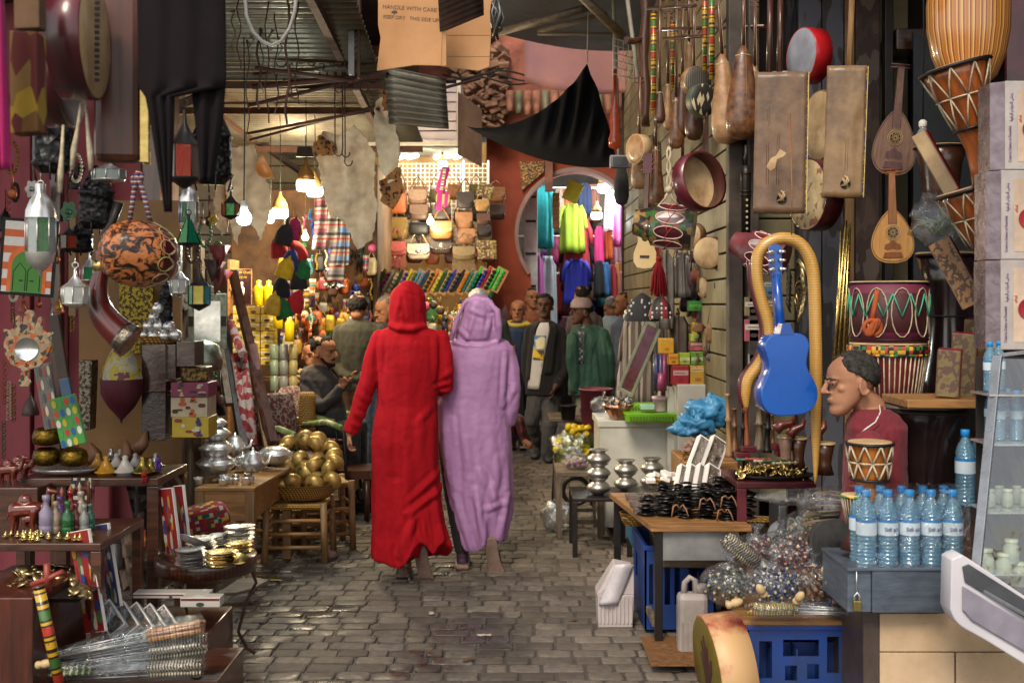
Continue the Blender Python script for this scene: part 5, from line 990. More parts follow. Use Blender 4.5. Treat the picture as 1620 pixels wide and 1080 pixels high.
def laced(label,px,py,Y,k,rot,prof=None,wm=None):
 pr=[(r*k,z*k)for r,z in(prof or[(20,0),(17,30),(16,60),(22,90),(34,130),(44,170),(50,190)])]
 r,z=pr[-1];return drum(label,px,py,Y,pr,((r+3),z-4,pr[3][0]+3,pr[3][1],1.3*(k**.3)),[(r+3,z-3,3.2),(pr[3][0]+3,pr[3][1],2.6)],wm or wood('amber_wood','#a5561f','#6b3210','z',coat=.5,rough=.3),mid=((r+pr[3][0])/2+3,(z+pr[3][1])/2),rot=rot,n_=9)
laced('hanging amber wood drum laced in white, tilted under the striped lute back',1560,292,4.4,1.02,(0,-15,0))
laced('second hanging amber drum laced in white, lower and behind the white boxes',1583,470,4.55,.95,(0,-17,0))
t=thing('oud','large oud back built of alternating light and dark wooden staves, top right','lute',P(1532,140,4.55));u=U(4.55)
ss=NT('lute_staves');v=ss.co();f=ss.math('FRACT',ss.math('MULTIPLY',ss.math('ADD',ss.math('ARCTAN2',ss.xyz(v,0),ss.math('MULTIPLY',ss.xyz(v,1),-1)),4),3.1));cc=ss.ramp(f,[(0,'#b5702c'),(.24,'#d9ab66'),(.34,'#8b4a20'),(.5,'#c58a3f'),(.66,'#e0b878'),(.76,'#8a4a22'),(.9,'#c08038')],True)
ss.col(ss.mix(.35,cc,ss.mix(ss.noise(60,5,.6,ss.co((1,1,.08))),cc,(.12,.05,.02,1))));ss.p.inputs['Roughness'].default_value=.28;ss.p.inputs['Coat Weight'].default_value=.6
b=MB(u);b.lathe([(0,0),(26,3),(44,20),(57,52),(64,90),(65,130),(60,170),(50,210)],48,.8,cap=False);part('bowl_back',b,ss.m,t)
b=MB(u:=U(4.9));b.box(-7,40,0,8,-60,200);one('maroon_post','dark maroon painted post behind the striped lute back','post',P(1600,110,4.9),b,redsh)
def rect_drum(label,px,py,Y,w_,h,d_,rot,face,side=None):
 t=thing('rectangular_drum',label,'drum',P(px,py,Y),None,rot);u=U(Y);b=MB(u);b.box(-w_/2,w_/2,0,d_,0,h);part('frame',b,side or mt('glossy_red_frame','#8e1420',.3,0,'#5d0c14',6,.5,40,coat=.5),t,bev=.004);b=MB(u);b.box(-w_/2+.8,w_/2-.8,-1,-.1,.8,h-.8);part('skin',b,face,t,bev=.001)
 b=MB(u);[b.box(x-.8,x+.8,-1.5,-1,1,h-1)for x in(-w_/2+1.4,w_/2-1.4)];part('skin_binding',b,gimb,t);return t
f1=patch('faded_henna_skin',['#7b6a45','#86754f','#664f45','#7f6e49'],20,mode='noise');
rect_drum('tan rectangular drum with red sides hanging near the unlit bulb',1506,305,4.75,26,112,20,(0,-28,-35),hidew)
rect_drum('rectangular drum with a branded dark motif, hanging lower under the feathers',1540,483,4.7,36,116,22,(0,-27,-30),patch('branded_motif',['#9a7044','#8f6840','#4a3020','#a0764a'],26,mode='noise'))
rect_drum('smallest of the three standing rectangular drums, frontmost on the board',1498,628,4.55,36,76,18,(8,4,-28),f1)
rect_drum('middle-sized of the three standing rectangular drums on the board',1522,630,4.7,38,104,18,(8,3,-28),f1)
rect_drum('tallest of the three standing rectangular drums at the back of the board',1544,632,4.85,40,128,18,(8,2,-28),patch('yellowed_skin',['#8b7646','#7b6437','#5b4328','#927d4e'],12,mode='noise'))
oud('small oud with a mauve-brown soundboard hanging upper right',1411,172,108,277,35,5.6,wood('mauve_spruce','#8f6f5c','#6b4e42','z',20),wood('mauve_neck','#6a4a4c','#4b3034','z'),hidew,5)
oud('small oud with a pale honey soundboard hanging under the mauve one',1413,330,275,416,34,5.5,wood('honey_spruce','#c09050','#a9783c','z',20),wood('reddish_neck','#8a4e26','#6a3818','z'),hidew,-1)
bulb('unlit clear bulb on a long cable before the ouds',1460,218,4.9,1.05,glass=tint_glass('clear_bulb_glass','#c9cccb',.3,.08),wire_to=3.2)
drum('maroon laced drum with green zigzag cord and purple edges',1406,540,5.0,[(58,0),(59,40),(60,94)],(62,75,62,40,1.1),[(60,92,1.5),(60,4,1.5)],stripe('maroon_purple',[(0,'#7a2a48'),(.16,'#430d17'),(.8,'#6b2440')],95*U(5),2),lm=mt('green_cord','#3fae8c',.6),n_=14,name='laced_drum')
t2=MB(u:=U(5));
for k in range(10):a=2*math.pi*k/10-.3;t2.tube([(60.5*math.cos(a+.27*math.sin(q*.42)),60.5*math.sin(a+.27*math.sin(q*.42)),46+38*math.cos(q*.42))for q in range(15)],1.1,5,closed=True)
one('loop_cords','white loop cords round the maroon laced drum','cord',P(1406,540,5.0),t2,rope)
b=MB(u:=U(4.6));b.tube([(0,0,60),(-6,-3,30),(-10,-5,12)],4,8);[b.tube([(-10+14*math.cos(q*.45+k)*(1-.3*k),-7-2*k,0+12*math.sin(q*.45+k*2))for q in range(14)],3.6,8,closed=True)for k in range(3)];one('knotted_cord','thick orange knotted cord hanging on the maroon drum','cord',P(1388,518,4.66),b,mt('orange_wool','#a04a1e',.9))
drum('large tapering drum with red sides and close white vertical cords below the maroon drum',1405,660,5.0,[(40,0),(44,30),(53,70),(58,100),(59,118)],(61,112,45,10,1.2),[(61,100,2)],mt('red_drum_wood','#6d1c22',.4,0,'#4a1016',4,coat=.4),n_=44,mid='v',rimm=patch('bead_band',['#c0392b','#e0b030','#2f7a3a','#15100f'],60,mode='square'),name='goblet_drum')
b=MB(u:=U(5));b.lathe([(62,0),(63.5,3),(63.5,10),(62,13)],40,cap=False);one('beaded_band','red yellow and green band round the white-corded drum','band',P(1405,558,5.0),b,MATS['bead_band'])
blackd=mt('glossy_brown_black','#2a1b1b',.22,0,'#170f10',6,.05,20,coat=.5)
drum('huge glossy brown-black goblet drum beside the shopkeeper',1455,800,4.75,[(36,0),(40,30),(47,70),(58,110),(68,135),(71,150),(70,160)],None,[(70,152,3)],blackd,mt('grey_drum_skin','#6d6864',.5))
drum('tall dark brown drum standing behind the rectangular drums',1497,640,5.2,[(48,0),(44,40),(34,80),(28,130),(34,190),(46,240)],None,[(46,236,2),(30,140,2)],blackd)
drum('brown vase-shaped drum above the feather bundle',1488,330,5.4,[(24,0),(28,30),(32,70),(40,98)],None,[(40,96,2)],mt('brown_glaze','#4a2c1c',.3,0,'#2b1810',5,coat=.4))
drum('small amber goblet drum with thick white lacing in front of the shopkeeper',1376,812,4.3,[(24,0),(20,25),(21,48),(25,55),(32,110),(33,114)],(36,110,29,55,1.6),[(36,111,2.6),(29,55,2.6)],wood('orange_wood','#b36a22','#8a4a14','z',coat=.4,rough=.3),mid=(33,82),n_=9)
drum('tiny drum with coloured head band and striped cords next to the water bottles',1352,868,4.25,[(22,0),(11,22),(10,34),(15,60),(20,86)],(21,82,12,40,.7),[(21,84,2)],mt('dark_mini_drum','#4a2620',.4),n_=26,mid='v',rimm=patch('green_yellow_band',['#2f8a45','#d6b22c','#2f8a45','#1c1712'],60,mode='square'))
wb('wooden_board','flat pale wooden board under the standing rectangular drums','board',1436,632,1575,646,4.5,.32,ltwood)
b=MB(u:=U(5));q=random.Random(6)
for k in range(90):a=q.uniform(-1.3,1.5);L_=q.uniform(20,44);x=q.uniform(-12,12);b.tube([(x,q.uniform(-6,6),0),(x+L_*.5*math.sin(a),q.uniform(-10,6),L_*.6*math.cos(a)+8),(x+L_*math.sin(a),q.uniform(-14,6),L_*math.cos(a))],[1,2.4,.3],4,sq=.4)
one('feather_bundle','pale green-white feather bundle in clear wrap above the dark drum','feathers',P(1487,372,5.0),b,mt('pale_feather','#9aa48a',.8,0,'#6f7a62',12));blob_bag('clear wrap round the pale feather bundle',P(1482,392,5.0),.11,.1,.12,3,knot=False)
t=thing('brass_horns','bundle of long straight brass horns behind the shopkeeper','horn',P(1318,640,5.5));u=U(5.5)
for k,(x0,x1,y1)in enumerate(((0,22,290),(6,27,284),(12,24,292),(18,30,280),(24,31,286),(10,17,276))):b=MB(u);b.tube([(x0-4,k*2,0),(x1-2,k*2,y1)],[4.5,1.6],10);part('tube',b,brass,t)
fa=lambda s:s
UL=mt('purple_ink','#7a4f8c',.6);pink=mt('pink_print','#b02a44',.5)
AR='\ufef3\ufea8\ufeb8\ufef0 \ufe8d\ufedf\ufea4\ufeae\ufe8d\ufead\ufe93 \ufeed \ufe8d\ufedf\ufead\ufec3\ufeee\ufe91\ufe94'[::-1]
for k,(x0,y0,y1,lb)in enumerate(((1572,127,268,'top white carton'),(1566,268,410,'middle white carton'),(1565,410,553,'bottom white carton'))):
 Yk=4.1;t=thing('white_carton',lb+' with purple lettering in the stack of three at the right edge','box',P(x0+18,y1,Yk),'white cartons stacked at the right edge');u=U(Yk)
 b=MB(u);b.box(0,62,0,60,0,y1-y0-1);part('carton',b,mt('greyed_white_card','#b3aca8',.6,0,'#948c88',7,.15),t,bev=.002);b=MB(u);b.hexa([(-18,14,0),(-.2,0,0),(-.2,60,0),(-18,60,0)],[(-18,14,y1-y0-2),(-.2,0,y1-y0-2),(-.2,60,y1-y0-2),(-18,60,y1-y0-2)]);part('side',b,mt('foil_side','#8b8088',.25,.5,'#5a4a50',12),t);b=MB(u);b.box(20,61,-.6,-.1,12,y1-y0-14);part('picture',b,mt('carton_cream','#c9b09a',.5,bump=0),t);b=MB(u);b.at(44,-1,(y1-y0)*.45,90);b.lathe([(0,0),(15,0),(17,1)],24,cap=False);part('picture',b,mt('carton_red','#a52030',.5,bump=0),t)
 text('lettering',"Craint la Chaleur et l'humidité",6.2*u,UL,t,(8*u,-.5*u,34*u),(90,-90,0),'LEFT'if 0 else 'CENTER',sx=.75).location.z=40*u
 text('lettering',AR,7*u,UL,t,(10*u,-.5*u,98*u),(90,-90,0),sx=.7)
 text('lettering','aftel',7*u,pink,t,(24*u,-.9*u,80*u),(90,-90,0))
tile=mt('beige_marble_tile','#c3aa8c',.3,0,'#a98f72',5,.05,10,coat=.2);t=thing('tiled_counter','counter faced with beige marble tiles under the grey cash box','counter',P(1392,970,4.15));u=U(4.15);zt_=P(0,970,4.15).z/u
for k,(x0,x1,z0,z1)in enumerate(((0,240,-60,0),(0,118,-200,-62),(121,260,-200,-62))):
 b=MB(u);b.box(x0,x1,0,4,max(z0,-zt_),z1);part('tile',b,tile,t,bev=.0015)
b=MB(u);b.box(0,240,4.2,200,-zt_,-.5);part('core',b,mt('grout_grey','#5d554b',.8),t);b=MB(u);b.box(-26,-.8,1,200,-zt_,2);b.box(-25,-1.2,-.6,.9,-zt_+3,-14);part('side_door',b,mt('brown_laminate','#4a3d38',.45),t,bev=.002)
gb=mt('blue_grey_metal_paint','#5f6a78',.42,.3,'#47505c',9,.25,30,st=(1,1,5));t=thing('cash_box','blue-grey metal cash box with a brass padlock on the tiled counter','box',P(1380,969,4.08));u=U(4.08)
b=MB(u);b.box(0,116,0,150,0,66);part('body',b,gb,t,bev=.003);b=MB(u);b.box(-38,-.3,4,150,0,66);part('door',b,gb,t,bev=.003);b=MB(u);b.box(-40,118,-2,152,66.3,71);part('lid',b,gb,t,bev=.002)
b=MB(u);b.box(-31,-19,-6,0,4,20);pl=part('padlock',b,brass,t,bev=.002);b=MB(u);b.tube([(-29,-3,20),(-29,-3,28),(-25,-3,33),(-21,-3,28),(-21,-3,20)],1.5,6);part('shackle',b,steel,pl);b=MB(u);b.tube([(-25,-1,33),(-25,0,66)],1.2,5);part('hasp',b,steel,t);b=MB(u);b.at(22,-.6,8,90);b.lathe([(0,0),(3.5,0),(3.5,.8)],14);part('rivet',b,gb,t)
wat=NT('blue_bottle_plastic');wat.n.remove(wat.p);g1=wat.nd('BsdfGlossy');g1.inputs['Roughness'].default_value=.08;g1.inputs[0].default_value=(.75,.9,1,1);tr=wat.nd('BsdfTransparent');tr.inputs[0].default_value=(.33,.67,.86,1);lw=wat.nd('LayerWeight');lw.inputs[0].default_value=.3
bb=wat.nd('Bump');bb.inputs['Strength'].default_value=.6;bb.inputs['Distance'].default_value=.006;wv=wat.nd('TexWave');wv.bands_direction='Z';wv.inputs['Scale'].default_value=22;wv.inputs['Distortion'].default_value=3;wat.t.links.new(wat.co(),wv.inputs['Vector']);wat.t.links.new(wv.outputs['Fac'],bb.inputs['Height']);wat.t.links.new(bb.outputs[0],g1.inputs['Normal']);wat.t.links.new(bb.outputs[0],lw.inputs['Normal'])
df=wat.nd('BsdfDiffuse');df.inputs[0].default_value=(.3,.58,.75,1);m1=wat.nd('MixShader');m1.inputs[0].default_value=.3;wat.t.links.new(tr.outputs[0],m1.inputs[1]);wat.t.links.new(df.outputs[0],m1.inputs[2])
mx=wat.nd('MixShader');wat.t.links.new(wat.math('ADD',wat.math('MULTIPLY',lw.outputs[1],.7),.06),mx.inputs[0]);wat.t.links.new(m1.outputs[0],mx.inputs[1]);wat.t.links.new(g1.outputs[0],mx.inputs[2]);wat.t.links.new(mx.outputs[0],wat.out.inputs[0]);watm=wat.m
capm=mt('blue_cap','#1583c9',.35,0,'#1277b8',4,.1);labm=stripe('bottle_label',[(0,'#d5dde2'),(.62,'#3a8fc4'),(.8,'#d9e6ee')],.2,2,.5)
def bottle(label,loc,u,k=1):
 t=thing('water_bottle',label,'bottle',loc,'blue water bottles in the shrink-wrapped pack');s=1.0
 b=MB(u*k);b.lathe([(13,0),(15,2),(15.8,10),(15,14),(15.8,18),(15,22),(15.8,26),(15,30),(15.8,34),(15,50),(15.8,54),(15.8,74),(15,80),(15.6,86),(13,96),(8,106),(5.5,112),(5,116)],24);part('bottle_body',b,watm,t)
 b=MB(u*k);b.lathe([(6,113),(7.2,114),(7.2,123),(6.4,124.5),(0,124.5)],16,cap=False);part('cap',b,capm,t)
 b=MB(u*k);b.lathe([(16.1,54),(16.1,74)],24,cap=False);part('paper_label',b,mt('label_white','#c9d6de',.45,0,'#b5c7d4',4),t);b=MB(u*k);b.lathe([(16.3,74),(16.3,79)],24,cap=False);part('label_band',b,mt('label_blue','#2a7ab8',.45),t)
 return t
zb=P(0,899,4.12).z;first=None;u=U(4.12)
for row in range(2):
 for k in range(5):
  loc=Vector((P(1372+34.2*k,0,4.12).x,4.13+row*.085,zb));lb=['leftmost','second from left','middle','second from right','rightmost'][k]+(' bottle in the front row of the wrapped water pack'if row==0 else ' bottle in the back row of the wrapped water pack')
  if first is None:first=bottle(lb,loc,u)
  else:dup(first,loc,label=lb)
inkb=mt('navy_ink','#23306b',.5)
for k,s in enumerate(('Sidi ali',)*4):
 o=text('bottle_lettering',s,8.5*u,inkb,None,(0,0,0),(90,0,0));o.parent=[x for x in bpy.data.objects if x.name.startswith('water_bottle')and x.type=='EMPTY'][k+1];o.location=(0,-17*u,64*u)
b=MB(u);qn=[(-22,-20),(160,-20),(164,45),(-26,45)]
b.grid(lambda i,j:(-20+178*i+3*fbm((i*3,j*5,1),2),-18-2.5*math.sin(i*31)+2*fbm((i*5,j*4,2),2),1+126*j),40,16);b.grid(lambda i,j:(-20+178*i,-18+60*j-2*math.sin(i*31)*(1-j),127+3*fbm((i*4,j*3,5),2)),30,8)
one('shrink_wrap','clear shrink wrap round the pack of blue water bottles','wrap',Vector((P(1372,0,4.12).x,4.13,zb)),b,film('tight_wrap',(.96,.97,.98),.07,.08,20))
t=dup(first,P(1527,800,4.45),label='large blue water bottle standing wrapped behind the pack',scale=1.05,group='wrapped bottles behind the pack');dup(first,P(1552,790,4.6),label='second wrapped water bottle half hidden by the display case',scale=1.05,group='wrapped bottles behind the pack')
wb('stool_block','wooden block supporting the two wrapped water bottles','block',1505,790,1590,900,4.5,.3,dkwood)
t=thing('display_case','slanted glass refrigerated display case at the right edge','display case',P(1560,900,3.85));u=U(3.85)
fr=mt('aluminium_frame','#8c8f95',.3,.7);A_=[(-24,-30),(46,340),(120,340),(120,-110),(100,-100)]
b=MB(u);b.beam((-22,-10,-22),(44,60,335),15,8);b.beam((-22,-10,-24),(130,-30,-110),12,6);b.beam((44,60,335),(130,60,345),10,6);part('frame',b,fr,t,bev=.002)
b=MB(u);b.add([(-20,-7,-22),(130,-26,-108),(130,40,330),(45,58,330)],[(0,1,2,3)]);part('glass',b,film('case_glass',(.8,.87,.87),.1,.04,2,.3),t)
b=MB(u);b.box(34,130,120,124,-100,330);part('back',b,darkin,t);[part('shelf',MB(u).box(22,130,40,118,z,z+3),steel,t)for z in(-20,80,190,270)]
whc=mt('rounded_white_plastic','#c9c6cc',.35,0,'#b5b2ba',2,.05);o5,_=smooth_path([(-60,18),(-46,24),(-30,18),(90,-62),(200,-130),(200,-230),(110,-180),(0,-112),(-48,-84),(-62,-60)],[1]*10,3)
b=MB(u);b.prism(o5,-14,30,True);part('lower_body',b,whc,t,bev=.006);b=MB(u);b.prism([(-44,8),(-34,12),(200,-136),(200,-160),(-40,-16)],-17.5,-14.2);part('black_seal',b,mt('grey_rubber','#45484e',.4),t,bev=.002);b=MB(u);b.prism([(-44,-22),(200,-168),(200,-212),(-30,-76),(-44,-60)],-19,-14.3);part('front_panel',b,mt('mauve_grey_panel','#8f8a98',.35),t,bev=.004)
for k in range(3):dup(first,P(1585+14*k,862-k*4,4.15),label=['left','middle','right'][k]+' water bottle seen through the glass of the display case',scale=.72,group='bottles inside the display case')
jar0=thing('glass_jar','x','jar',P(1560,905,4.02),'pale jars inside the display case');uj=U(4.0);b=MB(uj);b.lathe([(11,0),(12,2),(12,26),(9,30),(9,33)],18);part('jar_body',b,mt('milky_glass','#a9ab98',.15,0,'#8e9078',8),jar0);b=MB(uj);b.lathe([(10,33),(10,38),(0,38)],18,cap=False);part('lid',b,mt('pale_lid','#b9bb9f',.4),jar0)
jar0['label']='leftmost pale jar on the lowest shelf of the display case'
for k,(x,y)in enumerate(((1588,912),(1612,926),(1600,890))):dup(jar0,P(x,y,4.0),label=['second pale jar','rightmost pale jar at the picture edge','pale jar behind the front row'][k]+' in the display case')
b=MB(u:=U(4.1));[b.ball((0,0,4+6*k),16,14,4,14)for k in range(4)];one('pastry_stack','stack of round brown breads inside the display case','bread',P(1612,800,4.15),b,mt('baked_crust','#b5803f',.7,0,'#8a5a28',10))
wb('leaflet_card','white framed card standing inside the display case','card',1580,675,1640,860,4.4,.01,paperw,bev=1)
def crate(label,x0,x1,y0,y1,Y,dep,mat,yaw=0,holes=()):
 t=thing('plastic_crate',label,'crate',P(x0,y1,Y),None,(0,0,yaw));u=U(Y);w_,h=x1-x0,y1-y0;d_=dep/u
 def face(b,W,y):
  xs=sorted({0,W}|{q for a in holes for q in(a[0]*W,a[1]*W)});zs=sorted({0,h}|{q for a in holes for q in(a[2]*h,a[3]*h)})
  for i in range(len(xs)-1):
   for j in range(len(zs)-1):
    mx_,mz=(xs[i]+xs[i+1])/2/W,(zs[j]+zs[j+1])/2/h
    if not any(a[0]<mx_<a[1]and a[2]<mz<a[3]for a in holes):b.box(xs[i],xs[i+1],y,y+3,zs[j],zs[j+1])
 b=MB(u);face(b,w_,0);face(b,w_,d_-3);part('wall',b,mat,t);b=MB(u);b.M=Matrix.Rotation(R(90),4,'Z');face(b,d_,-3);b.M=Matrix.Translation((w_-3,0,0))@Matrix.Rotation(R(90),4,'Z');face(b,d_,-3);part('side',b,mat,t)
 b=MB(u);b.box(-2,w_+2,-2,4,h-4,h+3);b.box(-2,w_+2,d_-4,d_+2,h-4,h+3);b.box(-2,4,4,d_-4,h-4,h+3);b.box(w_-4,w_+2,4,d_-4,h-4,h+3);part('rim',b,mat,t,bev=.002);b=MB(u);b.box(1,w_-1,2,d_-2,0,3);part('base',b,mat,t);b=MB(u);[b.box(w_*k/4,w_*k/4+2,4,d_-4,3,h*.7)for k in(1,2,3)];[b.box(3,w_-3,d_*k/3,d_*k/3+2,3,h*.7)for k in(1,2)];part('divider',b,mat,t);return t
bluep=mt('blue_crate_plastic',(.006,.045,.26),.4,0,(.02,.04,.12),9,.25,40,st=(1,1,.4))
crate('bright blue plastic bottle crate at the bottom right',1182,1340,992,1112,4.42,.32,bluep,0,((.12,.25,.33,.82),(.36,.72,.62,.84),(.8,.92,.4,.88),(.38,.5,.3,.5),(.6,.72,.32,.52)))
crate('blue crate half hidden under the castanet table',1020,1132,866,995,5.35,.5,bluep,0,((.28,.36,.3,.8),(.42,.5,.3,.8),(.62,.9,.4,.75),(.06,.12,.3,.8),(.16,.22,.3,.8)))
jm=mt('dirty_white_plastic','#9a908c',.5,0,'#736a64',5,.15);t=thing('jerrycan','dirty white plastic jerrycan in front of the blue crate','container',P(1098,1045,4.94));u=U(4.94)
b=MB(u);b.box(-24,24,0,34,0,104);part('body',b,jm,t,bev=.022);b=MB(u);b.tube([(-14,17,100),(-12,17,120),(-4,17,128),(4,17,124),(6,17,90)],5,10);part('handle',b,jm,t);b=MB(u);b.lathe([(8,104),(8,118),(0,118)],16);part('cap',b,jm,t,loc=(14*u,17*u,0));b=MB(u);[b.box(-20+8*k,-17+8*k,-1,.5,8,60)for k in range(5)];part('rib',b,jm,t)
t=thing('waste_bin','white ribbed plastic bin with a slanting open top on the cobbles','bin',P(974,992,5.45));u=U(5.45);wbm=mt('off_white_plastic','#b5aaa8',.5,0,'#948a88',5,.1)
b=MB(u);b.hexa([(-27,0,0),(27,0,0),(27,48,0),(-27,48,0)],[(-29,-2,52),(29,-2,52),(29,52,52),(-29,52,52)]);[b.box(-26+6.2*k,-23+6.2*k,-2.6,0,6,50)for k in range(9)];b.hexa([(-29,4,52),(29,-2,52),(29,52,52),(-29,52,52)],[(-2,10,98),(29,0,92),(29,50,92),(0,50,98)]);part('body',b,wbm,t,bev=.006)
b=MB(u);b.grid(lambda i,j:(-27+30*i+26*j,-4-7*math.sin(math.pi*i),36+64*j+3*math.sin(math.pi*i)),8,10,1.5);part('flap',b,mt('bin_flap','#c9c2c6',.4),t)
t=frame_drum('large frame drum with a painted hand, leaning against the blue crate',1120,1060,4.5,86,56,-84,6,mt('cream_red_shell','#b99468',.5,0,'#8e2e28',2.2,.2,20,hard=True),mt('olive_skin','#7a6a22',.5,0,'#5d4f18',5),name='frame_drum')[0]
b=MB(U(4.55));hb=[(-14,-40),(10,-44),(18,-10),(30,4),(34,26),(26,24),(17,10),(16,40),(9,44),(7,14),(2,56),(-5,54),(-3,14),(-12,46),(-19,40),(-11,8),(-24,26),(-29,20),(-17,-8)];b.prism(hb,-1.9,-1.4);part('painted_hand',b,mt('henna_paint','#4a1f18',.7),t)
TZ=.563;tb=table('steel_leg_table','wooden-topped table on black steel legs holding castanets and gift boxes','table',1030,1190,5.07,5.95,TZ,.03,ltwood,iron,.035,0,top_over=.02,skew=-.11)
b=MB();b.box(-.2,.23,-.41,-.36,.4,TZ-.033);b.box(-.2,.23,-.355,.3,TZ-.05,TZ-.034);part('metal_apron',b,mt('galvanised_sheet','#8d8d8d',.5,.4),tb);b=MB();b.box(-.215,-.19,-.4,.4,.1,.13);part('stretcher',b,greywood,tb)
wb('work_board','brown board lying under the castanet table','board',1048,872,1190,898,5.3,.5,greywoodx)
def castanet(u):
 t=thing('castanets','x','castanets',(0,0,0));b=MB(u)
 for s in(-1,1):b.at(s*15,0,0);b.lathe([(0,3),(5,3),(7,.6),(14,0),(14.5,.8),(8,1.8),(6,4.4),(0,4.6)],20,.9,cap=False)
 b.at();b.box(-10,10,-5,5,.2,1.8);part('disc',b,mt('black_iron_castanet','#1b191a',.32,.75,'#2e2a28',12,.15),t);return t
cst=castanet(U(5.2));L4='black iron castanets in the %s stack on the wooden table';kk=0
for c_,(x,Yq,n_,nm)in enumerate(((1038,5.3,7,'leftmost'),(1066,5.3,8,'second'),(1062,5.55,8,'back left'),(1100,5.24,9,'middle'),(1100,5.5,9,'back middle'),(1136,5.22,10,'fourth'),(1150,5.45,11,'back right'),(1168,5.2,10,'rightmost'))):
 for k in range(n_):o=cst if kk==0 else dup(cst);kk+=1;o.location=G(x+rnd.uniform(-2,2),Yq,TZ+.004+.0135*k);o.rotation_euler=(R(rnd.uniform(-9,9)),R(rnd.uniform(-9,9)),R(rnd.uniform(-25,25)));tag(o,L4%nm,'castanets','stacks of black iron castanets')
for k,(x,z)in enumerate(((1075,.06),(1118,.09),(1152,.1),(1146,.04))):b=MB(U(5.2));[b.tube([(0,0,0),(s*5,-3,6),(s*10,-4,1-3*s),(s*13,-6,-12)],1.3,5)for s in(-1,1)];one('leather_lace',['leather lace tied round the second castanet stack','leather lace on the middle castanets','leather lace on top of the fourth castanet stack','long leather lace hanging over the table edge'][k],'lace',G(x,5.16,TZ+z),b,mt('tan_leather_lace','#9a6a48',.7))
inl=patch('boxed_souvenirs',['#6b4a33','#8a6a4c','#3a2a20','#9a7a5a'],30)
for k in range(4):win_box('white windowed gift box, number %s from the front in the leaning row'%['one','two','three','four'][k],G(1079+15*k,5.62-.02*k,TZ+.035+.004*k),26,62,12,U(5.5),(-38,32,14),inl,'white gift boxes leaning in a row')
for k in range(2):win_box('taller windowed gift box at the %s of the leaning row'%['back left','back right'][k],G(1098+22*k,5.85,TZ+.1),30,78,12,U(5.6),(-30,34,10),inl,'white gift boxes leaning in a row')
fl=MB();p0=thing('flat_pack','x','pack',(0,0,0));b=MB(U(5.6));b.box(-14,14,-12,12,0,6);part('card',b,patch('flat_pack_print',['#6a5044','#7d6658','#4a3a34','#94806e'],28,.4),p0);b=MB(U(5.6));b.box(-14.5,14.5,-12.5,12.5,-.3,6.6);part('wrap',b,filmm,p0)
for k in range(9):
 o=p0 if k==0 else dup(p0);i,j=k%3,k//3;o.location=G(1012+27*i-7*j+6,5.35+.2*j,TZ+.005);tag(o,'cellophane-wrapped flat pack in the %s row, %s on the castanet table'%(['front','middle','back'][j],['left','centre','right'][i]),'pack','flat packs laid out on the table')
TT=.742;tb=table('tray_table','maroon wooden table carrying the tray of brass pendants','table',1166,1292,5.15,5.55,TT,.03,redsh,redsh,.045)
t=thing('metal_tray','dark metal tray heaped with brass pendants','tray',G(1222,5.3,TT+.003));u=U(5.3);b=MB(u);b.lathe([(0,0),(56,0),(66,5),(67,4),(57,-1)],36,.62,cap=False);part('tray',b,iron,t)
pn=thing('pendant','x','pendant',(0,0,0));b=MB(U(5.2));b.lathe([(0,0),(4,0),(5.5,1),(4.5,2),(0,1.6)],10,.8);b.tube([(5,0,1),(8,0,1),(9,1,1),(8,2,1)],.7,4);part('disc',b,brass,pn)
heap('pendant','small brass pendant in the heap on the right hand tray','pendant','brass pendants heaped on the right hand tray',80,1168,1276,5.2,5.46,TT+.012,pn,.035,3,(60,60,180),(.8,1.7))
for k in range(5):
 b=MB(U(5.3));b.tube([(-22,0,0),(22,0,0)],2,8);[b.tube([(x,0,0),(x+3,0,0)],2.8,8)for x in(-20,-8,6,16)];one('beaded_pen','thin beaded %s pen lying across the brass pendants'%['green','red','white','dark green','cream'][k],'pen',G(1186+14*k,5.46-.03*k,TT+.06+.006*(k%2)),b,mt('pen_%d'%k,['#3a7a62','#a8402a','#b9b4a2','#2d5a48','#b5a27a'][k],.5),'beaded pens on the tray',(0,0,rnd.uniform(-12,12)))
for k,(x,y)in enumerate(((1176,725),(1186,715),(1236,712),(1240,722))):wb('lacquer_box','small dark red lacquer box %s of the brass pendants'%['left','far left','behind the middle','right rear'][k],'box',x-11,y-9,x+11,y,5.5,.06,redsh,'small lacquer boxes behind the pendants',1)
def pole(label,x,y0,y1,Y,r,mat,lean=0,grp='carved flutes standing behind the pendant tray'):
 u=U(Y);b=MB(u);h=y1-y0;b.lathe([(r*1.5,0),(r*1.2,4),(r*.8,h*.3),(r*.7,h*.55),(r*1.2,h*.58),(r*.7,h*.62),(r*.55,h*.95),(r,h*.97),(r*.6,h)],12);one('carved_flute',label,'flute',P(x,y1,Y),b,mat,grp,(0,lean,0))
for k,(x,y0,y1,r,m_,lb)in enumerate(((1154,622,722,5,ltwoodz,'pale carved flute, leftmost of those standing behind the tray'),(1162,645,715,5,gourd3,'short brown carved flute second from left'),(1174,650,715,4,iron,'slim black carved flute beside the snake head'),(1182,600,712,5,wood('orange_stick','#8a4a24','#5d2c14','z'),'tall orange-brown carved flute behind the snake head'),(1201,640,712,7,greywood,'weathered thick carved flute under the blue guitar'),(1213,650,715,6,iron,'black thick carved flute under the blue guitar'),(1223,655,712,4,gourd3,'brown carved flute, rightmost of the standing ones'))):pole(lb,x,y0,y1,5.65,r,m_,(k%3-1)*2)
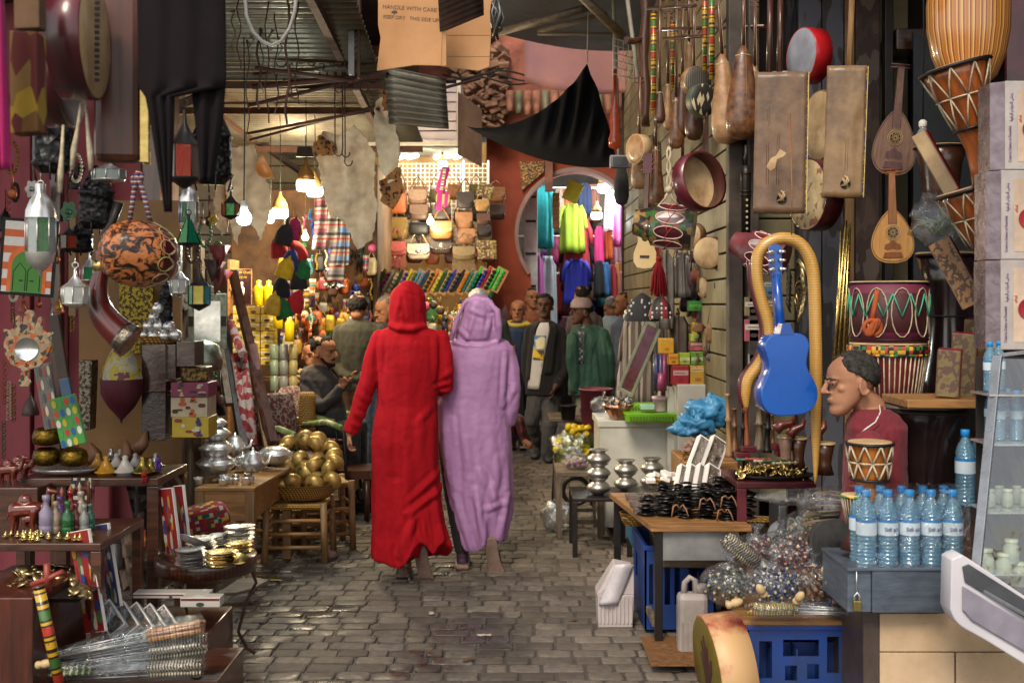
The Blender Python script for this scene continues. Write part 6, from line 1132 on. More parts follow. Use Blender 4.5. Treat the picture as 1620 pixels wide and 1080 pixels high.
for k,(x,y0,y1,w_,m_,lb)in enumerate(((1243,684,740,13,mt('clay','#8a6a58',.7),'pale clay cup drum behind the tray'),(1263,690,742,14,gourd2,'dark brown cup drum behind the tray'),(1305,690,750,16,gourd2,'dark cup drum beside the shopkeeper'))):drum(lb,x,y1,5.4,[(w_*.9,0),(w_*.6,16),(w_*.7,30),(w_,50)],None,None,m_)
for k,(x,y)in enumerate(((1243,672),(1262,678),(1298,682))):b=MB(U(5.35));b.tube([(-16,0,-8),(-6,0,0),(8,0,2),(14,0,12)],[9,8,5,3],12);one('leather_horn','small red-brown leather horn %s'%['left of the pair under the blue guitar','right of the pair under the blue guitar','in front of the shopkeeper'][k],'horn',P(x,y,5.35),b,mt('red_brown_leather','#7a2e1e',.35,0,'#4a1a12',8,coat=.4),'small leather horns',(0,-15*k,0))
for k,(x0,y0,x1,y1,c1,nm)in enumerate(((1178,470,1206,500,'#7a6a4a','yellow-brown'),(1208,445,1230,470,'#4a7aa0','blue'),(1206,474,1236,506,'#a07a3a','mustard'),(1178,505,1208,540,'#9a4a5a','pink'),(1210,510,1236,545,'#b0a89a','white'),(1184,560,1206,600,'#8d8a84','silver'),(1186,430,1206,462,'#3a6a4a','green'))):
 carton('blister_packet',nm+' packet hanging on the panel behind the snake head',x0,y0,x1,y1,6.3,.02,c1,'#c9c0ae','#3a3430','packets hanging on the shop panel',k)
BASK=lambda r,h:[(r*.55,0),(r*.7,1),(r*.9,h*.5),(r,h),(r*1.04,h+1),(r*.96,h+.5),(r*.85,h*.5),(r*.6,2),(0,1.5)]
def basket(label,loc,r,h,u,sy=.8,mat=wicker,rot=(0,0,0)):b=MB(u);b.lathe(BASK(r,h),30,sy,cap=False);return one('wicker_basket',label,'basket',loc,b,mat,None,rot)
basket('round straw basket of white blocks behind the gift boxes',G(1052,6.1,.57),32,12,U(6.1),.7);basket('straw basket of brown cubes below the blue bag',G(1104,6.2,.66),26,24,U(6.2));basket('lower straw basket under the one of brown cubes',G(1090,6.1,.55),24,20,U(6.1));basket('yellow straw basket on the floor beside the tray table',G(1200,5.8,.36),34,28,U(5.8))
basket('straw basket hanging under the left corner of the castanet table',G(1004,5.75,.43),24,20,U(5.7));wb('blue_cloth_box','turquoise plastic container under the castanet table','container',1000,815,1042,866,5.9,.3,mt('turquoise_plastic','#1c6d93',.4),bev=3)
def cubes(nm,lb,grp,n_,px0,px1,Y0,Y1,Z,hh,s,mat,seed):
 c0=thing(nm,'x','block',(0,0,0))if 0 else one(nm,lb,'block',(0,0,0),MB(U(6)).box(-s,s,-s*.7,s*.7,0,s*.9),mat,grp,bev=.003);return heap(nm,lb,'block',grp,n_,px0,px1,Y0,Y1,Z,c0,hh,seed,(25,25,180))
cubes('chalk_block','white block in the round straw basket','white blocks in the basket',16,1028,1078,6.0,6.2,.6,.03,7,paperw,2);cubes('incense_cube','brown cube heaped in the basket below the blue bag','brown cubes heaped in the basket',34,1082,1128,6.1,6.35,.74,.07,5,mt('brown_cubes','#8f6f5e',.8,0,'#6e5246',12),5)
blob_bag('crumpled sky-blue plastic bag, large, beside the tall white plinth',G(1126,6.5,.84),.13,.1,.085,4,mat=mt('sky_blue_plastic','#3a82ad',.45,0,'#2a678f',6,.9,40),amp=.32,knot=False,n_=40);blob_bag('smaller crumpled sky-blue plastic bag on the left',G(1096,6.4,.8),.09,.08,.06,8,mat=MATS['sky_blue_plastic'],amp=.5,knot=True,n_=36)
wb('wooden_plinth','brown board box carrying the baskets and blue bags','box',1082,790-60,1168,840,6.15,.5,ltwood)
wpl=mt('dusty_white_laminate','#bdb9ac',.5,0,'#9c988c',3,.1);t=thing('white_counter','white laminate counter with green trays on top','counter',P(1008,846,7.55));u=U(7.55);b=MB(u);b.box(-59,59,0,130,12,170);part('cabinet',b,wpl,t,bev=.003);b=MB(u);b.box(-59,-50,0,10,0,11.5);b.box(50,59,0,10,0,11.5);part('foot',b,wpl,t);b=MB(u);b.box(-62,61,-2,132,170.5,181);part('counter_top',b,wpl,t,bev=.004)
wb('white_plinth','tall white plinth stacked with coloured product boxes','plinth',1072,608,1140,850,7.3,.5,wpl);wb('white_plinth','narrow white plinth side behind the tall one','plinth',1056,612,1071,850,7.45,.5,wpl)
zc=P(0,664,7.5).z
t=thing('copper_bowl','fluted copper bowl heaped with silver foil sweets','bowl',G(978,7.6,zc));u=U(7.6);b=MB(u);n0=40;prof=[(12,0),(13,1),(20,14),(25,22)]
b.lathe(prof,n0);b.v=[(x*(1+.05*math.sin(math.atan2(y,x)*10)),y*(1+.05*math.sin(math.atan2(y,x)*10)),z)for x,y,z in b.v];part('bowl',b,copper,t)
foil=mt('silver_foil','#cfcdc8',.2,1,'#77726a',40,1,60);b=MB(u);q=random.Random(8);[b.at(q.uniform(-20,20),q.uniform(-18,18),24+q.uniform(-2,8),q.uniform(0,90),q.uniform(0,90),0).box(-3.5,3.5,-2.5,2.5,-1.5,1.5)for _ in range(90)];tag(part('foil_sweets',b,foil,t),kind='stuff')
grnp=mt('lime_green_plastic','#6fae1a',.35,0,'#5a9413',6,.2);
for k,(x,Yq,z,w_,lb)in enumerate(((1028,7.45,0,38,'large lime green plastic tray at the front of the white counter'),(1016,7.9,.02,34,'lime green plastic tray behind the front one'))):
 t=thing('plastic_tray',lb,'tray',G(x,Yq,zc+z));u=U(7.5);b=MB(u);b.hexa([(-w_,-22,0),(w_,-22,0),(w_,26,0),(-w_,26,0)],[(-w_-3,-24,13),(w_+3,-24,13),(w_+3,28,13),(-w_-3,28,13)]);part('tray',b,grnp,t,bev=.003);b=MB(u);[b.box(-w_+4+5*i,-w_+7+5*i,-25,-23.5,3,9)for i in range(int(w_*2/5)-1)];part('slot',b,mt('olive_slots','#4e6a10',.6),t)
drumtub=[(10,0),(12,18),(13,18),(13,23),(0,23.5)]
pot('small pink and white plastic tub on the green tray',G(1044,7.5,zc+.06),1,U(7.5),mt('pink_tub','#c79aa6',.4,0,'#a9a39a',10),None,'plastic_tub',drumtub,'tub');wb('lidded_box','flat pale green lidded box on the green tray','box',1014,640,1036,648,7.4,.1,mt('pale_green_lid','#8fb39a',.4),bev=1)
blob_bag('clear bag of small things beside the copper bowl',G(952,7.9,zc),.07,.07,.06,12)
q=random.Random(21);k=0
for x0,y0,x1,y1,cs,nm in((1064,578,1090,609,['#8e1a22','#a52a30','#c9a0a0','#7a141c'],'dark red henna'),(1092,578,1117,609,['#b08a2a','#6a7a3a','#c9b07a','#a05a3a'],'gold and green'),(1118,578,1138,609,['#b59a3a','#c04a5a','#d0b0a0','#5a8a3a'],'yellow and pink'),(1058,560,1074,577,['#c98a14','#b5780f','#8a5a0c'],'orange-yellow'),(1075,558,1092,577,['#8aa02a','#c9c09a','#5a7a1a'],'pale green and white'),(1093,556,1116,577,['#5a8a2a','#b0b59a','#3a6a1a'],'leaf green'),(1117,545,1138,577,['#a02a4a','#c9a05a','#6a8a4a'],'magenta floral'),(1092,541,1116,555,['#8a4a4a','#b59a9a','#c04a5a'],'dusty rose'),(1044,535,1066,559,['#c9941a','#d6a52a','#9a6a10'],'golden orange'),(1093,528,1112,540,['#a0b03a','#c9c9a0','#6a8a2a'],'lime'),(1121,482,1137,544,['#b02a6a','#8e1a52','#c98aa8'],'tall magenta'),(1104,492,1120,527,['#3a2430','#6a2a3a','#9a8a8a'],'dark plum'),(1090,476,1112,492,['#3a8a3a','#6ab04a','#2a6a2a'],'bright green'),(1096,510,1103,528,['#c9a51a','#b08a10'],'narrow yellow')):
 carton('product_box',nm+' cardboard box stacked on the white plinths',x0,y0,x1,y1,7.35+.01*k,.09,cs[0],cs[-2],cs[-1],'coloured cartons stacked on the plinths',k);k+=1
for k,(x,c1)in enumerate(((1040,'#3a3a6a'),(1046,'#5a4a7a'),(1051,'#8a3a5a'),(1036,'#4a4a5a'),(1044,'#a04a6a'))):b=MB(U(7.4));b.tube([(0,0,0),(k-2,0,58 if k!=4 else 28)],4 if k!=4 else 7,10);one('incense_tube',['indigo','violet','wine red','slate','short pink'][k]+' incense tube leaning beside the cartons','tube',P(x,618,7.4),b,mt('tube_%d'%k,c1,.3,.2,None,12),'incense tubes')
tb=table('black_side_table','small black metal table carrying silver pots','table',906,1000,6.95,7.4,.36,.02,iron,iron,.03)
for k,(x,Yq,n_,s,lb)in enumerate(((947,7.1,3,1.0,'left'),(990,7.25,2,1.0,'middle'),(1031,7.35,2,.98,'right'))):
 for i in range(n_):pot(['bottom','second','top'][i if n_==3 else i*2]+' silver pot of the '+lb+' stack on the black table',G(x,Yq,.362+i*.088*s),s*.92,U(Yq),mt('brushed_silver','#c4c0b8',.34,.8,'#8f8b84',9,.15,30),'silver pots on the black table')
wb('wood_block','low wooden stand behind the black table carrying the right hand pots','stand',985,768,1060,852,7.5-.12,.3,wpl)
t=table('wooden_stool','rough weathered wooden crate stand left of the black table','stand',880,955,7.5,7.95,.44,.03,greywoodx,greywood,.04,cross=.1)
b=MB(U(7.6));q=random.Random(3);[b.ball((q.uniform(-14,14),q.uniform(-12,12),5+q.uniform(0,9)),4,3.4,3.4,8)for _ in range(40)];one('shallot_pile','pile of pink dried buds in a clear bag on the wooden stand','buds',G(912,7.65,.44),b,mt('pink_buds','#8a5a5c',.8,0,'#5c3638',20));blob_bag('clear plastic bag round the pink dried buds',G(912,7.65,.44),.1,.09,.055,5)
blob_bag('crumpled empty clear plastic bag on the ground by the stand',G(882,7.75,0),.11,.09,.1,6,mat=film('milky_film',(.85,.88,.88),.3,.2,18))
t=thing('bag_stand','wire stand holding a green net bag of yellow plastic shapes','stand',G(906,8.6,0));b=MB();zt=P(0,707,8.6).z
for s in(-1,1):b=MB();b.tube([(s*.15,-.1,0),(s*.13,0,zt)],.009,6);part('leg',b,iron,t);b=MB();b.tube([(s*.15,.14,0),(s*.13,0.05,zt)],.009,6);part('leg',b,iron,t)
b=MB();b.tube([(-.16,0,zt),(.16,0,zt)],.008,6);part('bar',b,iron,t);b=MB();b.at(.03,.1,.12,90);b.tube([(.1*math.cos(q*.39),.1*math.sin(q*.39),0)for q in range(16)],.018,6,closed=True);b.ball((0,0,0),.03,n=8);part('wheel',b,iron,t)
b=MB(U(8.6));q=random.Random(5);[b.at(q.uniform(-26,26),q.uniform(-16,16),q.uniform(4,46),q.uniform(0,180),q.uniform(0,180),0).ball((0,0,0),6.5,6.5,3,10)for _ in range(90)];[b.at(q.uniform(-8,24),q.uniform(-16,0),q.uniform(50,66),q.uniform(0,60),q.uniform(0,60),0).tube([(0,0,-6),(0,0,6)],[5,4],8)for _ in range(18)];one('yellow_toys','heap of yellow plastic shapes in the green bag','toys',P(906,737,8.6),b,mt('yellow_plastic','#c9ae10',.4,0,'#b0900c',8));blob_bag('thin green plastic bag round the yellow plastic shapes',P(906,742,8.6),.16,.13,.15,9,mat=film('green_film',(.62,.78,.5),.18,.2,14),knot=False)
def bucket(label,px,py,Y,r,h,mat):b=MB(U(Y));b.lathe([(r*.75,0),(r*.8,1),(r,h),(r*1.05,h),(r*1.05,h-3),(r*.95,h-3),(r*.7,2),(0,2)],26,cap=False);return one('bucket',label,'bucket',P(px,py,Y),b,mat)
bucket('large maroon plastic bucket behind the white counter',943,690,9.2,26,76,mt('maroon_plastic','#6e2a38',.5,0,'#56202c',4));bucket('small black plastic bucket on the ground',899,664,10.0,13,24,iron);bucket('tiny dark red bucket beside the maroon one',926,664,9.6,8,18,redsh)
wb('low_platform','low pale plank platform on the ground behind the yellow bag','platform',868,660,935,668,10.2,.5,greywoodx)
t=thing('leaning_mirror','long mirror in a pale frame leaning at the end of the slat wall','mirror',P(988,622,7.9),None,(10,26,-22));u=U(7.9);b=MB(u);b.ring([(-14,0),(14,0),(14,125),(-14,125)],[(-9,5),(9,5),(9,120),(-9,120)],0,4);part('frame',b,mt('pale_green_frame','#8f937c',.4,.3),t);b=MB(u);b.box(-9,9,1.5,2.5,5,120);part('glass',b,mt('mirror_glass','#dfe3e3',.05,1,bump=0),t)
def robe(label,cx,y0,y1,Y,w0,w1,mat,name='hanging_robe',grp=None,sl=True,yaw=0,dep=.06,cat='robe'):
 u=U(Y);h=y1-y0;s=int(cx*7+y0);b=MB(u);W=lambda j:w0+(w1-w0)*j
 b.loft([(0,0,-h*j,W(j)*(1 if j>.06 else .55),dep/u*(.5+.5*j))for j in(0,.04,.12,.3,.5,.7,.85,1)],28,2.2,lambda x,y,z,a,i:(x+1.6*math.sin(a*5+s+z*.02),y+(dep/u*.35)*math.sin(x*.55+s),z+1.5*math.sin(a*4+s)*(i>5)))
 if sl:[b.tube([(q_*W(.1)*.8,0,-h*.05),(q_*(W(.1)+4),0,-h*.25),(q_*(W(.3)+5),-1,-h*.5)],[w0*.3,w0*.26,w0*.22],10)for q_ in(-1,1)]
 return one(name,label,cat,P(cx,y0,Y),b,mat,grp,(0,0,yaw))
stz=stripe('striped_wool',[(0,'#7d7266'),(.3,'#453a34'),(.5,'#978c80'),(.7,'#58483f')],.09,0,.9);robe('grey-brown striped woollen robe hanging behind the mirror',1006,500,640,8.3,16,34,stz,yaw=-20);robe('darker striped woollen robe behind the first',1030,480,620,8.8,16,26,stripe('striped_wool2',[(0,'#5d5650'),(.5,'#3a3430'),(.7,'#7c756c')],.06,0,.9))
for k,(x,y0,y1,w_,c1,lb)in enumerate(((1052,395,520,14,'#6a645e','grey wrapped bundle hanging behind the red tassel'),(1080,400,470,16,'#5d5652','shiny grey plastic-wrapped bundle right of the tassel'),(1030,215,330,18,'#5a5248','dark cloth bundle above the small guitar'),(1074,500,600,18,'#4a3d34','dark leather bags bunched on the slat wall'),(1100,430,500,12,'#3a2a22','dark brown leather bag at the end of the wall'),(1060,560,640,16,'#5a2c34','plum leather straps bunched low by the mirror'))):robe(lb,x,y0,y1,7.6,w_*.8,w_,mt('bundle_%d'%k,c1,.35 if k==1 else .8,0,None,14,.8,20),'hanging_bundle',sl=False,dep=.08,cat='bundle')
u=U(7.9);t=thing('wire_rack','white wire display rack on the slat wall','rack',P(1002,70,8.6));b=MB(U(8.6));[b.tube([(0,60*0+k*0,-k*11),(-30-6,-40,-k*11)],.7,4)for k in range(6)];[b.tube([(-36+9*k,-40+10*k,0),(-36+9*k,-40+10*k,-60)],.7,4)for k in range(5)];part('wire',b,white,t)
t=thing('red_toy_lute','glossy orange-red lute hanging beside the black cloth','lute',P(973,215,8.7));b=MB(U(8.7));b.lathe([(0,-22),(10,-18),(11,-6),(7,6),(9,24),(8,40),(3,52),(2.5,105)],16,.5);part('body',b,mt('orange_red_gloss','#a8401c',.25,0,'#7d2a12',6,coat=.5),t)
b=MB();b.tube([P(990,-20,7.6),P(1017,180,7.55)],.014,8);one('conduit_pipe','pale grey pipe running down before the slat wall','pipe',(0,0,0),b,MATS['grey_pole'])
wb('wooden_board','board lying on the bright blue crate under the bagged skewers','board',1176,982,1344,989,4.42,.42,ltwood,bev=1)
ZB=P(0,982,4.42).z
def skewers(label,px,py,Y,n_,L_,hl,yaw,pitch,cols,seed=0,spread=16,wrap=True,rodr=.7):
 """bundle of skewers with turned handles in a clear bag"""
 t=thing('skewer_bundle',label,'skewers',P(px,py,Y),None,(0,pitch,yaw));u=U(Y);q=random.Random(seed)
 hm=stripe('handle_%s'%cols[0].strip('#')+str(seed),[(i/len(cols),c_)for i,c_ in enumerate(cols)],.022,0,.35,.4)
 bh,br=MB(u),MB(u)
 for k in range(n_):
  y,z=q.uniform(-spread,spread)*.8,q.uniform(0,spread);x0=q.uniform(-3,3);e=(y*.5,z*.55)
  bh.tube([(x0,y,z),(x0+hl*.15,y,z),(x0+hl*.22,y,z),(x0+hl*.5,y,z),(x0+hl*.6,y,z),(x0+hl,y,z)],[3,4,2.6,4.2,3,3.4],8);bh.ball((x0-2,y,z),3,3,3,6);br.tube([(x0+hl,y,z),(x0+hl+L_,e[0],e[1])],rodr,4)
 part('handle',bh,hm,t);part('rod',br,steel,t)
 if wrap:
  b=MB(u);b.loft([(0,0,0,1,1)]*0 or[(x,0,z,1,1)for x,z in((0,0),(1,1))],4)if 0 else None;S=spread
  b.tube([(-8,0,S*.5),(-2,0,S*.5),(hl*.5,0,S*.5),(hl+L_*.2,0,S*.45),(hl+L_*.8,0,S*.35),(hl+L_*1.02,0,S*.3),(hl+L_*1.1,0,S*.3)],[S*.4,S*1.05,S*1.2,S*1.1,S*.7,S*.35,S*.6],18,cap=False,sq=.75)
  b.v=[tuple(np.array(v_)+u*2.6*np.array(noise.noise_vector(Vector(v_)*32)))for v_ in b.v];part('clear_bag',b,filmm,t)
 return t
bw=['#b9a988','#1f1a16','#c4b592','#2a211a'];blu=['#2a3f7a','#b59a5a','#22356b','#1a2a55'];brn=['#7a4a28','#a5703c','#5e3418'];gr=['#2e6a3a','#b59a4a','#a5302a','#3a7a42','#c4aa5a'];rd=['#a3262c','#c9a35a','#8e1c22','#d0c0a0']
skewers('bag of green gold and red handled skewers lying across the board',1192,972,4.36,14,130,66,2,1,gr,1,17)
skewers('bag of red blue handled skewers behind the green ones at the right',1345,962,4.5,8,120,34,180,0,['#8e2a30','#b58a7a','#3a4a8a'],2,14)
def knobs(label,px,py,Y,n_,col,seed,r=24,k=1.0,kn='#cdb98a',rz=.8):
 """bagged cluster of skewer handles seen end on"""
 t=thing('skewer_bundle',label,'skewers',P(px,py,Y));u=U(Y)*k;q=random.Random(seed);bh,bk=MB(u),MB(u)
 for i in range(n_):
  a=i*2.4;rr=r*math.sqrt((i+.5)/n_);x,z=rr*math.cos(a),rr*rz*math.sin(a)+r*rz;y=-6*math.sqrt(max(0,1-(rr/r)**2));dx,dz=x*.35,(z-r*rz)*.35
  bh.tube([(x+dx*.3,y,z+dz*.3),(x,y+4,z),(x-dx,y+26,z-dz)],[3.4,3.8,3],8);bk.ball((x+dx*.4,y-3,z+dz*.4),2.3,2.3,2.3,8)
 part('handle',bh,mt('knob_%s'%col.strip('#'),col,.4,0,None,12,coat=.4),t);part('knob',bk,mt('knob_tip_'+kn.strip('#'),kn,.5),t)
 b=MB();b.ball((0,6*u,r*rz*u),r*1.35*u,r*1.1*u,r*1.15*rz*u,22);b.tube([(0,0,r*rz*2*u),(0,0,r*rz*2.4*u),(2*u,0,r*rz*2.8*u)],[r*.4*u,r*.12*u,r*.4*u],8,cap=False)
 b.v=[tuple(np.array(v_)+u*7*np.array(noise.noise_vector(Vector(v_)*22+Vector((seed,0,0)))))for v_ in b.v];part('clear_bag',b,filmm,t);return t
skewers('bag of black and cream handled skewers pointing down to the right',1146,862,4.75,18,90,56,0,40,bw,3,20)
knobs('bag of blue handled skewers with pale round tips',1224,955,4.5,30,'#2a3a6b',4,38);knobs('bag of brown turned skewer handles',1288,950,4.55,26,'#8a5526',5,36,kn='#a5703c');knobs('bag of red skewer handles with cream tips in the middle of the heap',1266,912,4.75,34,'#8e2024',6,42)
knobs('bag of pale and green topped skewer handles at the top of the heap',1278,862,4.95,24,'#b59a6a',7,32,kn='#2f6a3a');knobs('bag of dark skewer handles at the right by the cash box',1330,935,4.5,20,'#231d1c',8,28);knobs('bag of green and black skewer handles at the left low in the heap',1152,952,4.6,26,'#3a4a3a',9,34);knobs('bag of crimson handles with gold dots at the right of the heap',1320,890,4.8,26,'#6a1a22',10,32,kn='#b5853a')
b=MB();b.box(-.2,.24,0,.3,0,.13);one('brown_carton','brown carton holding up the heap of bagged skewers','box',G(1240,5.1,ZB+.0),b,card,bev=.01)
def pestle(label,px,py,Y,rot):b=MB(U(Y));b.lathe([(0,0),(5,1),(6.5,4),(6,8),(4,10),(6.5,12),(7,17),(6,23),(3,28),(0,29)],16);one('wooden_honey_knob',label,'wooden knob',P(px,py,Y),b,mt('pale_turned_wood','#c4ab80',.55,0,'#a98d60',8),'pale turned wooden handles',rot)
pestle('pale turned wooden handle lying at the left of the green skewers',1148,958,4.35,(0,72,0));pestle('pale turned wooden handle below the black and cream skewers',1210,942,4.35,(30,-35,0));pestle('pale turned wooden handle upper right of the heap',1310,915,4.45,(30,-25,0));pestle('pale turned wooden handle right of the blue skewers',1318,935,4.4,(30,-30,0));pestle('pale turned wooden handle in front of the brown handles',1258,953,4.35,(40,20,0))
t=thing('colander','beige slotted plastic colander of wrapped wooden forks','bowl',G(1335,4.75,.56));u=U(4.75);b=MB(u);b.lathe([(26,0),(34,30),(44,34),(46,36),(43,36),(33,32),(25,2),(0,2)],34,.8,cap=False);part('bowl',b,mt('beige_plastic','#9a927c',.5),t);b=MB(u);[b.at(29.5*math.cos(a),29.5*.8*math.sin(a),6,rz=math.degrees(a)).box(-.5,2.6,-.9,.9,0,18)for a in[q*.2 for q in range(31)]];part('slot',b,blk,t)
for k in range(7):
 b=MB(U(4.7));b.tube([(0,0,0),(-38,0,6)],2,6);b.box(-48,-38,-6,6,4,7);[b.box(-58,-48,y,y+1.6,4,6.5)for y in(-6,-2.5,1,4.4)];one('wooden_fork','wooden fork among the wrapped ones in the colander','fork',G(1322+5*k,4.7+.02*k,.66+.014*k),b,mt('horn_wood','#8c7a62',.5,0,'#4b3d30',10),'wrapped wooden forks',(0,rnd.uniform(-14,4),rnd.uniform(-25,25)))
blob_bag('shiny clear bag over the wooden forks',G(1312,4.7,.68),.12,.1,.055,15,knot=False);blob_bag('flat clear bag of cutlery left of the colander',G(1250,4.95,.68),.13,.08,.03,16,knot=False)
b=MB(U(5));[b.at(k*6-20,0,0,60,-20+3*k).lathe([(0,0),(24,2),(30,5),(29,6),(0,2)],24,cap=False)for k in range(5)];one('metal_platters','dark metal platters leaning under the cutlery bag','platters',G(1262,5.1,.5),b,greyiron)
wb('grey_box','grey metal box under the pendant tray','box',1232,800,1245,850,5.1,.2,greyiron);wb('shop_bench','dark wooden bench carrying the colander and the big drum','bench',1200,868,1400,1020,5.0,.5,dkwood)
wb('floor_mat','brown coir doormat on the cobbles by the hand drum','mat',1030,1052,1110,1054,4.75,.42,mt('coir','#7a5026',.95,0,'#4f3216',30,1,80))
knobs('bag of red and cream knobbed handles at the left top of the heap',1196,905,4.8,26,'#7a2a2a',14,34);knobs('bag of black and gold knobs between the blue and red handles',1236,890,4.9,22,'#2a221c',15,30,kn='#a58a4a')
for k,(x,tp,nk,bt,hw,m_,lb)in enumerate(((1044,-10,140,196,9,gourd2,'slim dark lute squeezed beside the rough pole'),(1070,-10,150,236,13,gourd3,'brown worn lute hanging low behind the dark ones'),(1090,-20,60,150,11,gourd1,'short pale lute hanging high behind the rattle'),(1126,-20,132,262,15,gourd2,'dark lute hanging lowest, above the open frame drum'),(1160,-20,100,238,16,gourd3,'brown lute squeezed between the two largest gourds'),(1012,120,214,300,14,gourd1,'pale round-bodied lute behind the small guitar'),(1038,150,226,330,13,gourd3,'brown lute above the camouflage drum'),(1080,190,250,330,11,gourd2,'dark thin lute behind the open frame drum'))):lute(lb,x,tp,nk,bt,hw,6.9+.1*k,m_,dkwoodz,.7)
for k,(x,y,r,c1,lb)in enumerate(((1120,400,26,redsh,'dark red tambourine hanging low on the slat wall'),(1092,372,20,gourd1,'tan tambourine partly behind the camouflage drum'),(1150,330,18,gourd2,'small dark drum beside the black flute'),(1005,236,24,hidew,'pale disc drum hanging over the small guitar'),(1112,455,16,gourd3,'brown disc drum low on the slat wall'))):frame_drum(lb,x,y,6.9+.1*k,r,16,-35-8*k,shell=c1,skin=hidew if k!=3 else gourd1)
q=random.Random(31)
for k in range(46):
 x=q.uniform(1068,1152);y=q.uniform(395,560);Yk=6.6+(1165-x)*.012+q.uniform(0,.2);u=U(Yk);b=MB(u);h=q.uniform(14,32);kd=k%4;c_=[('brown leather','#4a2a18'),('plum','#45202c'),('grey','#55504c'),('tan','#7a5636'),('black','#17151a'),('rust','#7a351c')][q.randrange(6)]
 if kd==0:b.loft([(0,0,z*h,w_*9,4)for z,w_ in((-1,.6),(-.8,1),(-.3,1),(0,.6))],12,3);b.tube([(-5,0,0),(0,0,h*.9),(5,0,0)],.8,4)
 elif kd==1:[b.tube([(j*1.5,0,0),(j*2.2,0,-h)],1.1,4)for j in range(-3,4)]
 elif kd==2:b.lathe([(0,-h*.6),(5,-h*.5),(6,-h*.2),(2,0),(1.4,h*.8)],10)
 else:[b.ball((2*math.sin(j),0,-j*3.6),2.4,n=7)for j in range(8)]
 one(['leather_purse','strap_bundle','small_gourd','bead_string'][kd],'%s %s on the slat wall, %s'%(c_[0],['purse','strap bundle','gourd rattle','bead string'][kd],['above the cartons','beside the red tassel','near the doorway'][k%3]),['purse','straps','gourd','beads'][kd],P(x,y,Yk),b,mt('wallgoods_'+c_[0].replace(' ','_'),c_[1],.6,0,None,20,.5,60),'small goods hung on the slat wall')
for k in range(12):t=dup(jar0 if k<5 else first,G(1566+14*(k%5),4.03+.08*(k%2),P(0,900,3.85).z+[83,193,273][k//5]*U(3.85)+.002),label='%s %s on the %s shelf inside the display case'%(['blue water bottle','pale jar'][k<5],['left','second','middle','fourth','right'][k%5],['lower','middle','upper'][k//5]),scale=.75 if k<5 else .62)
# ================================================================ LEFT SIDE
def lantern(label,px,y0,y1,w_,Y,gcols,n_=6,mat=iron,style='pointed',rz=10):
 """glass lantern hanging by a ring: dome, glazed body, tapering foot"""
 t=thing('lantern',label,'lantern',P(px,y0,Y),None,(0,0,rz));u=U(Y);h=y1-y0;r=w_/2;b=MB(u)
 pr={'pointed':[(r*.1,-h*.1),(r*.14,-h*.25),(r*.6,-h*.42),(r,-h*.5)],'tall':[(r*.35,-h*.02),(r*.35,-h*.13),(r*.7,-h*.2),(r*.97,-h*.32),(r,-h*.4)],'cone':[(r*.1,-h*.06),(r*.15,-h*.2),(r*.8,-h*.86)]}[style]
 z1=-h*(.86 if style!='tall'else .78);b.lathe(pr,16 if style=='tall'else n_,cap=False);part('dome',b,mat,t)
 b=MB(u);b.lathe([(r*.98,z1),(r,z1-h*.02),(r*.7,z1-h*.06),(r*.2,-h*.98),(0,-h)]if style!='tall'else[(r,z1),(r*.9,-h*.88),(r*.45,-h*.96),(r*.15,-h),(0,-h*1.05)],16 if style=='tall'else n_,cap=False);part('foot',b,mat,t)
 za=pr[-1][1]if style!='cone'else-h*.22;ra=r if style!='cone'else r*.2;rb_=r if style!='cone'else r*.9;b=MB(u)
 for k in range(n_):a=2*math.pi*k/n_;b.tube([(ra*math.cos(a),ra*math.sin(a),za),(rb_*math.cos(a),rb_*math.sin(a),z1)],.9,5)
 part('glazing_bars',b,mat,t)
 for k in range(n_):
  a,c=2*math.pi*k/n_,2*math.pi*(k+1)/n_;b=MB(u);q=.95;b.add([(ra*q*math.cos(a),ra*q*math.sin(a),za),(ra*q*math.cos(c),ra*q*math.sin(c),za),(rb_*q*math.cos(c),rb_*q*math.sin(c),z1),(rb_*q*math.cos(a),rb_*q*math.sin(a),z1)],[(0,1,2,3)])
  g=gcols[k%len(gcols)];part('pane',b,tint_glass('lantern_glass_'+g.strip('#'),g,.8,.12),t)
 b=MB(u);b.tube([(r*.22*math.cos(q*.6),0,-h*.02+r*.22*math.sin(q*.6))for q in range(11)],.9,5,closed=True);b.tube([(0,0,0),(0,0,max(8,h*.15))],.6,4);part('ring',b,mat,t);return t
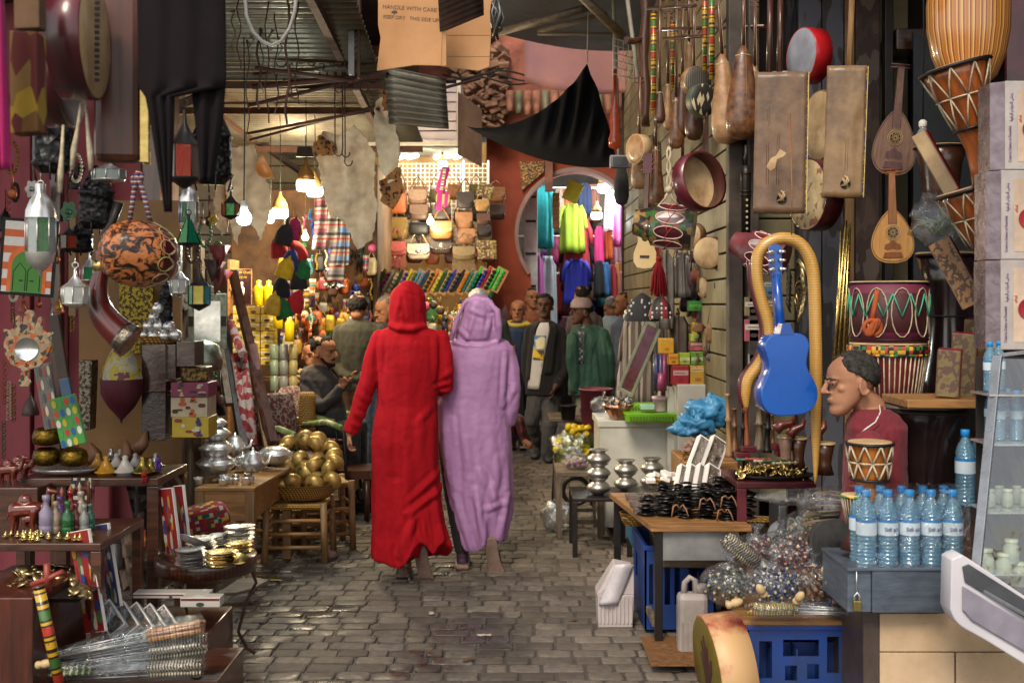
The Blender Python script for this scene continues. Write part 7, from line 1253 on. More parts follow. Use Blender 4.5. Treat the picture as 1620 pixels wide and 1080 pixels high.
for a in(('tall silver lantern with amber and green panes at the far left',64,288,430,46,3.6,['#7a4a10','#8f9a9a','#0f5a24','#8f9a9a'],8,steel,'tall'),('small clear glass lantern with a silver cone top',119,418,489,42,4.0,['#a9adaa','#c4c8c4'],8,steel,'pointed'),('silver domed lantern with blue and green panes',299,285,372,30,4.8,['#12409a','#0f6a2c','#9aa09a','#8a7a10'],8,steel,'tall'),('black lantern flaring out over bright green panes',298,335,392,40,4.6,['#0f8a24','#0c6a4a'],4,iron,'cone'),('small black lantern with green and red panes next to the lit bulb',365,297,348,28,5.6,['#0f8a34','#8a3a1a'],6,iron,'pointed'),('black pointed lantern with yellow and green diamond panes',315,412,492,34,4.5,['#2f8a5a','#b5a51a','#1f7a8a'],6,iron,'pointed'),('red-paned dark metal lantern hanging behind the black cloth',292,160,300,50,3.9,['#8a2a18','#5a4a44'],6,iron,'pointed'),('black lantern with an amber and red pane beside the door painting',108,345,400,26,4.4,['#7a5a12','#8a2418'],4,iron,'pointed'),('white metal filigree lantern behind the painted calabash',284,415,470,30,5.0,['#a9aba4'],8,steel,'pointed'),('star-shaped faceted glass lantern above the calabash',172,248,290,52,4.2,['#8f9a94','#6a7a70'],8,steel,'pointed'),('green-glass silver lantern behind the horn',142,396,450,30,4.9,['#1a7a4a','#a03a5a'],6,steel,'pointed')):lantern(*a)
n=NT('pierced_black_metal');vv=n.nd('TexVoronoi');vv.inputs['Scale'].default_value=42;n.t.links.new(n.co(),vv.inputs['Vector']);n.col(n.ramp(vv.outputs['Distance'],[(.3,'#2b2a2c'),(.42,'#050505')]));n.p.inputs['Metallic'].default_value=.5;n.p.inputs['Roughness'].default_value=.4;n.bump(vv.outputs['Distance'],.8,.01);fil=n.m
def sconce(label,px,y0,y1,w_,Y,rz):
 t=thing('wall_lantern',label,'lantern',P(px,y0,Y),None,(0,0,rz));b=MB(U(Y));h=y1-y0;b.lathe([(3,0),(w_*.2,-h*.1),(w_*.5,-h*.4),(w_*.55,-h*.42),(w_*.5,-h*.45),(w_*.5,-h*.85),(w_*.56,-h*.88),(w_*.3,-h),(0,-h)][::-1],8,.7);part('body',b,fil,t)
 [part('foot',MB(U(Y)).tube([(w_*.5*math.cos(a),w_*.35*math.sin(a),-h*.9),(w_*.4*math.cos(a),w_*.3*math.sin(a),-h*1.08)],1.5,5),iron,t)for a in(0,1.57,3.14,4.7)]
sconce('large pierced black metal lantern behind the tassels',84,130,275,62,3.5,10);sconce('pierced grey-black lantern to the right of the black cloth',336,160,292,62,4.6,30);sconce('pierced black lantern over the calabash drum',152,262,362,56,4.4,0);sconce('small pierced black lantern beside the silver one',128,350,400,36,4.5,20);sconce('tall grey pierced lantern post behind the balls',262,440,510,22,5.3,0)
def sheet(name,label,cat,pts,Y,dep,mat,sway=6,rot=(0,0,0)):
 u=U(Y);b=MB(u);x0,y0=pts[0];b.prism([(x-x0,y0-y)for x,y in pts],0,dep/u);return one(name,label,cat,P(x0,y0,Y),b,mat,None,rot,bev=.003)
def drape(name,label,cat,fl,fr,y0,y1,Y,mat,fold=.012,wn=5):
 """hanging cloth; fl and fr give its left and right edge at each height"""
 b=MB();b.grid(lambda i,j:tuple(P(np.interp(y0+(y1-y0)*j,*fl)*(1-i)+np.interp(y0+(y1-y0)*j,*fr)*i,y0+(y1-y0)*j,Y)+Vector((0,fold*math.sin(i*wn*6.28+j*2),0))),34,26);return one(name,label,cat,(0,0,0),b,mat,solid=.004)
drape('black_cloth','black cloth hanging down close to the camera at the upper left','cloth',([-60,140,150,200,340],[216,218,228,238,262]),([-60,130,150,152,340],[356,357,350,275,270]),-60,335,2.7,mt('dark_umber_cloth',(.013,.010,.011),.95,0,(.009,.007,.008),3,.2,30,spec=.1),.006,3);drape('black_cloth','narrow right tail of the black cloth near the camera','cloth',([130,300],[302,318]),([130,200,300],[357,350,335]),130,285,2.72,mt('dark_umber_cloth',(.013,.010,.011),.95,0,(.009,.007,.008),3,.2,30,spec=.1),.008,2)
drape('magenta_cloth','strip of bright magenta cloth at the left picture edge','cloth',([-60,270],[-40,-40]),([-60,100,270],[2,8,13]),-60,268,2.3,cloth('magenta_cloth',(.42,.005,.12)))
kil=patch('kilim_weave',['#6e4a1c','#8a6a1c','#5a1a14','#7a5a2a','#9a7a1a'],22,.9,st=(1,1,.5));sheet('kilim_bag','woven bag with yellow diamonds and a red border','bag',[(14,48),(58,50),(60,208),(16,212)],2.4,.05,kil)
sheet('kilim_bag','plain tan woven bag above the yellow diamond one','bag',[(20,-40),(62,-40),(62,44),(22,46)],2.5,.04,mt('tan_weave','#6b5036',.9,0,'#4a3624',12));b=MB(U(2.7));b.lathe([(0,-26),(16,-22),(18,0),(14,40),(5,60)],16,.6);one('orange_drum','small drum with an orange painted side at the top left','drum',P(74,46,2.7),b,patch('orange_painted',['#a05014','#7a3a14','#5a2a1a','#8a6a4a'],30))
frame_drum('round tan-skinned drum cut by the top edge at the left',98,8,3.2,40,20,-30,skin=hidew);frame_drum('large frame drum with a cream skin and black stitched line, edge on to the camera',150,64,2.75,94,50,95,shell=redsh,skin=hidew,roll=-3);frame_drum('dark red frame drum behind the cream-skinned one at the left',112,118,3.0,84,36,94,shell=redsh,skin=mt('dark_back_skin','#4a1a1a',.5),roll=-4)
b=MB();[b.box(P(157,0,2.7).x-.004,P(157,0,2.7).x+.006,2.68,2.686,z,z+.008)for z in np.arange(P(0,150,2.85).z,P(0,20,2.85).z,.014)];one('stitching','black stitched line running down the cream drum skin','stitching',(0,0,0),b,blk)
for k,(x,y0,y1,sw)in enumerate(((100,198,305,-5),(128,165,268,-14),(136,168,270,8))):b=MB(U(2.85));b.tube([(0,0,0),(sw*.4,0,-(y1-y0)*.4),(sw*.8,0,-(y1-y0)*.7),(sw,0,y0-y1)],[2,3,5,3.4],8);one('cord_tassel',['thin cream cord tassel, leftmost of three','thick cream cord tassel in the middle','cream cord tassel nearest the dark box lute'][k],'tassel',P(x,y0,2.85),b,rope)
t=thing('box_lute','polished dark rosewood box lute with a gold and blue edge, upper left','lute',P(185,256,2.9),None,(0,0,12));u=U(2.9);b=MB(u);b.box(-36,36,0,40,0,270);part('body',b,wood('rosewood','#5d2f1a','#2c130b','z',10,.4,.1),t,bev=.02);b=MB(u);b.box(36.5,45,2,38,2,268);part('inlaid_side',b,edge,t,bev=.004);b=MB(u);[b.box(35,47,y,y+2.5,1,269)for y in(-.6,37)];part('gold_trim',b,brass,t)
b=MB();[b.tube([P(x,y,4.1)+Vector((.004*s*math.sin(k),0,.0))for k,(x,y)in enumerate(pp)],.009,7)for s,pp in((1,[(205,350),(208,320),(212,290),(218,272),(226,275),(224,290)]),(-1,[(238,350),(232,320),(224,290),(214,275),(208,282),(212,300)]))];one('braided_rope','red white and blue braided rope holding the calabash drum','rope',(0,0,0),b,stripe('braid',[(0,'#a33a3a'),(.3,'#c9c0ae'),(.6,'#3a4a7a')],.018,2,.8))
t=thing('calabash_drum','round calabash drum with burnt black branch pattern and green cord loops','drum',P(222,402,4.0),None,(0,8,38));u=U(4)
n=NT('burnt_calabash');f=n.noise(15,5,.7,n.co((1,1,1.4)),2.2);n.col(n.ramp(f,[(.40,'#120a06'),(.47,'#3a1a0c'),(.52,'#c4743c'),(.7,'#d68a50')]));n.p.inputs['Roughness'].default_value=.45;n.p.inputs['Coat Weight'].default_value=.2
b=MB(u);b.at(0,0,0,0,90);b.lathe([(0,-64),(22,-60),(40,-48),(50,-28),(53,-5),(50,18),(42,38),(36,46)],36,cap=False);part('gourd',b,n.m,t);b=MB(u);b.at(0,0,0,0,90);b.lathe([(51,14),(44,36),(37,47),(0,50)],36,cap=False);part('skin',b,redsh,t)
b=MB(u);G2=lambda a,s:(s,float(np.interp(s,[10,18,38,46],[53,51.5,44,38]))*math.cos(a),float(np.interp(s,[10,18,38,46],[53,51.5,44,38]))*math.sin(a));
for k in range(11):a=2*math.pi*k/11;b.tube([G2(a+.24*math.sin(q*.5),26+14*math.cos(q*.5))for q in range(13)],1.1,5,closed=True);b.tube([G2(a,40),G2(a+.28,28),G2(a+.57,40)],1.1,5)
part('cord_loops',b,mt('green_pink_cord','#9aa052',.8,0,'#b58a80',14),t)
t=thing('leather_horn','curved dark red leather horn with a brass collar and silver mouth','horn',P(158,470,4.1));u=U(4.1);p2,r2_=smooth_path([(2,0,75),(4,0,48),(-2,0,20),(-2,0,-8),(8,0,-32),(26,0,-52),(44,0,-66)],[9,11,14,17,21,23,25],5);b=MB(u);b.tube(p2,r2_,20);part('horn_body',b,mt('oxblood_leather','#5d1613',.3,0,'#35100e',6,.1,30,coat=.5),t)
b=MB(u);b.tube(p2[-4:]+[(50,0,-70)],[24.5,25,25.5,26,26.5],20);part('silver_mouth',b,mt('tooled_silver','#9a9184',.3,1,'#4a443c',50,.8,60),t);b=MB(u);b.tube([(2,0,42),(2,0,58)],[13,12.5],16);part('brass_collar',b,brass,t);b=MB(u);b.tube([(2,0,58),(6,0,90),(20,0,118),(30,0,150)],[9,8,6,8],12);part('mouthpiece',b,iron,t)
t=thing('door_painting','framed painting of a green arched double door in an orange striped wall','picture',P(40,468,4.3),None,(0,4,10));u=U(4.3);b=MB(u);b.box(-42,42,0,5,0,122);part('frame',b,blk,t,bev=.002);b=MB(u);b.box(-37,37,-.6,0,5,117);part('canvas',b,stripe('painted_orange_bands',[(0,'#c4bfb8'),(.55,'#b8501e')],.062,2),t)
b=MB(u);o=[(-29,6),(29,6)]+[(29*math.cos(a),50+30*math.sin(a))for a in[q*.2 for q in range(16)]]+[(-29,50)];b.prism(o,-1.2,-.7);part('arch_band',b,mt('paint_orange','#c4581f',.6),t)
b=MB(u);o=[(-23,5),(23,5)]+[(23*math.cos(a),46+25*math.sin(a))for a in[q*.2 for q in range(16)]]+[(-23,46)];b.prism(o,-1.8,-1.3);dr=part('painted_door',b,mt('paint_green','#3c7a24',.6,0,'#316a1e',5),t)
b=MB(u);[b.tube([(s*1+s*19,-2,8),(s*20,-2,38),(s*11,-2,52),(s*1.5,-2,40),(s*1.5,-2,8)],.6,4)for s in(-1,1)];[b.tube([(s*8-3,-2,24),(s*8+3,-2,24)],.9,4)for s in(-1,1)];part('painted_outline',b,blk,dr)
t=thing('hand_mirror','carved hand-shaped mirror with orange-dotted scrolls','mirror',P(38,612,4.1),None,(0,4,8));u=U(4.1);o=[(-6,0),(6,0),(10,8),(6,14),(7,28),(22,34),(32,48),(36,66),(32,80),(38,86),(36,90),(28,88),(22,92),(20,110),(17,113),(13,110),(10,96),(7,118),(4,122),(-4,122),(-7,118),(-10,96),(-13,110),(-17,113),(-20,110),(-22,92),(-28,88),(-36,90),(-38,86),(-32,80),(-36,66),(-32,48),(-22,34),(-7,28),(-6,14),(-10,8)]
b=MB(u);b.prism(o,0,5);part('hand_plate',b,patch('carved_scrolls',['#8f7d5c','#9c8a68','#2a211a','#8a7858','#a8501e'],75,.5),t,bev=.003);b=MB(u);b.at(0,-.4,60,90);b.lathe([(0,0),(17,0),(18,1)],26,cap=False);part('mirror_glass',b,MATS['mirror_glass'],t)
b=MB(u);[b.ball((27*math.cos(a),-.5,60+26*math.sin(a)),2,1,2,8)for a in[q*.52 for q in range(12)]];part('orange_dot',b,mt('orange_enamel','#b85a24',.4),t)
for k,(x0,y0,x1,y1,Yk,ly,cs)in enumerate(((52,578,78,682,4.5,10,['#5d5a58','#3a3838','#8a3a2a','#b0a890']),(76,500,92,660,4.9,9,['#3a2a20','#2a2220','#6a4a1a']),(78,632,118,712,4.3,14,['#b5a21a','#3a8a3a','#b5302a','#2a4a9a','#c9c4b8']),(92,600,108,700,4.5,12,['#2f4a6a','#3a5a7a']),(108,345,120,500,5.4,0,['#7a5a2a','#5a3a1a']))):
 ob=sheet('painted_board',['slim grey painted board leaning at the left','tall narrow dark painted board leaning behind','board painted with rows of bright slippers','blue board behind the slipper board','narrow carved brown strip high on the post'][k],'board',[(x0,y0),(x1,y0),(x1,y1),(x0,y1)],Yk,.02,mt('board_paint_%d'%k,cs[1]if k==2 else cs[0],.5,0,None,8),rot=(0,-ly,0));w_,h_,uu=x1-x0,y1-y0,U(Yk);q=random.Random(k)
 if k in(0,2):[part('painted_slipper',MB(uu).prism([(w_*(i+.5)/4+w_*.09*math.cos(g),-h_*(j+.6)/5+h_*.08*math.sin(g))for g in[.5*r_ for r_ in range(13)]],-.6,0),mt('slip_'+(c_:=cs[(i+2*j)%len(cs)]).strip('#'),c_,.5,bump=0),ob)for i in range(4)for j in range(5)]
t=thing('leather_lamp','maroon and cream balloon-shaped leather lamp','lamp',P(192,665,5.2));u=U(5.2);b=MB(u);b.lathe([(0,-6),(3,2),(22,22),(33,42),(34,66)],6,cap=False);part('lower_leather',b,mt('maroon_leather','#4a1020',.45),t);b=MB(u);b.lathe([(34,66),(30,84),(18,108),(6,124),(0,126)],6,cap=False);part('upper_leather',b,patch('henna_leather',['#8a8470','#9a947e','#9a8a1a','#5a1a3a'],16,mode='noise'),t)
b=MB();b.box(0,.5,0,.03,0,1.3);one('shelf_back','mustard brown cupboard side behind the horn','board',P(125,735,5.6),b,mt('mustard_panel','#7a5520',.6,0,'#5a3c14',3));sheet('gold_fretwork','pierced gold panel with tiny arabesques','panel',[(188,445),(242,445),(242,560),(188,560)],5.5,.02,mt('pierced_gold','#8a7414',.4,.6,'#2a2208',60,.8,90,hard=True))
sheet('pierced_tube','silver pierced tall tube lamp on the left','lamp',[(124,570),(146,570),(142,680),(126,680)],5.3,.08,mt('tooled_silver2','#6e6658',.35,.8,'#2e2a24',60,.8,90,hard=True));sheet('wall_board','pale blue wall panel seen between the lamps','panel',[(188,430),(246,430),(246,700),(188,700)],5.9,.02,mt('pale_blue_wall','#6d7478',.7))
mar=mt('maroon_wrapped','#3a1719',.12,0,'#2a1012',8,.5,30,coat=.8)
for k,(x0,y0,x1,y1,mm,lb)in enumerate(((224,545,262,620,mar,'maroon wrapped box, upper of the tall column'),(224,620,262,697,mt('dark_maroon_wrapped','#221012',.12,0,None,8,.5,coat=.8),'dark maroon wrapped box, lower of the tall column'),(262,545,278,600,mar,'narrow maroon wrapped box beside the column'),(279,540,308,580,mar,'small cellophane-wrapped box behind the gold casket'),(270,605,330,628,patch('lamp_print1',['#6a1a3a','#9a8a6a','#2a1a20'],18),'small printed box under the gold casket'),(270,628,328,660,patch('lamp_print2',['#b0a68a','#a84a1a','#c0b8a0','#4a1a18'],18),'cream and orange leather cube lamp'),(272,660,330,692,patch('lamp_print3',['#b0981a','#2a2050','#b8b098','#7a2a1a'],18),'yellow and indigo leather cube lamp at the bottom'))):
 o_=wb('wrapped_box',lb,'box',x0,y0,x1,y1,5.25+.01*(k%3),.16,mm if k<4 else mt('lamp_leather_%d'%k,['#6a1a3a','#a5987c','#a8901e'][k-4],.5,0,None,12),bev=1)
 if k>3:motif(o_,x1-x0,y1-y0,U(5.25),[['#a5987c','#2a1a20'],['#a84a1a','#4a1a18','#2a2016'],['#2a2050','#b8b098','#7a2a1a']][k-4],k,0,-.8,9,'stitched_patch')
wb('gold_casket','small dark casket with gilt fretwork on the boxes','casket',286,580,328,604,5.3,.1,mt('gilt_fret','#6d5420',.35,.6,'#1a140c',50,.8,80,hard=True));
basket('round straw tray holding silver balls on the maroon column',P(252,546,5.35),36,14,U(5.35),.8);u=U(5.3);q=random.Random(7);k=0
for x,z in((-24,10),(-8,9),(9,9),(26,10),(-17,24),(0,24),(15,23),(-8,38),(8,38),(-2,52)):b=MB(u);b.ball((0,0,0),9.5,9.5,9,16);b.at(0,0,7);b.lathe([(3,0),(4,2),(3,3)],10);one('silver_ball','silver ball box in the %s row of the heap on the straw tray'%{9:'bottom',10:'bottom',23:'second',24:'second',38:'third',52:'topmost single'}[z],'ball',P(252+x,540-z,5.35-.03*k%.1),b,steel,'silver balls heaped on the straw tray',(q.uniform(-60,60),q.uniform(-60,60),0));k+=1
t=thing('silver_mirror','embossed silver framed mirror with dark inlays','mirror',P(328,552,6.2),None,(0,0,14));u=U(6.2);pw=mt('pewter','#8d907e',.35,.8,'#5a5c50',30,.7,40);b=MB(u);b.ring([(-30,0),(30,0),(30,88),(-30,88)],[(-20,12),(20,12),(20,76),(-20,76)],0,5);b.prism([(-22,88.5),(22,88.5),(12,98),(0,102),(-12,98)],0,5);part('frame',b,pw,t,bev=.003);b=MB(u);b.box(-20,20,2,3,12,76);part('glass',b,MATS['mirror_glass'],t);b=MB(u);[b.box(x-4,x+4,-.8,0,36,52)for x in(-25,25)];part('inlay',b,iron,t)
pot('round silver plate standing behind the gold casket',P(320,590,5.8),1,U(5.8),pw,None,'silver_plate',[(0,0),(20,2),(30,6),(32,20),(26,44),(8,52),(0,54)],'plate')
for k,(x,y0,y1,c1)in enumerate(((347,388,425,'#7a1a18'),(340,412,448,'#3a201a'),(352,425,470,'#6a1c14'))):b=MB(U(6));b.lathe([(0,y0-y1),(18,0)],4);one('leather_lamp',['red pyramid-shaped leather lamp, uppermost','dark brown pyramid leather lamp','red pyramid leather lamp, lowest of the three'][k],'lamp',P(x,y0,6+.04*k),b,mt('pyr_%d'%k,c1,.5,0,None,20),rot=(0,8*k,20))
ZS=.79;table('wooden_shelf','dark wooden shelf table holding small tagines and brass lamps','table',30,250,4.95,5.4,ZS,.035,dkwood,dkwood,.05)
ZC=.655;table('wooden_shelf','brown wooden display shelf with carved camels and bottles','table',-60,160,4.25,4.75,ZC,.03,dkwood,dkwood,.04)
lampm=mt('pierced_brass','#7d6420',.32,.9,'#3a2c0c',70,.6,120)
for k,(x,y)in enumerate(((74,704),(74,736),(117,737))):pot(['pierced brass globe on top of another','pierced brass globe under the top one','pierced brass globe at the right'][k],P(x,y,5.0),1,U(5),lampm,None,'brass_globe',[(10,0),(20,3),(22,14),(19,24),(13,28),(12,26),(0,20)],'lamp')
b=MB(U(5));b.lathe([(0,0),(40,2),(54,8),(55,7),(40,0)],30,.5);one('silver_platter','oval silver platter under the brass globes','platter',P(100,748,5.05),b,steel)
TAG=[(10,0),(13,1),(14,5),(18,6),(18,8),(14,9),(8,18),(4,26),(5,29),(3,32),(0,33)]
for k,(x,y,s,c1)in enumerate(((168,753,1,'#b5801a'),(155,742,.8,'#a5761a'),(198,752,1,'#b5b0a4'),(184,742,.8,'#a5a098'),(190,732,.7,'#8f8c86'),(214,742,.8,'#8a8680'),(226,753,1,'#8d7a3a'),(246,742,.8,'#8f8f8f'),(238,750,.8,'#a08a4a'),(176,730,.7,'#9a9a98'))):pot(['large yellow glazed tagine in front','smaller yellow tagine behind the first','white patterned tagine in front','grey-white tagine behind the white one','tiny grey tagine at the back','silver-grey tagine in the second row','brass tagine with a red tassel','silver tagine at the right end','pale brass tagine near the right end','tiny silver tagine at the back left'][k],P(x,y,5.05+(753-y)*.01),s,U(5.05),mt('glaze_%d'%k,c1,.3,.9 if k>5 else .0,None,10,.1),'small tagines on the shelf','small_tagine',TAG,'tagine')
tassel('red silk tassel hanging off the shelf edge',228,750,765,4.93,4,'#a3161f',n_=14);tassel('purple silk tassel beside the silver tagine',250,728,745,5.0,4,'#4a2a8a',n_=14)
for k,(x,y)in enumerate(((150,722),(195,718),(215,700))):b=MB(U(5.2));b.tube([(0,0,0),(8,0,16),(4,0,34)],[12,9,3],12);one('argan_cone',['small brown clay cone left of the tagines','banded brown clay cone behind the tagines','taller brown clay cone at the back'][k],'cone',P(x,y+12,5.25),b,mt('brown_clay','#6e4628',.6,0,'#4a2c18',10),rot=(0,20*(k-1),0))
def camel(label,px,py,Y,k,mat,rz=0):
 t=thing('carved_camel',label,'figurine',G(px,Y,0)*0+P(px,py,Y),'carved camels',(0,0,rz));u=U(Y)*k;b=MB(u)
 b.cap((-16,0,42),(16,0,44),13,11);b.ball((-2,0,56),11,8,11);b.cap((16,0,46),(27,0,44),8,6);b.cap((27,0,44),(34,0,60),6,4.6);b.cap((34,0,60),(36,0,72),4.6,4.8);b.cap((36,0,72),(48,0,70),5,3.2);[b.ball((34,s*3,77),1.6,1.2,2.6,6)for s in(-1,1)]
 for x,f in((-20,-1),(14,1)):
  for s in(-1,1):b.cap((x,s*6,40),(x-2*f,s*7,20),6.5,3.6);b.cap((x-2*f,s*7,20),(x+f,s*7,2),3.6,3);b.ball((x+2,s*7,2),4.6,3.6,2.4,8)
 b.cap((-27,0,44),(-31,0,26),2,1.4);part('body',remesh(b,1.5*u,2),mat,t);return t
cw=mt('polished_redwood','#6d2410',.25,0,'#45150a',8,.1,30,coat=.6);c1=camel('large polished red-brown carved camel on the shelf',42,848,4.45,1.0,cw);dup(c1,P(14,770,4.9),label='carved camel on the upper shelf at the left edge',scale=.72);dup(c1,P(52,845,4.62),label='smaller carved camel behind the large one',scale=.62);dup(c1,P(30,738+30,5.0),label='pale carved camel at the back of the upper shelf',scale=.8);wb('wooden_riser','wooden block under the carved camel at the left edge','block',-30,771,60,850,4.8,.2,dkwood)
BT=[(7,0),(8,1),(8,10),(7.5,11),(8,12),(8,26),(4,32),(3,35),(3.4,40),(4.5,41),(4.5,46),(0,47)]
for k,(x,y,s,c1,lb)in enumerate(((73,850,1.35,'#8a8098','tall clear perfume bottle with a silver base'),(88,848,1.1,'#9a8a70','amber perfume bottle beside the tall clear one'),(107,850,1.15,'#0f5a2a','green-filled perfume bottle with a silver cap'),(120,846,1.0,'#5a1418','dark red perfume bottle'),(133,846,.95,'#8a8d88','small silver-capped perfume bottle'),(143,842,.9,'#2a6a5a','teal perfume bottle at the right end'),(95,838,1.1,'#5a3a7a','violet perfume bottle at the back'),(128,834,1.2,'#a59a84','tall pale perfume bottle at the back'),(112,832,1.2,'#8a1a20','red-topped bottle at the back'))):pot(lb,G(x,4.4+(850-y)*.012,ZC+.003),s,U(4.4),tint_glass('scent_%d'%k,c1,.75,.1),'perfume bottles on the camel shelf','perfume_bottle',BT,'bottle')
for k in range(5):b=MB(U(4.6));b.lathe([(2.4,0),(2.4,26+4*k),(3.4,28+4*k),(0,36+4*k)],10);one('wooden_stick',['pale','pink-tipped','orange-tipped','cream','brown'][k]+' wooden kohl stick standing among the bottles','stick',G(84+14*k,4.62,ZC+.05),b,mt('stick_%d'%k,['#a58a5a','#b56a5a','#b5602a','#b5a88a','#7a5230'][k],.5),'kohl sticks')
t=thing('framed_card','small black and white patterned frame standing behind the bottles','frame',P(128,790,4.9));b=MB(U(4.9));b.ring([(-16,0),(16,0),(16,34),(-16,34)],[(-10,6),(10,6),(10,28),(-10,28)],0,3);part('frame',b,patch('checker_frame',['#b5b0a0','#1a1816'],60,mode='square'),t)
wb('wooden_chest','dark red-brown wooden cabinet at the bottom left corner','cabinet',-80,945,52,1130,3.95,.5,wood('mahogany','#5a2614','#2e120a','z',10,.35,.4));b=MB(U(4.15));b.hexa([(-70,-24,0),(56,-24,0),(56,40,0),(-70,40,0)],[(-82,-32,8),(68,-32,8),(68,48,8),(-82,48,8)]);one('metal_tray','dark metal tray of cow-bell pendants at the lower left','tray',P(75,946,4.15),b,iron)
pn2=thing('pendant','x','pendant',(0,0,0));b=MB(U(4.1));b.lathe([(0,5),(6,3),(11,0),(12,.8),(7,4),(0,6)],12);b.tube([(10,0,2),(16,0,4)],2,5);part('disc',b,dbrass,pn2);heap('pendant','brass bell pendant in the heap on the lower left tray','pendant','brass pendants heaped on the lower left tray',46,-10,132,4.1,4.4,P(0,938,4.15).z,pn2,.05,6,(50,50,180),(.7,1.3))
cane('thick yellow red and green banded flute leaning at the bottom left',98,925,1100,3.75,9,lean=-12);b=MB(U(3.8));b.tube([(-26,0,-10),(0,0,0),(24,0,12)],[5,5,4],10);b.tube([(0,0,-20),(-2,0,24)],[6,5],10);one('red_flute','short coral red wooden flute crossing the banded one','flute',P(76,915,3.8),b,mt('coral_paint','#8e3428',.5))
rp=patch('naive_red_painting',['#8e1a1a','#8e1a1a','#b5a88a','#961c1c','#b58a1a','#2a4a8a','#8a1818','#1a1414'],26,.5)
for k,(x0,y0,x1,y1,Yk,l)in enumerate(((130,838,172,1000,4.25,-13),(168,828,194,960,4.5,-12),(262,772,290,896,4.95,-9),(282,768,302,870,5.1,-8))):t=thing('naive_painting',['large red naive painting leaning at the left','blue-edged painting behind the large red one','red naive painting leaning on the round table','red painting behind the one on the round table'][k],'picture',P((x0+x1)/2,y1,Yk),'red paintings',(0,l,-25));u=U(Yk);w_=(x1-x0)/2;b=MB(u);b.box(-w_,w_,0,6,0,y1-y0);part('panel',b,paperw,t,bev=.001);b=MB(u);b.box(-w_+1,w_-1,-.6,-.1,1,y1-y0-1);part('painting',b,mt('painting_red','#8a1414',.5,0,None,3)if k!=1 else mt('painting_blue','#3a3a6a',.5),t);motif(t,2*w_,y1-y0,u,['#b5aa94','#b5aa94','#b5881a','#2a3a7a','#1a1414','#9a2a20','#3a6a3a'],5+k,0,-1.1,20)
def cushion(label,px,py,Y,rx,ry,rz,mat,rot=(0,0,0),nm='cushion'):b=MB(U(Y));b.loft([(0,0,rz*math.sin(a),rx*(math.cos(a)**.35)+.01,ry*(math.cos(a)**.35)+.01)for a in[q*.2617 for q in range(-6,7)]],32,4);return one(nm,label,'cushion',P(px,py,Y),b,mat,None,rot)
cushion('red green and yellow embroidered cushion behind the plates',325,822,5.7,38,24,24,patch('embroidered_letters',['#7a1024','#8a142a','#7a1024','#a59a8a','#0f4a2a','#7a1024','#b5901a','#8a142a'],55,.95,mode='square'),(10,-10,20));cushion('dark red embroidered cushion under the first',330,850,5.7,36,24,14,mt('dark_red_kilim','#5a1018',.9,0,'#2a0a10',14));drape('flowered_sack','black and taupe flowered cloth sack under the shelf','cloth',([755,855],[196,214]),([755,855],[250,256]),758,856,5.45,patch('flowered_cloth',['#1a1412','#4a3a32','#1e1816','#6d5a4c','#241c18'],28,.8),.03,1.5)
for k,(x,y0,y1)in enumerate(((205,838,935),(222,835,930),(193,850,930))):b=MB();b.beam(P(x-8,y0,5.1+.1*k),P(x+10,y1,5.0+.1*k),.03,.05);one('chair_rail',['weathered folding chair slat, middle','weathered folding chair slat at the right','weathered folding chair slat at the left'][k],'chair slat',(0,0,0),b,greywood,bev=.003)
b=MB();b.beam(P(196,872,5.0),P(236,862,5.1),.03,.06);b.beam(P(203,905,5.0),P(238,888,5.1),.025,.04);one('chair_rail','weathered crosspieces of the folding chair','chair slat',(0,0,0),b,greywoodx,bev=.003);b=MB();b.beam(P(244,755,5.2),P(276,830,5.3),.05,.02);b.beam(P(262,742,5.25),P(278,770,5.3),.09,.02);one('plank','weathered plank leaning behind the red painting','plank',(0,0,0),b,greywood)
wb('folded_card','small red and green matchbox on the chair','card',213,838,230,864,4.95,.01,patch('card_print',['#a3301a','#3a5a2a','#b5801a'],60),bev=.5);pot('stack of small dark metal cups on the lower chair',P(182,900,5.2),1,U(5.2),greyiron,None,'metal_cups',[(10,0),(13,6),(12,7),(13,14),(12,15),(13,24),(12,25),(13,42),(0,42)],'cups')
t=thing('round_table','round inlaid wooden drum-shaped table on curved iron legs','table',G(326,4.95,0));u=U(4.95);zt=.457/u;rT=79;b=MB(u);b.lathe([(0,zt-56),(30,zt-52),(56,zt-34),(rT-4,zt-24)],44,cap=False);part('bowl',b,dkwood,t);b=MB(u);b.lathe([(rT-4,zt-24),(rT,zt-23),(rT,zt-1),(rT-1,zt),(0,zt)],44,cap=False)
n=NT('inlaid_rim');a_=n.math('FRACT',n.math('MULTIPLY',n.math('ARCTAN2',n.xyz(n.co(),0),n.xyz(n.co(),1)),11));n.col(n.mix(n.noise(40,5),n.ramp(a_,[(0,'#5a2a14'),(.5,'#35160c')],True),(.01,.006,.004,1)));n.p.inputs['Roughness'].default_value=.3;n.p.inputs['Coat Weight'].default_value=.5;part('tabletop',b,n.m,t)
for a in(20,140,260):b=MB(u);c_,s_=math.cos(R(a)),math.sin(R(a));b.tube([(c_*x,s_*x,z)for x,z in((70,zt-26),(78,zt-50),(62,zt-80),(50,40),(64,12),(76,3))],2.6,8);part('leg',b,rust,t)
PL=[(0,0),(14,0),(20,3),(21,3.4),(14,.8),(0,.7)]
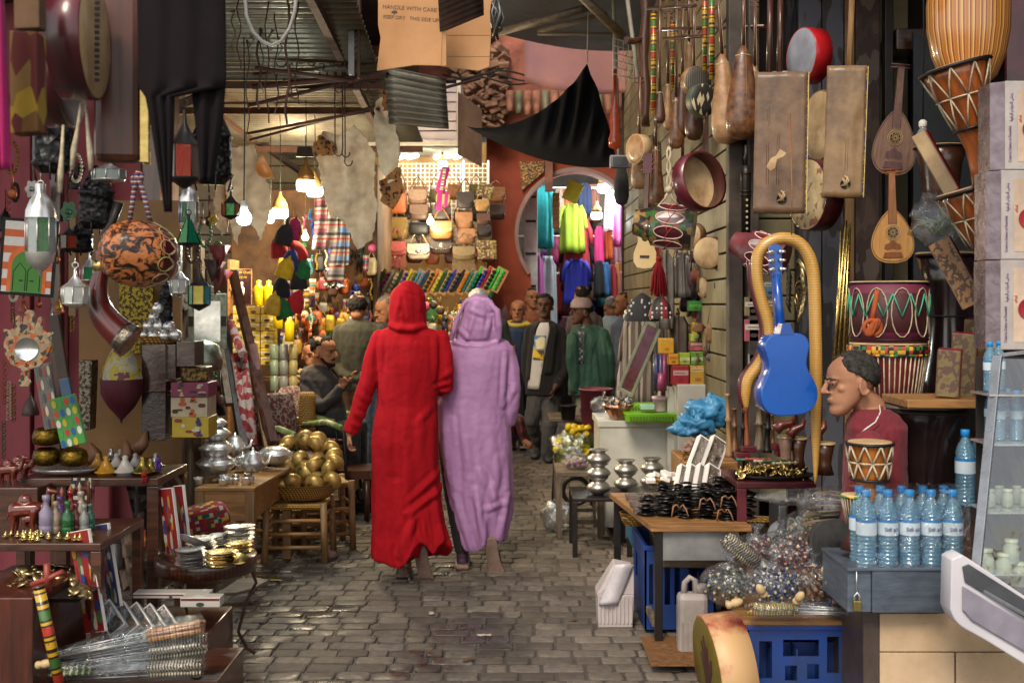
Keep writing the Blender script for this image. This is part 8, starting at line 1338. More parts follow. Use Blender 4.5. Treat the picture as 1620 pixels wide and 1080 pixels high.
for k,(x,Yk,n_,s,mm,lb)in enumerate(((302,4.72,7,1.25,steel,'silver plate in the front left stack on the round table'),(352,4.72,6,1.2,brass,'brass plate in the front stack on the round table'),(318,4.98,6,1.2,steel,'silver plate in the back left stack on the round table'),(344,5.12,5,.9,steel,'small silver plate in the middle back stack on the round table'),(378,5.15,8,1.25,steel,'silver plate in the tallest stack at the back right'),(378,4.95,5,1.1,brass,'brass plate in the right hand stack on the round table'))):
 b=MB(U(4.95)*s);b.lathe(PL,24,.85,cap=False);o0=one('metal_plate',lb,'plate',(0,0,0),b,mm,'stacks of metal plates on the round table')
 for i in range(n_):o=o0 if i==0 else dup(o0);o.location=G(x+rnd.uniform(-1.5,1.5),Yk,.46+.0105*i);o.rotation_euler=(R(rnd.uniform(-4,4)),R(rnd.uniform(-4,4)),rnd.uniform(0,6))
b=MB(U(4.9));b.at(0,0,0,-25,20);b.lathe([(0,0),(22,3),(25,8),(26,8),(0,1)],26,cap=False);one('metal_plate','silver bowl tilted on the front left stack of plates','plate',P(306,862,4.85),b,steel);b=MB(U(4.9));b.at(0,0,0,30,10);b.lathe([(0,0),(16,2),(18,5),(0,.8)],26,.7,cap=False);one('metal_plate','oval brass dish tilted at the front right of the table','plate',P(374,886,4.75),b,brass)
t=wb('wooden_crate','wooden crate under the white windowed boxes','crate',160,1000,330,1120,4.55,.4,dkwood)
for k in range(5):win_box('white windowed gift box at the left, %s in the fanned row'%['first','second','third','fourth','fifth'][k],P(186+22*k,996+2*k,4.4+.02*k),30,60,12,U(4.4),(-50,-38,20),patch('doll_print',['#7a2a2a','#3a4a2a','#8a6a4a','#2a2420'],30),'white gift boxes fanned at the lower left')
for k,(x0,y0,x1,y1,lb)in enumerate(((210,938,330,946,'long flat white box lid at the back'),(285,945,348,960,'flat white gift box, upper right'))):carton('white_box',lb,x0,y0,x1,y1,4.5+.1*(k==0),.07,'#b5b0a8','#6a2a2a','#3a3a30','flat white boxes',k)
for k,(px,py,cs,yw,pt,lb)in enumerate(((318,1000,['#a5763a','#c4a06a','#8e2020','#b58a4a'],188,8,'bag of tan and red handled skewers at the top of the lower left heap'),(322,1030,bw,184,6,'bag of black and cream handled skewers under the tan ones'),(318,1062,bw,180,3,'lowest bag of black and cream handled skewers'))):skewers(lb,px,py,4.15,13,150,78,yw,pt,cs,20+k,22)
skewers('bag of green handled skewers at the bottom left corner',70,1066,4.1,10,130,74,5,-2,['#1f5a34','#b5a070','#17472a'],31,13);pestle('pale turned handle at the bottom left corner',56,1052,3.95,(0,80,0));wb('low_crate','low wooden crate under the bagged skewers at the lower left','crate',70,1075,345,1150,4.2,.4,dkwood)
b=MB(U(4.7));[b.at(0,0,-14*k,8*k-6,10).lathe([(0,0),(24,3),(30,9),(31,9),(24,0),(0,-2)],26,cap=False)for k in range(3)];one('wooden_bowls','stack of dark bowls hanging by the iron table leg','bowls',P(338,1045,4.7),b,greywoodx);sheet('leather_scrap','dry palm leaf scrap on the cobbles under the round table','scrap',[(352,920),(398,905),(424,914),(405,935),(380,948),(352,950)],5.9,.02,greywoodx,rot=(-70,0,0))
TW=.555;t=table('pine_table','pine table with turned legs holding silver pots','table',308,402,6.15,6.95,TW,.02,ltwood,ltwoodz,.05,.16,ltwood,skew=.05);b=MB(U(6.1));b.lathe([(4,0)]+[(5.5+1.4*math.sin(q*1.5),4+q*4)for q in range(24)]+[(4,102)],12);one('turned_leg','whitish turned table leg at the right front corner','table leg',G(398,6.1,0),b,mt('whitewashed_wood','#8a7468',.7,0,'#5d4a40',12))
T1=[(0,0),(18,0),(20,4),(32,14),(33,17),(20,26),(16,28),(0,28)]
for k,(y,s)in enumerate(((748,1),(722,.88),(696,.7),(676,.5))):pot('silver vessel, %s tier of the tall stack on the pine table'%['lowest','second','third','top'][k],P(343,y,6.4),s,U(6.4),steel,'tiers of the tall silver stack','silver_vessel',T1,'pot')
def teapot(label,px,py,Y,k,mat=steel):t=thing('teapot',label,'teapot',P(px,py,Y));u=U(Y)*k;b=MB(u);b.lathe([(0,0),(12,0),(14,2),(20,12),(19,22),(12,28),(12,30),(6,34),(2,36),(2,40),(0,41)],24);part('pot_body',b,mat,t);b=MB(u);b.tube([(17,0,10),(26,0,16),(30,0,28)],[4,3,2],8);part('spout',b,mat,t);b=MB(u);b.tube([(-17,0,24),(-28,0,24),(-29,0,12),(-18,0,8)],1.8,6);part('handle',b,mat,t)
teapot('silver teapot in front on the pine table',400,746,6.35,.95);teapot('slim silver teapot behind the stack',372,720,6.8,.9);teapot('small silver teapot with a tall spout',384,742,6.7,.7);pot('low silver lidded dish at the right of the pine table',P(434,732,6.8),.9,U(6.8),steel,None,'silver_dish',T1,'dish');sheet('crown_piece','pierced silver crown leaning behind the tall stack','ornament',[(328,650),(336,646),(350,668),(340,676),(326,668)],6.6,.01,pw)
def stool(label,px,Y,w_,h,rz,dep=.3):
 t=thing('straw_stool',label,'stool',G(px,Y,0),'rough wooden stools',(0,0,rz));W,D=w_/2,dep/2
 for i,j in((-1,-1),(1,-1),(1,1),(-1,1)):b=MB();b.tube([(i*W*1.05,j*D*1.05,0),(i*W*.98,j*D,h)],.021,9);part('leg',b,ltwoodz,t)
 for z in(.09,.17,.25):b=MB();[b.tube([(-W,j*D,z),(W,j*D,z+.004)],.012,7)for j in(-1,1)];[b.tube([(i*W,-D,z+.03),(i*W,D,z+.03)],.012,7)for i in(-1,1)];part('rung',b,ltwood,t)
 b=MB();b.box(-W,W,-D,D,h-.045,h-.012);part('woven_seat',b,wicker,t,bev=.014);return t
stool('front straw-seated wooden stool under the basket of bowls',474,6.95,.345,.36,0);stool('second wooden stool behind the right edge of the basket',512,7.3,.3,.43,20);stool('third wooden stool hidden behind the front two',440,7.45,.3,.4,-8)
basket('wide straw basket heaped with golden bowls',G(478,6.95,.362),58,24,U(6.95),.75)
bm_=mt('pale_gold_metal','#c9a862',.4,.6,'#9a7a40',10,.12,40);b=MB(U(6.9));b.lathe([(7,0),(12,2),(16.5,9),(17,14),(14.5,19),(12.5,21),(12,20),(15,14),(10,3),(0,2)],24,cap=False);b.at(0,0,0).tube([(17.3*math.cos(a),17.3*math.sin(a),11)for a in[q*.35 for q in range(18)]],.5,4,closed=True);g0=one('golden_bowl','x','bowl',(0,0,0),b,bm_)
pos=[(434,775),(462,777),(492,776),(520,772),(444,752),(474,752),(503,750),(530,752),(452,728),(482,735),(510,735),(462,714),(492,716),(518,722),(472,742),(500,705),(480,700),(534,735),(524,745),(508,764)]
for k,(x,y)in enumerate(pos):o=g0 if k==0 else dup(g0);Yk=6.86+(777-y)*.004;o.location=P(x,y-6,Yk);o.scale=(.92,)*3;o.rotation_euler=(R(rnd.uniform(-125,-35)),R(rnd.uniform(-40,40)),R(rnd.uniform(-50,50)));tag(o,'pale golden bowl in the %s of the heap in the straw basket'%('bottom row'if y>770 else 'second row'if y>745 else 'third row'if y>725 else 'top'),'bowl','golden bowls heaped in the basket')
b=MB(U(7));b.ball((0,0,7),14,10,8,14);one('stone','pale pink stone by the stool foot','stone',G(520,6.9,0),b,mt('pink_stone','#8a6a66',.8,0,None,20,.8));b.v=[(x,y,z)for x,y,z in b.v]
q=random.Random(77);cnl=[('tarnished brass','#7a6224',.8),('black iron','#121214',.6),('copper','#8a4a2a',.8),('silver','#8f8c88',.9),('amber bead','#8a3a10',0),('dark wood','#3a2014',0),('green glass','#14502a',.2),('bone white','#a59a84',0)];zn=['pendant plaque','bead string','small bell lamp','ladle','chain']
for k in range(150):
 a=k%3 if k<96 else 2;x=q.uniform(2,165)if a<2 else q.uniform(185,352);y=q.uniform(150,690)if a<2 else q.uniform(330,640);Yk=q.uniform(5.9,6.05)if a<2 else q.uniform(6.6,7.5);c_=cnl[q.randrange(8)];kd=q.randrange(5);u=U(Yk);b=MB(u);m_=mt('wall_'+c_[0].replace(' ','_'),c_[1],.4,c_[2],None,30,.6,70);h=q.uniform(18,44)
 if kd==0:b.prism([(h*.3*math.cos(g)*(1+.15*math.cos(g*6)),h*.4*math.sin(g)*(1+.15*math.cos(g*6)))for g in[.2*i for i in range(32)]],0,3);b.ball((0,-2,0),h*.12,3,h*.12,10)
 elif kd==1:[b.ball((h*.25*math.sin(j*.29),0,-h*.6*(1-math.cos(j*.29))),2.8,n=7)for j in range(22)]
 elif kd==2:b.lathe([(h*.32,-h*.5),(h*.34,-h*.4),(h*.2,0),(h*.08,h*.2),(0,h*.4)],8,cap=False);b.tube([(0,0,h*.4),(0,0,h)],.7,4)
 elif kd==3:b.tube([(0,0,h),(0,0,0)],1.6,6);b.ball((0,0,-h*.2),h*.2,3,h*.25,12)
 else:[b.tube([(3*math.cos(g),(j%2)*3*math.sin(g),-j*5+3.4*math.sin(g)*(1-j%2*.3))for g in(0,1,2,3,4,5)],.8,4,closed=True)for j in range(int(h/3))]
 one(zn[kd].replace(' ','_'),'%s %s %s'%(c_[0],zn[kd],['on the pink boards, ','on the pink boards, ','hanging in the dark stall behind the horn, '][a]+['high up','at head height','lower down'][min(2,int((y-150)/190))]+(' near the picture edge'if x<60 else ' towards the post'if a<2 else '')),zn[kd].split()[-1],P(x,y,Yk),b,m_,'metalwork and beads hanging on the left')
q=random.Random(5)
for nm,lb,cat,grp,prof,s_,mm,n_,a,c,y0,y1,Z,seed in(('brass_charm','tiny brass charm scattered along the front of the camel shelf','charm','charms on the camel shelf',TAG,.35,brass,26,4,150,4.28,4.42,ZC,1),('silver_cup','small silver cup standing at the front of the pine table','cup','silver cups on the pine table',[(5,0),(6,1),(8,10),(8.6,12),(7.6,11),(5,2)],.9,steel,12,312,398,6.2,6.4,TW,2),('clay_pot','tiny brown clay pot at the back of the tagine shelf','pot','clay pots on the tagine shelf',POT,.42,mt('wall_clay','#6b4127',.6),14,130,250,5.2,5.36,ZS,3),('brass_charm','brass charm loose on the cobbled-side edge of the pendant cabinet','charm','charms on the low crate',TAG,.35,dbrass,14,90,330,4.2,4.3,P(0,1075,4.2).z,4)):
 o0=pot(lb,(0,0,0),s_,U(y0),mm,grp,nm,prof,cat);heap(nm,lb,cat,grp,n_,a,c,y0,y1,Z+.002,o0,.002,seed,(6,6,180),(.7,1.2))
for k in range(12):x,Yk=q.uniform(420,980),q.uniform(4.9,8);b=MB();b.grid(lambda i,j:(.03*(i-.5)*(1+k%3*.6),.025*(j-.5),.004+.006*abs(math.sin(5*i+4*j+k))),4,4);one('litter_scrap','%s scrap of litter on the cobbles, %s'%(['cream','brown','yellow leaf','grey'][k%4],['left part','middle','right part'][min(2,int((x-420)/187))]),'litter',G(x,Yk,.003),b,mt('litter_%d'%(k%4),['#b0a48c','#5a4028','#a5861a','#77736c'][k%4],.9),'litter on the cobbles',(0,0,q.uniform(0,180)))
# ================================================================ STALLS FURTHER BACK
LIT=glow('lit_bulb_glow','#f2fff8',9);LITW=glow('lit_warm_glow','#fff3c8',8)
bulb('bright white bulb hanging in front of the pale hide',386,344,6.2,1.0,LIT,22,3.0,col=(.9,1,.9))
bulb('large amber-collared lamp beside the big hide',484,290,8.6,1.05,LITW,45,3.1,True,col=(1,.82,.5));bulb('lit lamp partly behind the amber-collared one',498,300,8.9,.9,LITW,12,3.1,True);bulb('small round lamp above the felt hats',443,334,8.8,.9,LIT,14,3.1,True);bulb('tiny lit bulb among the bead strings',428,347,9.6,.5,LITW,14,3.0);bulb('tiny lit bulb among the leather bags',681,350,11.6,.45,LITW,10,2.9);bulb('tiny warm bulb above the striped scarves',483,375,9.8,.45,LITW,8,3.0)
for x,y,k,lb in((957,295,.8,'left of the two bright lamps inside the arch'),(970,305,.75,'right of the two bright lamps inside the arch'),(944,339,.6,'small lamp hanging lower inside the arch'),(700,258,.5,'tiny lamp under the white canopy')):bulb('%s'%lb,x,y,14.4 if x>800 else 12.3,k,LIT,8,3.7 if x>800 else 2.9,True,col=(.95,1,1))
b=MB(U(8.7));b.prism([(-14,-8),(14,-8),(11,8),(-11,8)],0,6);one('floodlight','black square floodlight hanging above the amber-collared lamp','lamp',P(482,240,8.7),b,iron)
def hide(label,pts,Y,mat,seed,name='animal_hide',yaw=0):
 q=random.Random(seed);o=[];x0,y0=pts[0]
 for(a,b_),(c,d_)in zip(pts,pts[1:]+pts[:1]):
  m_=max(2,int(math.hypot(c-a,d_-b_)/5))
  for k in range(m_):o.append((a+(c-a)*k/m_-x0+q.uniform(-2,2),y0-b_-(d_-b_)*k/m_+q.uniform(-2,2)))
 b=MB(U(Y));b.prism(o,0,3);ob=one(name,label,'hide',P(x0,y0,Y),b,mat,rot=(0,0,yaw));md=ob.modifiers.new('r','REMESH');md.mode='VOXEL';md.voxel_size=.009
 me=bpy.data.meshes.new_from_object(ob.evaluated_get(bpy.context.evaluated_depsgraph_get()));ob.modifiers.clear();ob.data=me;me.polygons.foreach_set('use_smooth',[True]*len(me.polygons));displace(me,lambda p,nn:p+Vector((0,.05*fbm(p,3.5)+.02*math.sin(p.x*25),0)));return ob
hd=mt('mauve_grey_hide','#d8c4a6',.75,0,'#a08c74',6,.5,24,dist=.01);hd2=mt('cream_raw_hide','#b39a7c',.75,0,'#8d755d',3,.5,24,dist=.01);leo=patch('spotted_fur',['#8a5a2c','#8a5a2c','#2a170c','#94642f'],60,.9,bump=.5)
hide('large mauve-grey hide with a ragged lower edge hung from the rails',[(500,250),(510,205),(540,215),(560,197),(580,220),(596,245),(592,300),(600,330),(590,380),(565,395),(545,350),(520,340),(508,290)],8.0,hd,1)
hide('narrow mauve-grey hide hanging nearest the cardboard',[(592,160),(605,150),(622,180),(628,205),(634,240),(628,285),(612,290),(598,260),(592,210)],7.6,hd,2);hide('cream hide hanging behind the lit bulb',[(362,232),(400,226),(412,260),(428,300),(424,345),(412,385),(404,360),(385,350),(372,388),(362,355),(356,290)],7.4,hd2,3);hide('second cream hide at the left beside the pierced lantern',[(338,280),(356,270),(364,300),(362,360),(350,375),(338,350)],7.7,hd2,4)
for k,(pts,lb)in enumerate((([(505,212),(530,225),(528,248),(500,246),(496,232)],'spotted fur patch at the top of the large hide'),([(602,140),(616,138),(622,172),(606,178)],'spotted fur neck of the narrow hide'),([(600,285),(632,262),(640,300),(622,330),(602,322)],'spotted fur hide hanging under the narrow hide'))):hide(lb,pts,7.55+.35*(k==0),leo,9+k,'spotted_fur')
hide('small orange-tan hide folded over a rail',[(402,262),(414,238),(424,262),(434,282),(420,284),(404,278)],7.2,mt('orange_tan_leather','#a8692e',.6,0,'#7d4a1e',8),5)
t=thing('wire_grid','white wire grid at the back of the leather bag stall','grid',P(690,400,12.6));b=MB(U(12.6));[b.box(-60+7*k,-59+7*k,0,1,0,142)for k in range(21)];[b.box(-60,84,-.9,-.1,7*k,7*k+1)for k in range(21)];part('wire',b,white,t);b=MB(U(12.6));[b.box(x,x+3,-3,-1,0,146)for x in(42,81)];part('post',b,white,t)
wb('stall_backing','warm brown lit back panel of the bag stall','panel',590,225,770,640,12.95,.05,mt('warm_panel','#a9854e',.7,0,'#7d5c30',4));wb('stall_backing','brown back panel of the crowded accessories stall','panel',365,300,592,700,10.7,.05,mt('warm_panel2','#6a4a2c',.8,0,'#38261a',5));wb('stall_partition','partition boards between the two lit stalls','panel',585,260,597,640,10.7,2.2,brownin)
for l in((-1.0,11.5,2.75,9),(-.7,11.2,1.75,6),(-1.9,9.6,2.5,16),(-2.3,8.6,1.9,8)):  # warm fill points without any bulb, added to brighten the stalls
 lamp(Vector(l[:3]),l[3],(1,.74,.4),.12)
def bag(label,x0,y0,x1,y1,Y,col,style='flap',strap=30):
 t=thing('leather_bag',label,'bag',P((x0+x1)/2,y1,Y),'leather bags on the stall');u=U(Y);w_,h=(x1-x0)/2,y1-y0;m_=mt('leather_'+col.strip('#'),col,.5,0,None,25,.3,60)
 b=MB(u);b.loft([(0,0,z*h,w_*k,5*k2)for z,k,k2 in((0,.6,.5),(.06,.85,.8),(.3,1,1),(.8,.92,.9),(1,.86,.5))],20,3);part('pouch',b,m_,t)
 if style!='plain':b=MB(u);b.prism([(-w_*.96,h),(w_*.96,h)]+[(w_*.98*math.cos(a),h*.55-h*.25*math.sin(a))for a in[q*.35 for q in range(10)]],-6.5,-5);part('flap',b,m_,t,bev=.002)
 if style=='stud':b=MB(u);b.at(0,-6.5,h*.55,90);b.lathe([(0,2),(3,1.6),(5,0)],14,cap=False);b.M=Matrix();[b.ball((w_*.9*math.cos(a),-6.6,h*.5-h*.2*math.sin(a)),.9,n=6)for a in[q*.26 for q in range(13)]];part('stud',b,steel,t)
 if style=='fringe':b=MB(u);[b.box(-w_+2.4*k,-w_+2.4*k+1.2,-2,-1,-h*.9*rnd.uniform(.8,1),h*.1)for k in range(int(w_*2/2.4))];part('fringe',b,m_,t)
 if strap:b=MB(u);[b.tube([(s*w_*.8,0,h),(s*w_*.4,0,h+strap*.6),(0,0,h+strap)],.9,5)for s in(-1,1)];part('strap',b,m_,t)
for a in((612,302,645,338,'#9a5020','plain','tan tote bag with high corners, leftmost'),(646,300,676,326,'#5d4436','flap','grey-brown flap bag at the top left'),(648,324,678,348,'#4d3428','flap','dark brown flap bag under the grey-brown one'),(690,308,712,332,'#b08a5c','flap','pale tan bag behind the magenta strap'),(684,328,714,350,'#352c2c','flap','charcoal round bag'),(722,304,750,330,'#3c3436','flap','slate grey flap bag high on the right'),(720,336,748,362,'#9a6c48','flap','tan flap bag under the slate one'),(722,362,752,386,'#96694a','flap','second tan flap bag under the first'),(752,316,774,334,'#a88450','flap','small sand-coloured bag at the right'),(754,338,776,356,'#54342c','flap','small maroon-brown bag at the right'),(754,357,778,374,'#2a2226','flap','small black bag at the right'),(611,344,645,378,'#7a6228','flap','olive-mustard bag below the tote'),(646,352,680,372,'#17181c','plain','black fringed clutch'),(681,350,716,378,'#98632e','flap','caramel flap bag in the middle'),(582,360,612,384,'#a97c56','flap','pink-tan half round bag at the left'),(578,388,612,412,'#4d3530','stud','brown studded bag with a red stone'),(614,382,643,405,'#9a4a48','fringe','rose pink fringed bag'),(644,386,680,410,'#c0b4a0','stud','white studded bag'),(680,378,716,402,'#3a2420','stud','dark maroon studded bag with shell edging'),(716,390,752,412,'#6a5a3c','fringe','patterned kilim clutch'),(545,380,578,404,'#3a2018','flap','dark brown triangular pouch at the far left'),(600,336,613,356,'#2a2220','plain','narrow black purse beside the mustard bag')):
 bag(a[6]+' on the bag stall',*a[:4],11.9+.15*rnd.random(),a[4],a[5],22)
b=MB(U(11.7));b.prism([(-12,0),(2,0),(12,36),(0,40)],0,3);b.prism([(-10,-30),(-2,-32),(0,0),(-8,0)],0,1);b.prism([(2,-28),(8,-22),(10,0),(4,0)],0,1);one('woven_belt','magenta woven belt with striped centre on the bag stall','belt',P(700,302,11.7),b,mt('magenta_weave','#a3127a',.8));b=MB(U(11.68));b.prism([(-4,2),(0,2),(6,36),(2,38)],0,1);one('belt_stripe','striped centre band of the magenta belt','band',P(700,302,11.66),b,stripe('rainbow_weave',[(0,'#c9c0b0'),(.3,'#2a8a6a'),(.5,'#c9b020'),(.7,'#2a4a9a')],.06,2))
for k,(x0,y0,x1,y1)in enumerate(((752,290,778,312),(754,380,786,394),(756,394,786,410),(588,332,612,350))):wb('jewellery_card',['studded yellow-brown purse tilted at the right','card of silver brooches, upper','card of silver brooches, lower','box with a round brass medallion'][k],'card',x0,y0,x1,y1,11.8,.02,patch('brooch_%d'%k,['#4a3424','#a59a7a','#5a4028','#8a7a3a'],60,mode='square'),rot=(0,14 if k==0 else 0,0))
pc=['#1fbf3a','#c01a3a','#8a1266','#c9c0a0','#3c22a0','#4a7a12','#4a90c9','#0c3a24','#c9bf2a','#0f5a34','#2a3450','#c9761a','#1a8a80','#1a34b5','#141414','#1fd04a'];pn_=['bright green','crimson','purple','ivory','indigo','olive green','sky blue','dark green','yellow','forest green','slate','orange','teal','royal blue','black','neon green']
for k in range(16):
 x=577+13.9*k;t=thing('pompom_card','%s pompom trim card in the slanting row above the heads'%pn_[k],'trim card',P(x,445-(k>12)*4,11.0),'pompom cards',(0,28,0));u=U(11);b=MB(u);b.box(-7,12,0,1.5,-20,20);part('card',b,card,t);b=MB(u);b.box(-6,-2,-.8,0,-19,19);part('ribbon',b,mt('trim_%d'%k,pc[(k+3)%16]if k%3 else pc[k],.7),t)
 b0=None
 for j in range(5):b=MB(u);b.ball((4,-2.5,-14+7*j),3.3,n=10);part('pompom',b,mt('pompom_%d'%k,pc[k],.9,bump=.6,bs=150),t)
q=random.Random(17);cn=[('silver','#9a958a'),('dark red','#6a121c'),('purple','#4a1a5a'),('cobalt','#1c3490'),('ochre','#a5781e'),('black','#17161a'),('pink','#a83a6a'),('teal','#1f6a6a'),('orange','#b0521a'),('cream','#b5a884'),('brown','#4d3120'),('green','#2a6a2e'),('gold','#8f7420')]
kn=['scarf','bead string','purse','key tassel','medallion']
for k in range(330):
 row=min(5,k//30)if k<180 else 4;col=k%30;x=446+col*(5.2 if row<3 else 4.8+6.5*(row>3))+q.uniform(-3,3);x=q.uniform(588,790)if k>250 else x;y=[345,400,452,500,488,530][row]+q.uniform(-14,14)+(q.uniform(-15,60)if k>=180 else 0);c_=cn[q.randrange(13)];kd=q.choice((0,1,1,2,2,3,4));Yk=q.uniform(10.0,10.6)if x<590 else q.uniform(11.2,11.7)
 u=U(Yk);b=MB(u);m_=mt('goods_'+c_[0].replace(' ','_'),c_[1],.5,.7 if c_[0]in('silver','gold')else 0,None,30,.5,80);h=q.uniform(14,30)
 if kd==0:b.grid(lambda i,j:(-5+10*i*(1-.3*j),2*math.sin(i*9+k),-h*1.5*j),8,3,1.2);m_=stripe('scarf_%d'%(k%7),[(0,c_[1]),(.3,cn[(k*5)%13][1]),(.55,c_[1]),(.75,'#a59a8a')],.1,2,.9)
 elif kd==1:[b.ball((1.5*math.sin(k+j),0,-j*3.4),2.0,n=6)for j in range(int(h/2.4))]
 elif kd==2:b.loft([(0,0,z*h,w_*9,3)for z,w_ in((-1,.7),(-.8,1),(-.3,1),(0,.7))],12,3);b.tube([(-5,0,0),(0,0,12),(5,0,0)],.8,4)
 elif kd==3:b.ball((0,0,0),3,n=8);[b.tube([(j*.8,0,0),(j*1.6,0,-h)],.8,4)for j in range(-2,3)]
 else:b.at(0,0,0,90).lathe([(0,2),(3,2.6),(6,1),(7,0)],12);b.M=Matrix();b.tube([(0,0,6),(0,0,22)],.6,4)
 one(kn[kd].replace(' ','_'),'%s %s in the crowded stall, %s, %s'%(c_[0],kn[kd],['top row','second row','third row','lower left corner','row under the pompom cards','lowest row'][row],'left end'if col<6 else 'left of middle'if col<12 else 'middle'if col<18 else 'right of middle'if col<24 else 'right end'),kn[kd].split()[-1],P(x,y,Yk),b,m_,'small goods hanging in the crowded stall')
for k,(x,y,x1,c1,lb)in enumerate(((515,330,530,'#6a6460','grey and red striped scarf'),(532,370,548,'#3a5a8a','blue patterned woven scarf'),(498,345,512,'#5a1a34','plum scarf'),(522,395,540,'#4a4650','charcoal woven strap'))):drape('woven_scarf',lb+' hanging left of the bags','scarf',([y,y+60],[x,x-6]),([y,y+60],[x1+6,x1+4]),y-30,y+50,9.8,stripe('weave_%d'%k,[(0,c1),(.3,'#5d5854'),(.5,'#6a141e'),(.62,'#5f5a57'),(.8,'#17161a')],.12,2,.9),.015,1.5)
b=MB(U(9.9));q=random.Random(2);[b.at(q.uniform(-15,15),q.uniform(-8,0),q.uniform(-15,15),q.uniform(0,90),q.uniform(0,90),0).box(-2.6,2.6,-2.6,2.6,-.4,.4)for _ in range(150)];one('sequin_ball','glittering ball of silver sequins','ornament',P(530,440,9.9),b,MATS['silver_foil'])
fh=[(450,372,'#15171c','black domed'),(465,362,'#7a1248','magenta'),(441,392,'#8e141c','red'),(470,398,'#9a161c','bright red'),(452,425,'#b0901a','mustard'),(460,412,'#1a2a6a','navy'),(445,455,'#14151a','black slouchy'),(472,442,'#17181c','charcoal'),(432,482,'#a8862a','ochre'),(447,488,'#0c5a2c','green'),(468,478,'#9a121e','crimson'),(478,425,'#0f5a30','small green')]
for k,(x,y,c1,lb)in enumerate(fh):b=MB(U(8.4));b.lathe([(13,-16),(14.5,-14),(13,4),(8,14),(3,17),(1,22)],16,.7,cap=False);one('felt_hat',lb+' felt hat in the hanging bunch','hat',P(x,y,8.3+.05*(k%4)),b,mt('felt_%d'%k,c1,.95,0,None,30,.5,120),'bunch of hanging felt hats',(0,q.uniform(-20,20),q.uniform(-30,30)))
t=thing('perfume_shelf','wooden shelf stacked with yellow perfume boxes','shelf',P(410,700,9.3));b=MB(U(9.3));[b.box(-48,42,0,60,z,z+3)for z in(98,197,240)];b.box(-50,-46,0,60,-40,290);b.box(42,45,0,60,-40,120);part('boards',b,ltwood,t)
k=0
for row in range(7):
 for c_ in range(3):carton('perfume_box','yellow and white perfume box, %s row from the top, %s'%(['first','second','third','fourth','fifth','sixth','seventh'][row],['left','middle','right'][c_]),368+22*c_,484+13.4*row,389+22*c_,497+13.4*row,9.2,.15,'#bfa23a','#cfc9a8','#4a3a1a','yellow perfume boxes stacked on the shelf',k);k+=1
for k,(x,y)in enumerate(((409,484),(425,484),(440,520),(458,540))):b=MB(U(9.1));b.lathe([(7,0),(7.6,1),(7.6,30),(4,34),(4,40),(0,41)],14);one('oil_bottle',['left bright yellow oil bottle on the top shelf','right bright yellow oil bottle on the top shelf','yellow oil bottle beside the stacked boxes','yellow oil bottle on the glass jars'][k],'bottle',P(x,y,9.1),b,mt('yellow_oil','#c9b010',.15,0,'#b59a08',3,coat=.8),'yellow oil bottles')
for k in range(9):pot('pale %s glass jar, %s of the shelf pile'%(['green','grey','amber'][k%3],['lowest','middle','upper'][k//3]),P(434+15*(k%3),618-25*(k//3),9.15),1,U(9.1),tint_glass('jar_%d'%(k%3),['#8a9a84','#8d8f8c','#a89a6a'][k%3],.8),'glass jars on the perfume shelf','glass_jar',[(6.5,0),(7,1),(7,20),(6,22),(6,24),(0,24)],'jar')
for k in range(8):pot('%s-lidded dark spice jar on the low stand'%['red','blue','orange','black','violet','brown','grey','white'][k],P(430+16*(k%4),668-20*(k//4),8.9),1,U(8.9),patch('spice_%d'%k,['#2a2018',['#8a2a1a','#2a4a9a','#a5601a','#17161a','#4a3a7a','#5a3a24','#6a6a6a','#b5b0a4'][k],'#8a6a3a'],30),'spice jars','spice_jar',[(7,0),(7,14),(7.6,15),(7.6,19),(0,19)],'jar')
t=thing('perfume_book','maroon framed perfume sign with gold lettering','sign',P(383,482,8.9));u=U(8.9);b=MB(u);b.box(-15,15,0,4,0,57);part('frame',b,ltwood,t);b=MB(u);b.box(-14,14,-.6,-.1,1,56);part('poster',b,mt('maroon_print','#2c1016',.3),t);b=MB(u);b.lathe([(2,10),(4,20),(4.4,26),(1.5,29),(1.5,32),(2.4,35),(0,37)],10,.1);part('bottle_picture',b,white,t,loc=(0,-1.2*u,0));gold=mt('gold_print','#b5902a',.4);text('lettering','Nar Al Oudh',6*u,gold,t,(0,-1*u,51*u));text('lettering','Kuguar',6*u,gold,t,(0,-1*u,44*u))
tin=MB(U(8.8));tin.box(-30,40,0,30,0,4);one('wooden_stand','low wooden stand carrying the spice jars','stand',P(446,672,8.85),tin,ltwood);wb('stall_counter','dark low counter under the accessories stall','counter',366,672,600,800,9.5,.8,brownin)
for k in range(14):b=MB(U(9.3));b.ball((0,0,0),7,5,3,8);one('sponge','beige folded paper bag heaped behind the seated man','paper bag',P(462+(k%5)*8,606-(k//5)*9,9.3+.03*k),b,mt('beige_paper','#b59a6c',.8,0,'#8f7448',20),'beige paper bags heaped behind the seated man',(rnd.uniform(-40,40),rnd.uniform(-60,60),0))
for k,(a,c,w_,m_,lb)in enumerate((((368,430),(432,700),.05,dkwoodz,'dark beam leaning at the left of the perfume shelf'),((346,470),(390,735),.05,wood('blue_flaked_wood','#4a4a50','#3a2018','z'),'blue-flaked beam leaning by the silver mirror'),((392,545),(424,720),.03,ltwoodz,'pale brown slat leaning behind the cloth rolls'),((330,430),(362,640),.04,greywood,'weathered slat behind the pyramid lamps'))):b=MB();b.beam(P(*a,7.6),P(*c,7.0),w_);one('leaning_beam',lb,'beam',(0,0,0),b,m_)
rw=patch('red_white_cloth',['#8e2a2c','#b59a94','#a8403c','#b8a49c'],34,.8)
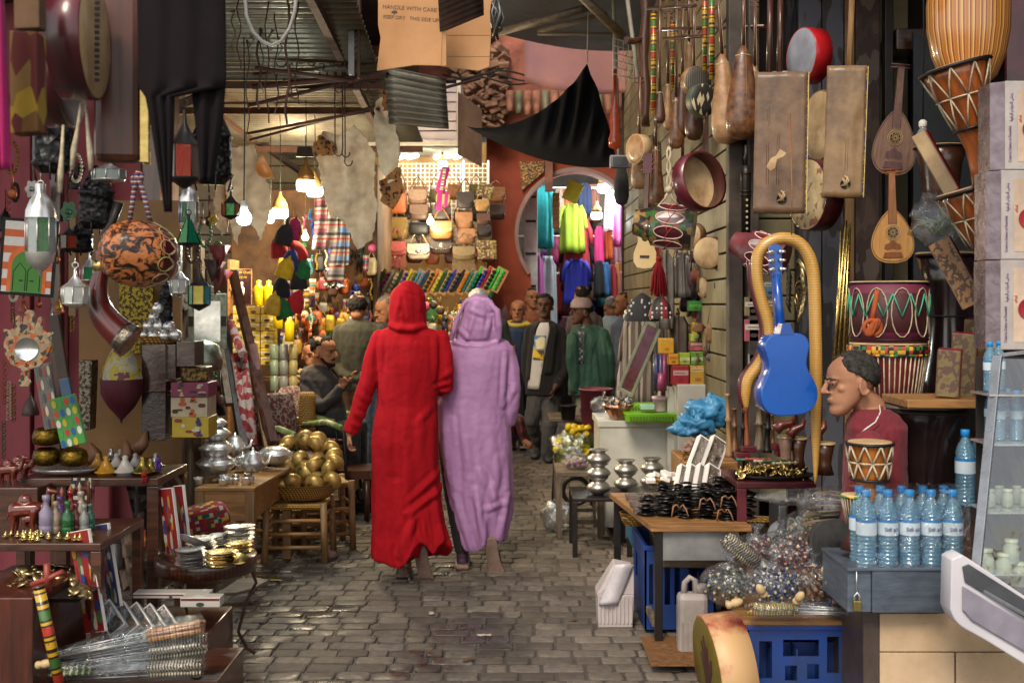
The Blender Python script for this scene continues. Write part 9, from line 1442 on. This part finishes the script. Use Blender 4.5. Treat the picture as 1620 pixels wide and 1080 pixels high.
for k,(a,c)in enumerate((((364,510),(384,560)),((384,556),(402,705)),((372,560),(392,700)),((400,545),(425,700)))):b=MB();b.tube([P(*a,7.3),P(*c,7.1)],.028,10);one('cloth_roll',['upper slanting red and white cloth roll','middle upright red and white cloth roll','left upright red and white cloth roll','dull pink cloth roll at the right'][k],'cloth roll',(0,0,0),b,rw if k<3 else mt('dull_pink_cloth','#7a5250',.9,0,'#5a3a3a',20),'red and white cloth rolls')
def chair(label,px,Y,rz,cm):
 t=thing('metal_chair',label,'chair',G(px,Y,0),None,(0,0,rz));
 for s in(-1,1):b=MB();b.tube([(s*.25,-.22,0),(s*.25,-.2,.42),(s*.25,-.18,.64),(s*.25,-.05,.69),(s*.25,.2,.66)],.012,8);part('front_leg',b,iron,t);b=MB();b.tube([(s*.24,.3,0),(s*.24,.2,.4),(s*.24,.3,.9)],.012,8);part('back_leg',b,iron,t);b=MB();b.tube([(s*.25,-.17,.67),(s*.25,-.03,.705),(s*.25,.18,.675)],.024,8);part('armrest_wrap',b,patch('green_ribbon',['#8a9a5a','#b5ad8c','#6a8a3a'],40),t)
 b=MB();b.loft([(0,0,z,.25*k,.22*k)for z,k in((.4,.9),(.42,1),(.47,1),(.5,.9))],24,5);part('seat_cushion',b,cm,t);b=MB();b.M=Matrix.Translation((0,.24,.7))@Matrix.Rotation(R(78),4,'X');b.loft([(0,0,z,.24*k,.22*k)for z,k in((-.03,.9),(0,1),(.03,.9))],24,5);part('back_cushion',b,cm,t);return t
fl_=patch('floral_maroon',['#4a1420','#56182a','#8f7f74','#4a1420'],24,.8,mode='noise');chair('metal armchair with floral maroon cushions and green-wrapped arms',475,7.9,60,fl_);chair('second floral cushioned chair that the bearded man sits on',512,8.7,80,fl_)
b=MB();b.lathe([(.06,.55),(.065,.57),(.06,.86),(.05,.9)],18);one('basket_chair_back','woven straw roll standing behind the floral armchair','basket',G(486,8.35,0),b,wicker)
b=MB();b.box(-.2,.2,-.2,.2,.3,.36);[b.tube([(x,y,0),(x,y,.3)],.02,8)for x in(-.17,.17)for y in(-.17,.17)];one('wooden_stool','dark wooden stool beside the jeans','stool',G(548,8.3,0),b,dkwood)
gl=[(857,292,392,14,'#0a8f96','turquoise'),(846,400,510,12,'#a8559a','orchid pink'),(866,405,540,12,'#8f979c','pale grey'),(905,322,400,15,'#7d9412','lime green'),(912,345,430,17,'#86141f','wine red'),(912,372,460,18,'#16161a','black'),(912,392,500,17,'#4a1024','plum'),(912,410,480,15,'#0c22a0','royal blue, in front'),(884,300,370,7,'#8a7a6c','taupe patterned'),(894,300,345,9,'#a8501a','orange'),(925,290,340,9,'#1a2a4a','navy'),(938,292,350,9,'#8a5a4a','brown pink'),(950,300,360,8,'#5a5a4a','khaki'),(958,310,370,7,'#8f9a1a','yellow-green'),(968,295,365,9,'#b0a0ac','pale mauve'),(985,300,390,12,'#b04a86','bright pink'),(948,358,420,6,'#b5286a','fuchsia'),(960,360,410,7,'#b8501c','burnt orange'),(972,362,420,8,'#a87a8a','rose check'),(986,365,420,8,'#5a4a6a','violet print'),(936,412,475,6,'#8a7a70','beige'),(948,412,470,6,'#1a1a1e','charcoal'),(958,415,470,6,'#2a5a8a','denim blue print'),(968,418,480,6,'#8a1a24','crimson'),(978,415,475,6,'#b5784a','peach'),(990,418,470,7,'#3a3a40','slate'),(884,430,500,7,'#8e141e','scarlet'),(876,500,600,10,'#3a2a6a','dark violet'),(895,500,590,9,'#5a2a3a','mulberry'),(1000,330,450,10,'#4a4a50','dark grey')]
for k,(x,y0,y1,w_,c1,nm)in enumerate(gl):robe(nm+(' dress'if w_>11 else ' garment')+' hanging in the clothes shop inside the arch',x,y0,y1,14.35+.12*(k%7)+(.5 if w_<10 else 0),w_,w_*1.35,mt('garment_'+nm.split(',')[0].replace(' ','_').replace('-','_'),c1,.8,0,None,5,.3,16),'hanging_dress'if w_>11 else 'hanging_garment','clothes hanging inside the arch',sl=w_>13,cat='dress'if w_>11 else 'garment')
for k,z in enumerate((3.1,2.45,1.95)):b=MB();b.tube([(0,15.3,z),(2.2,15.3,z)],.018,8);one('clothes_rail',['top','middle','lowest'][k]+' steel clothes rail inside the arch','rail',(0,0,0),b,steel)
wb('paper_sign','yellow paper sign tilted at the top of the arch','sign',887,286,912,318,13.9,.01,mt('yellow_paper','#b5b02a',.7,0,'#9a961f',12),rot=(0,25,0));wb('framed_mirror','narrow wood-framed mirror inside the arch','mirror',874,305,886,362,14.0,.03,ltwood);sheet('leather_patch','plum coloured leather hide on the plinth','leather',[(782,510),(800,480),(808,505),(806,525),(788,528)],13.2,.02,redsh)
for k in range(60):c_=cn[(k*7)%13];y0=(330,395,460)[k%3];robe(c_[0]+' garment at the back of the clothes shop, %s row, %s'%(('top','middle','bottom')[k%3],('far left','left','centre','right','far right')[k//12]),850+2.6*k,y0,y0+90,15.6+.2*(k%4),7,9,MATS['goods_'+c_[0].replace(' ','_')],'hanging_garment','clothes at the back of the arch shop',sl=False,cat='garment')
q=random.Random(8);bc=[('tan','#96683e'),('dark brown','#3c261c'),('sand','#a8885a'),('rust','#85401f'),('olive','#5f5628'),('charcoal','#2b282a'),('cream','#b5a587'),('wine','#501820')]
for k in range(26):c_=bc[k%8];x=592+7.4*k+q.uniform(-3,3);y=[318,352,384,414][k%4]+q.uniform(-6,6);bag('%s leather bag in the %s row behind the others, %s of the stall'%(c_[0],['top','second','third','lowest'][k%4],['left side','middle','right side'][k//9]),x,y-24,x+q.uniform(22,30),y,12.25,c_[1],['flap','flap','plain','stud','fringe'][k%5],q.uniform(10,26))
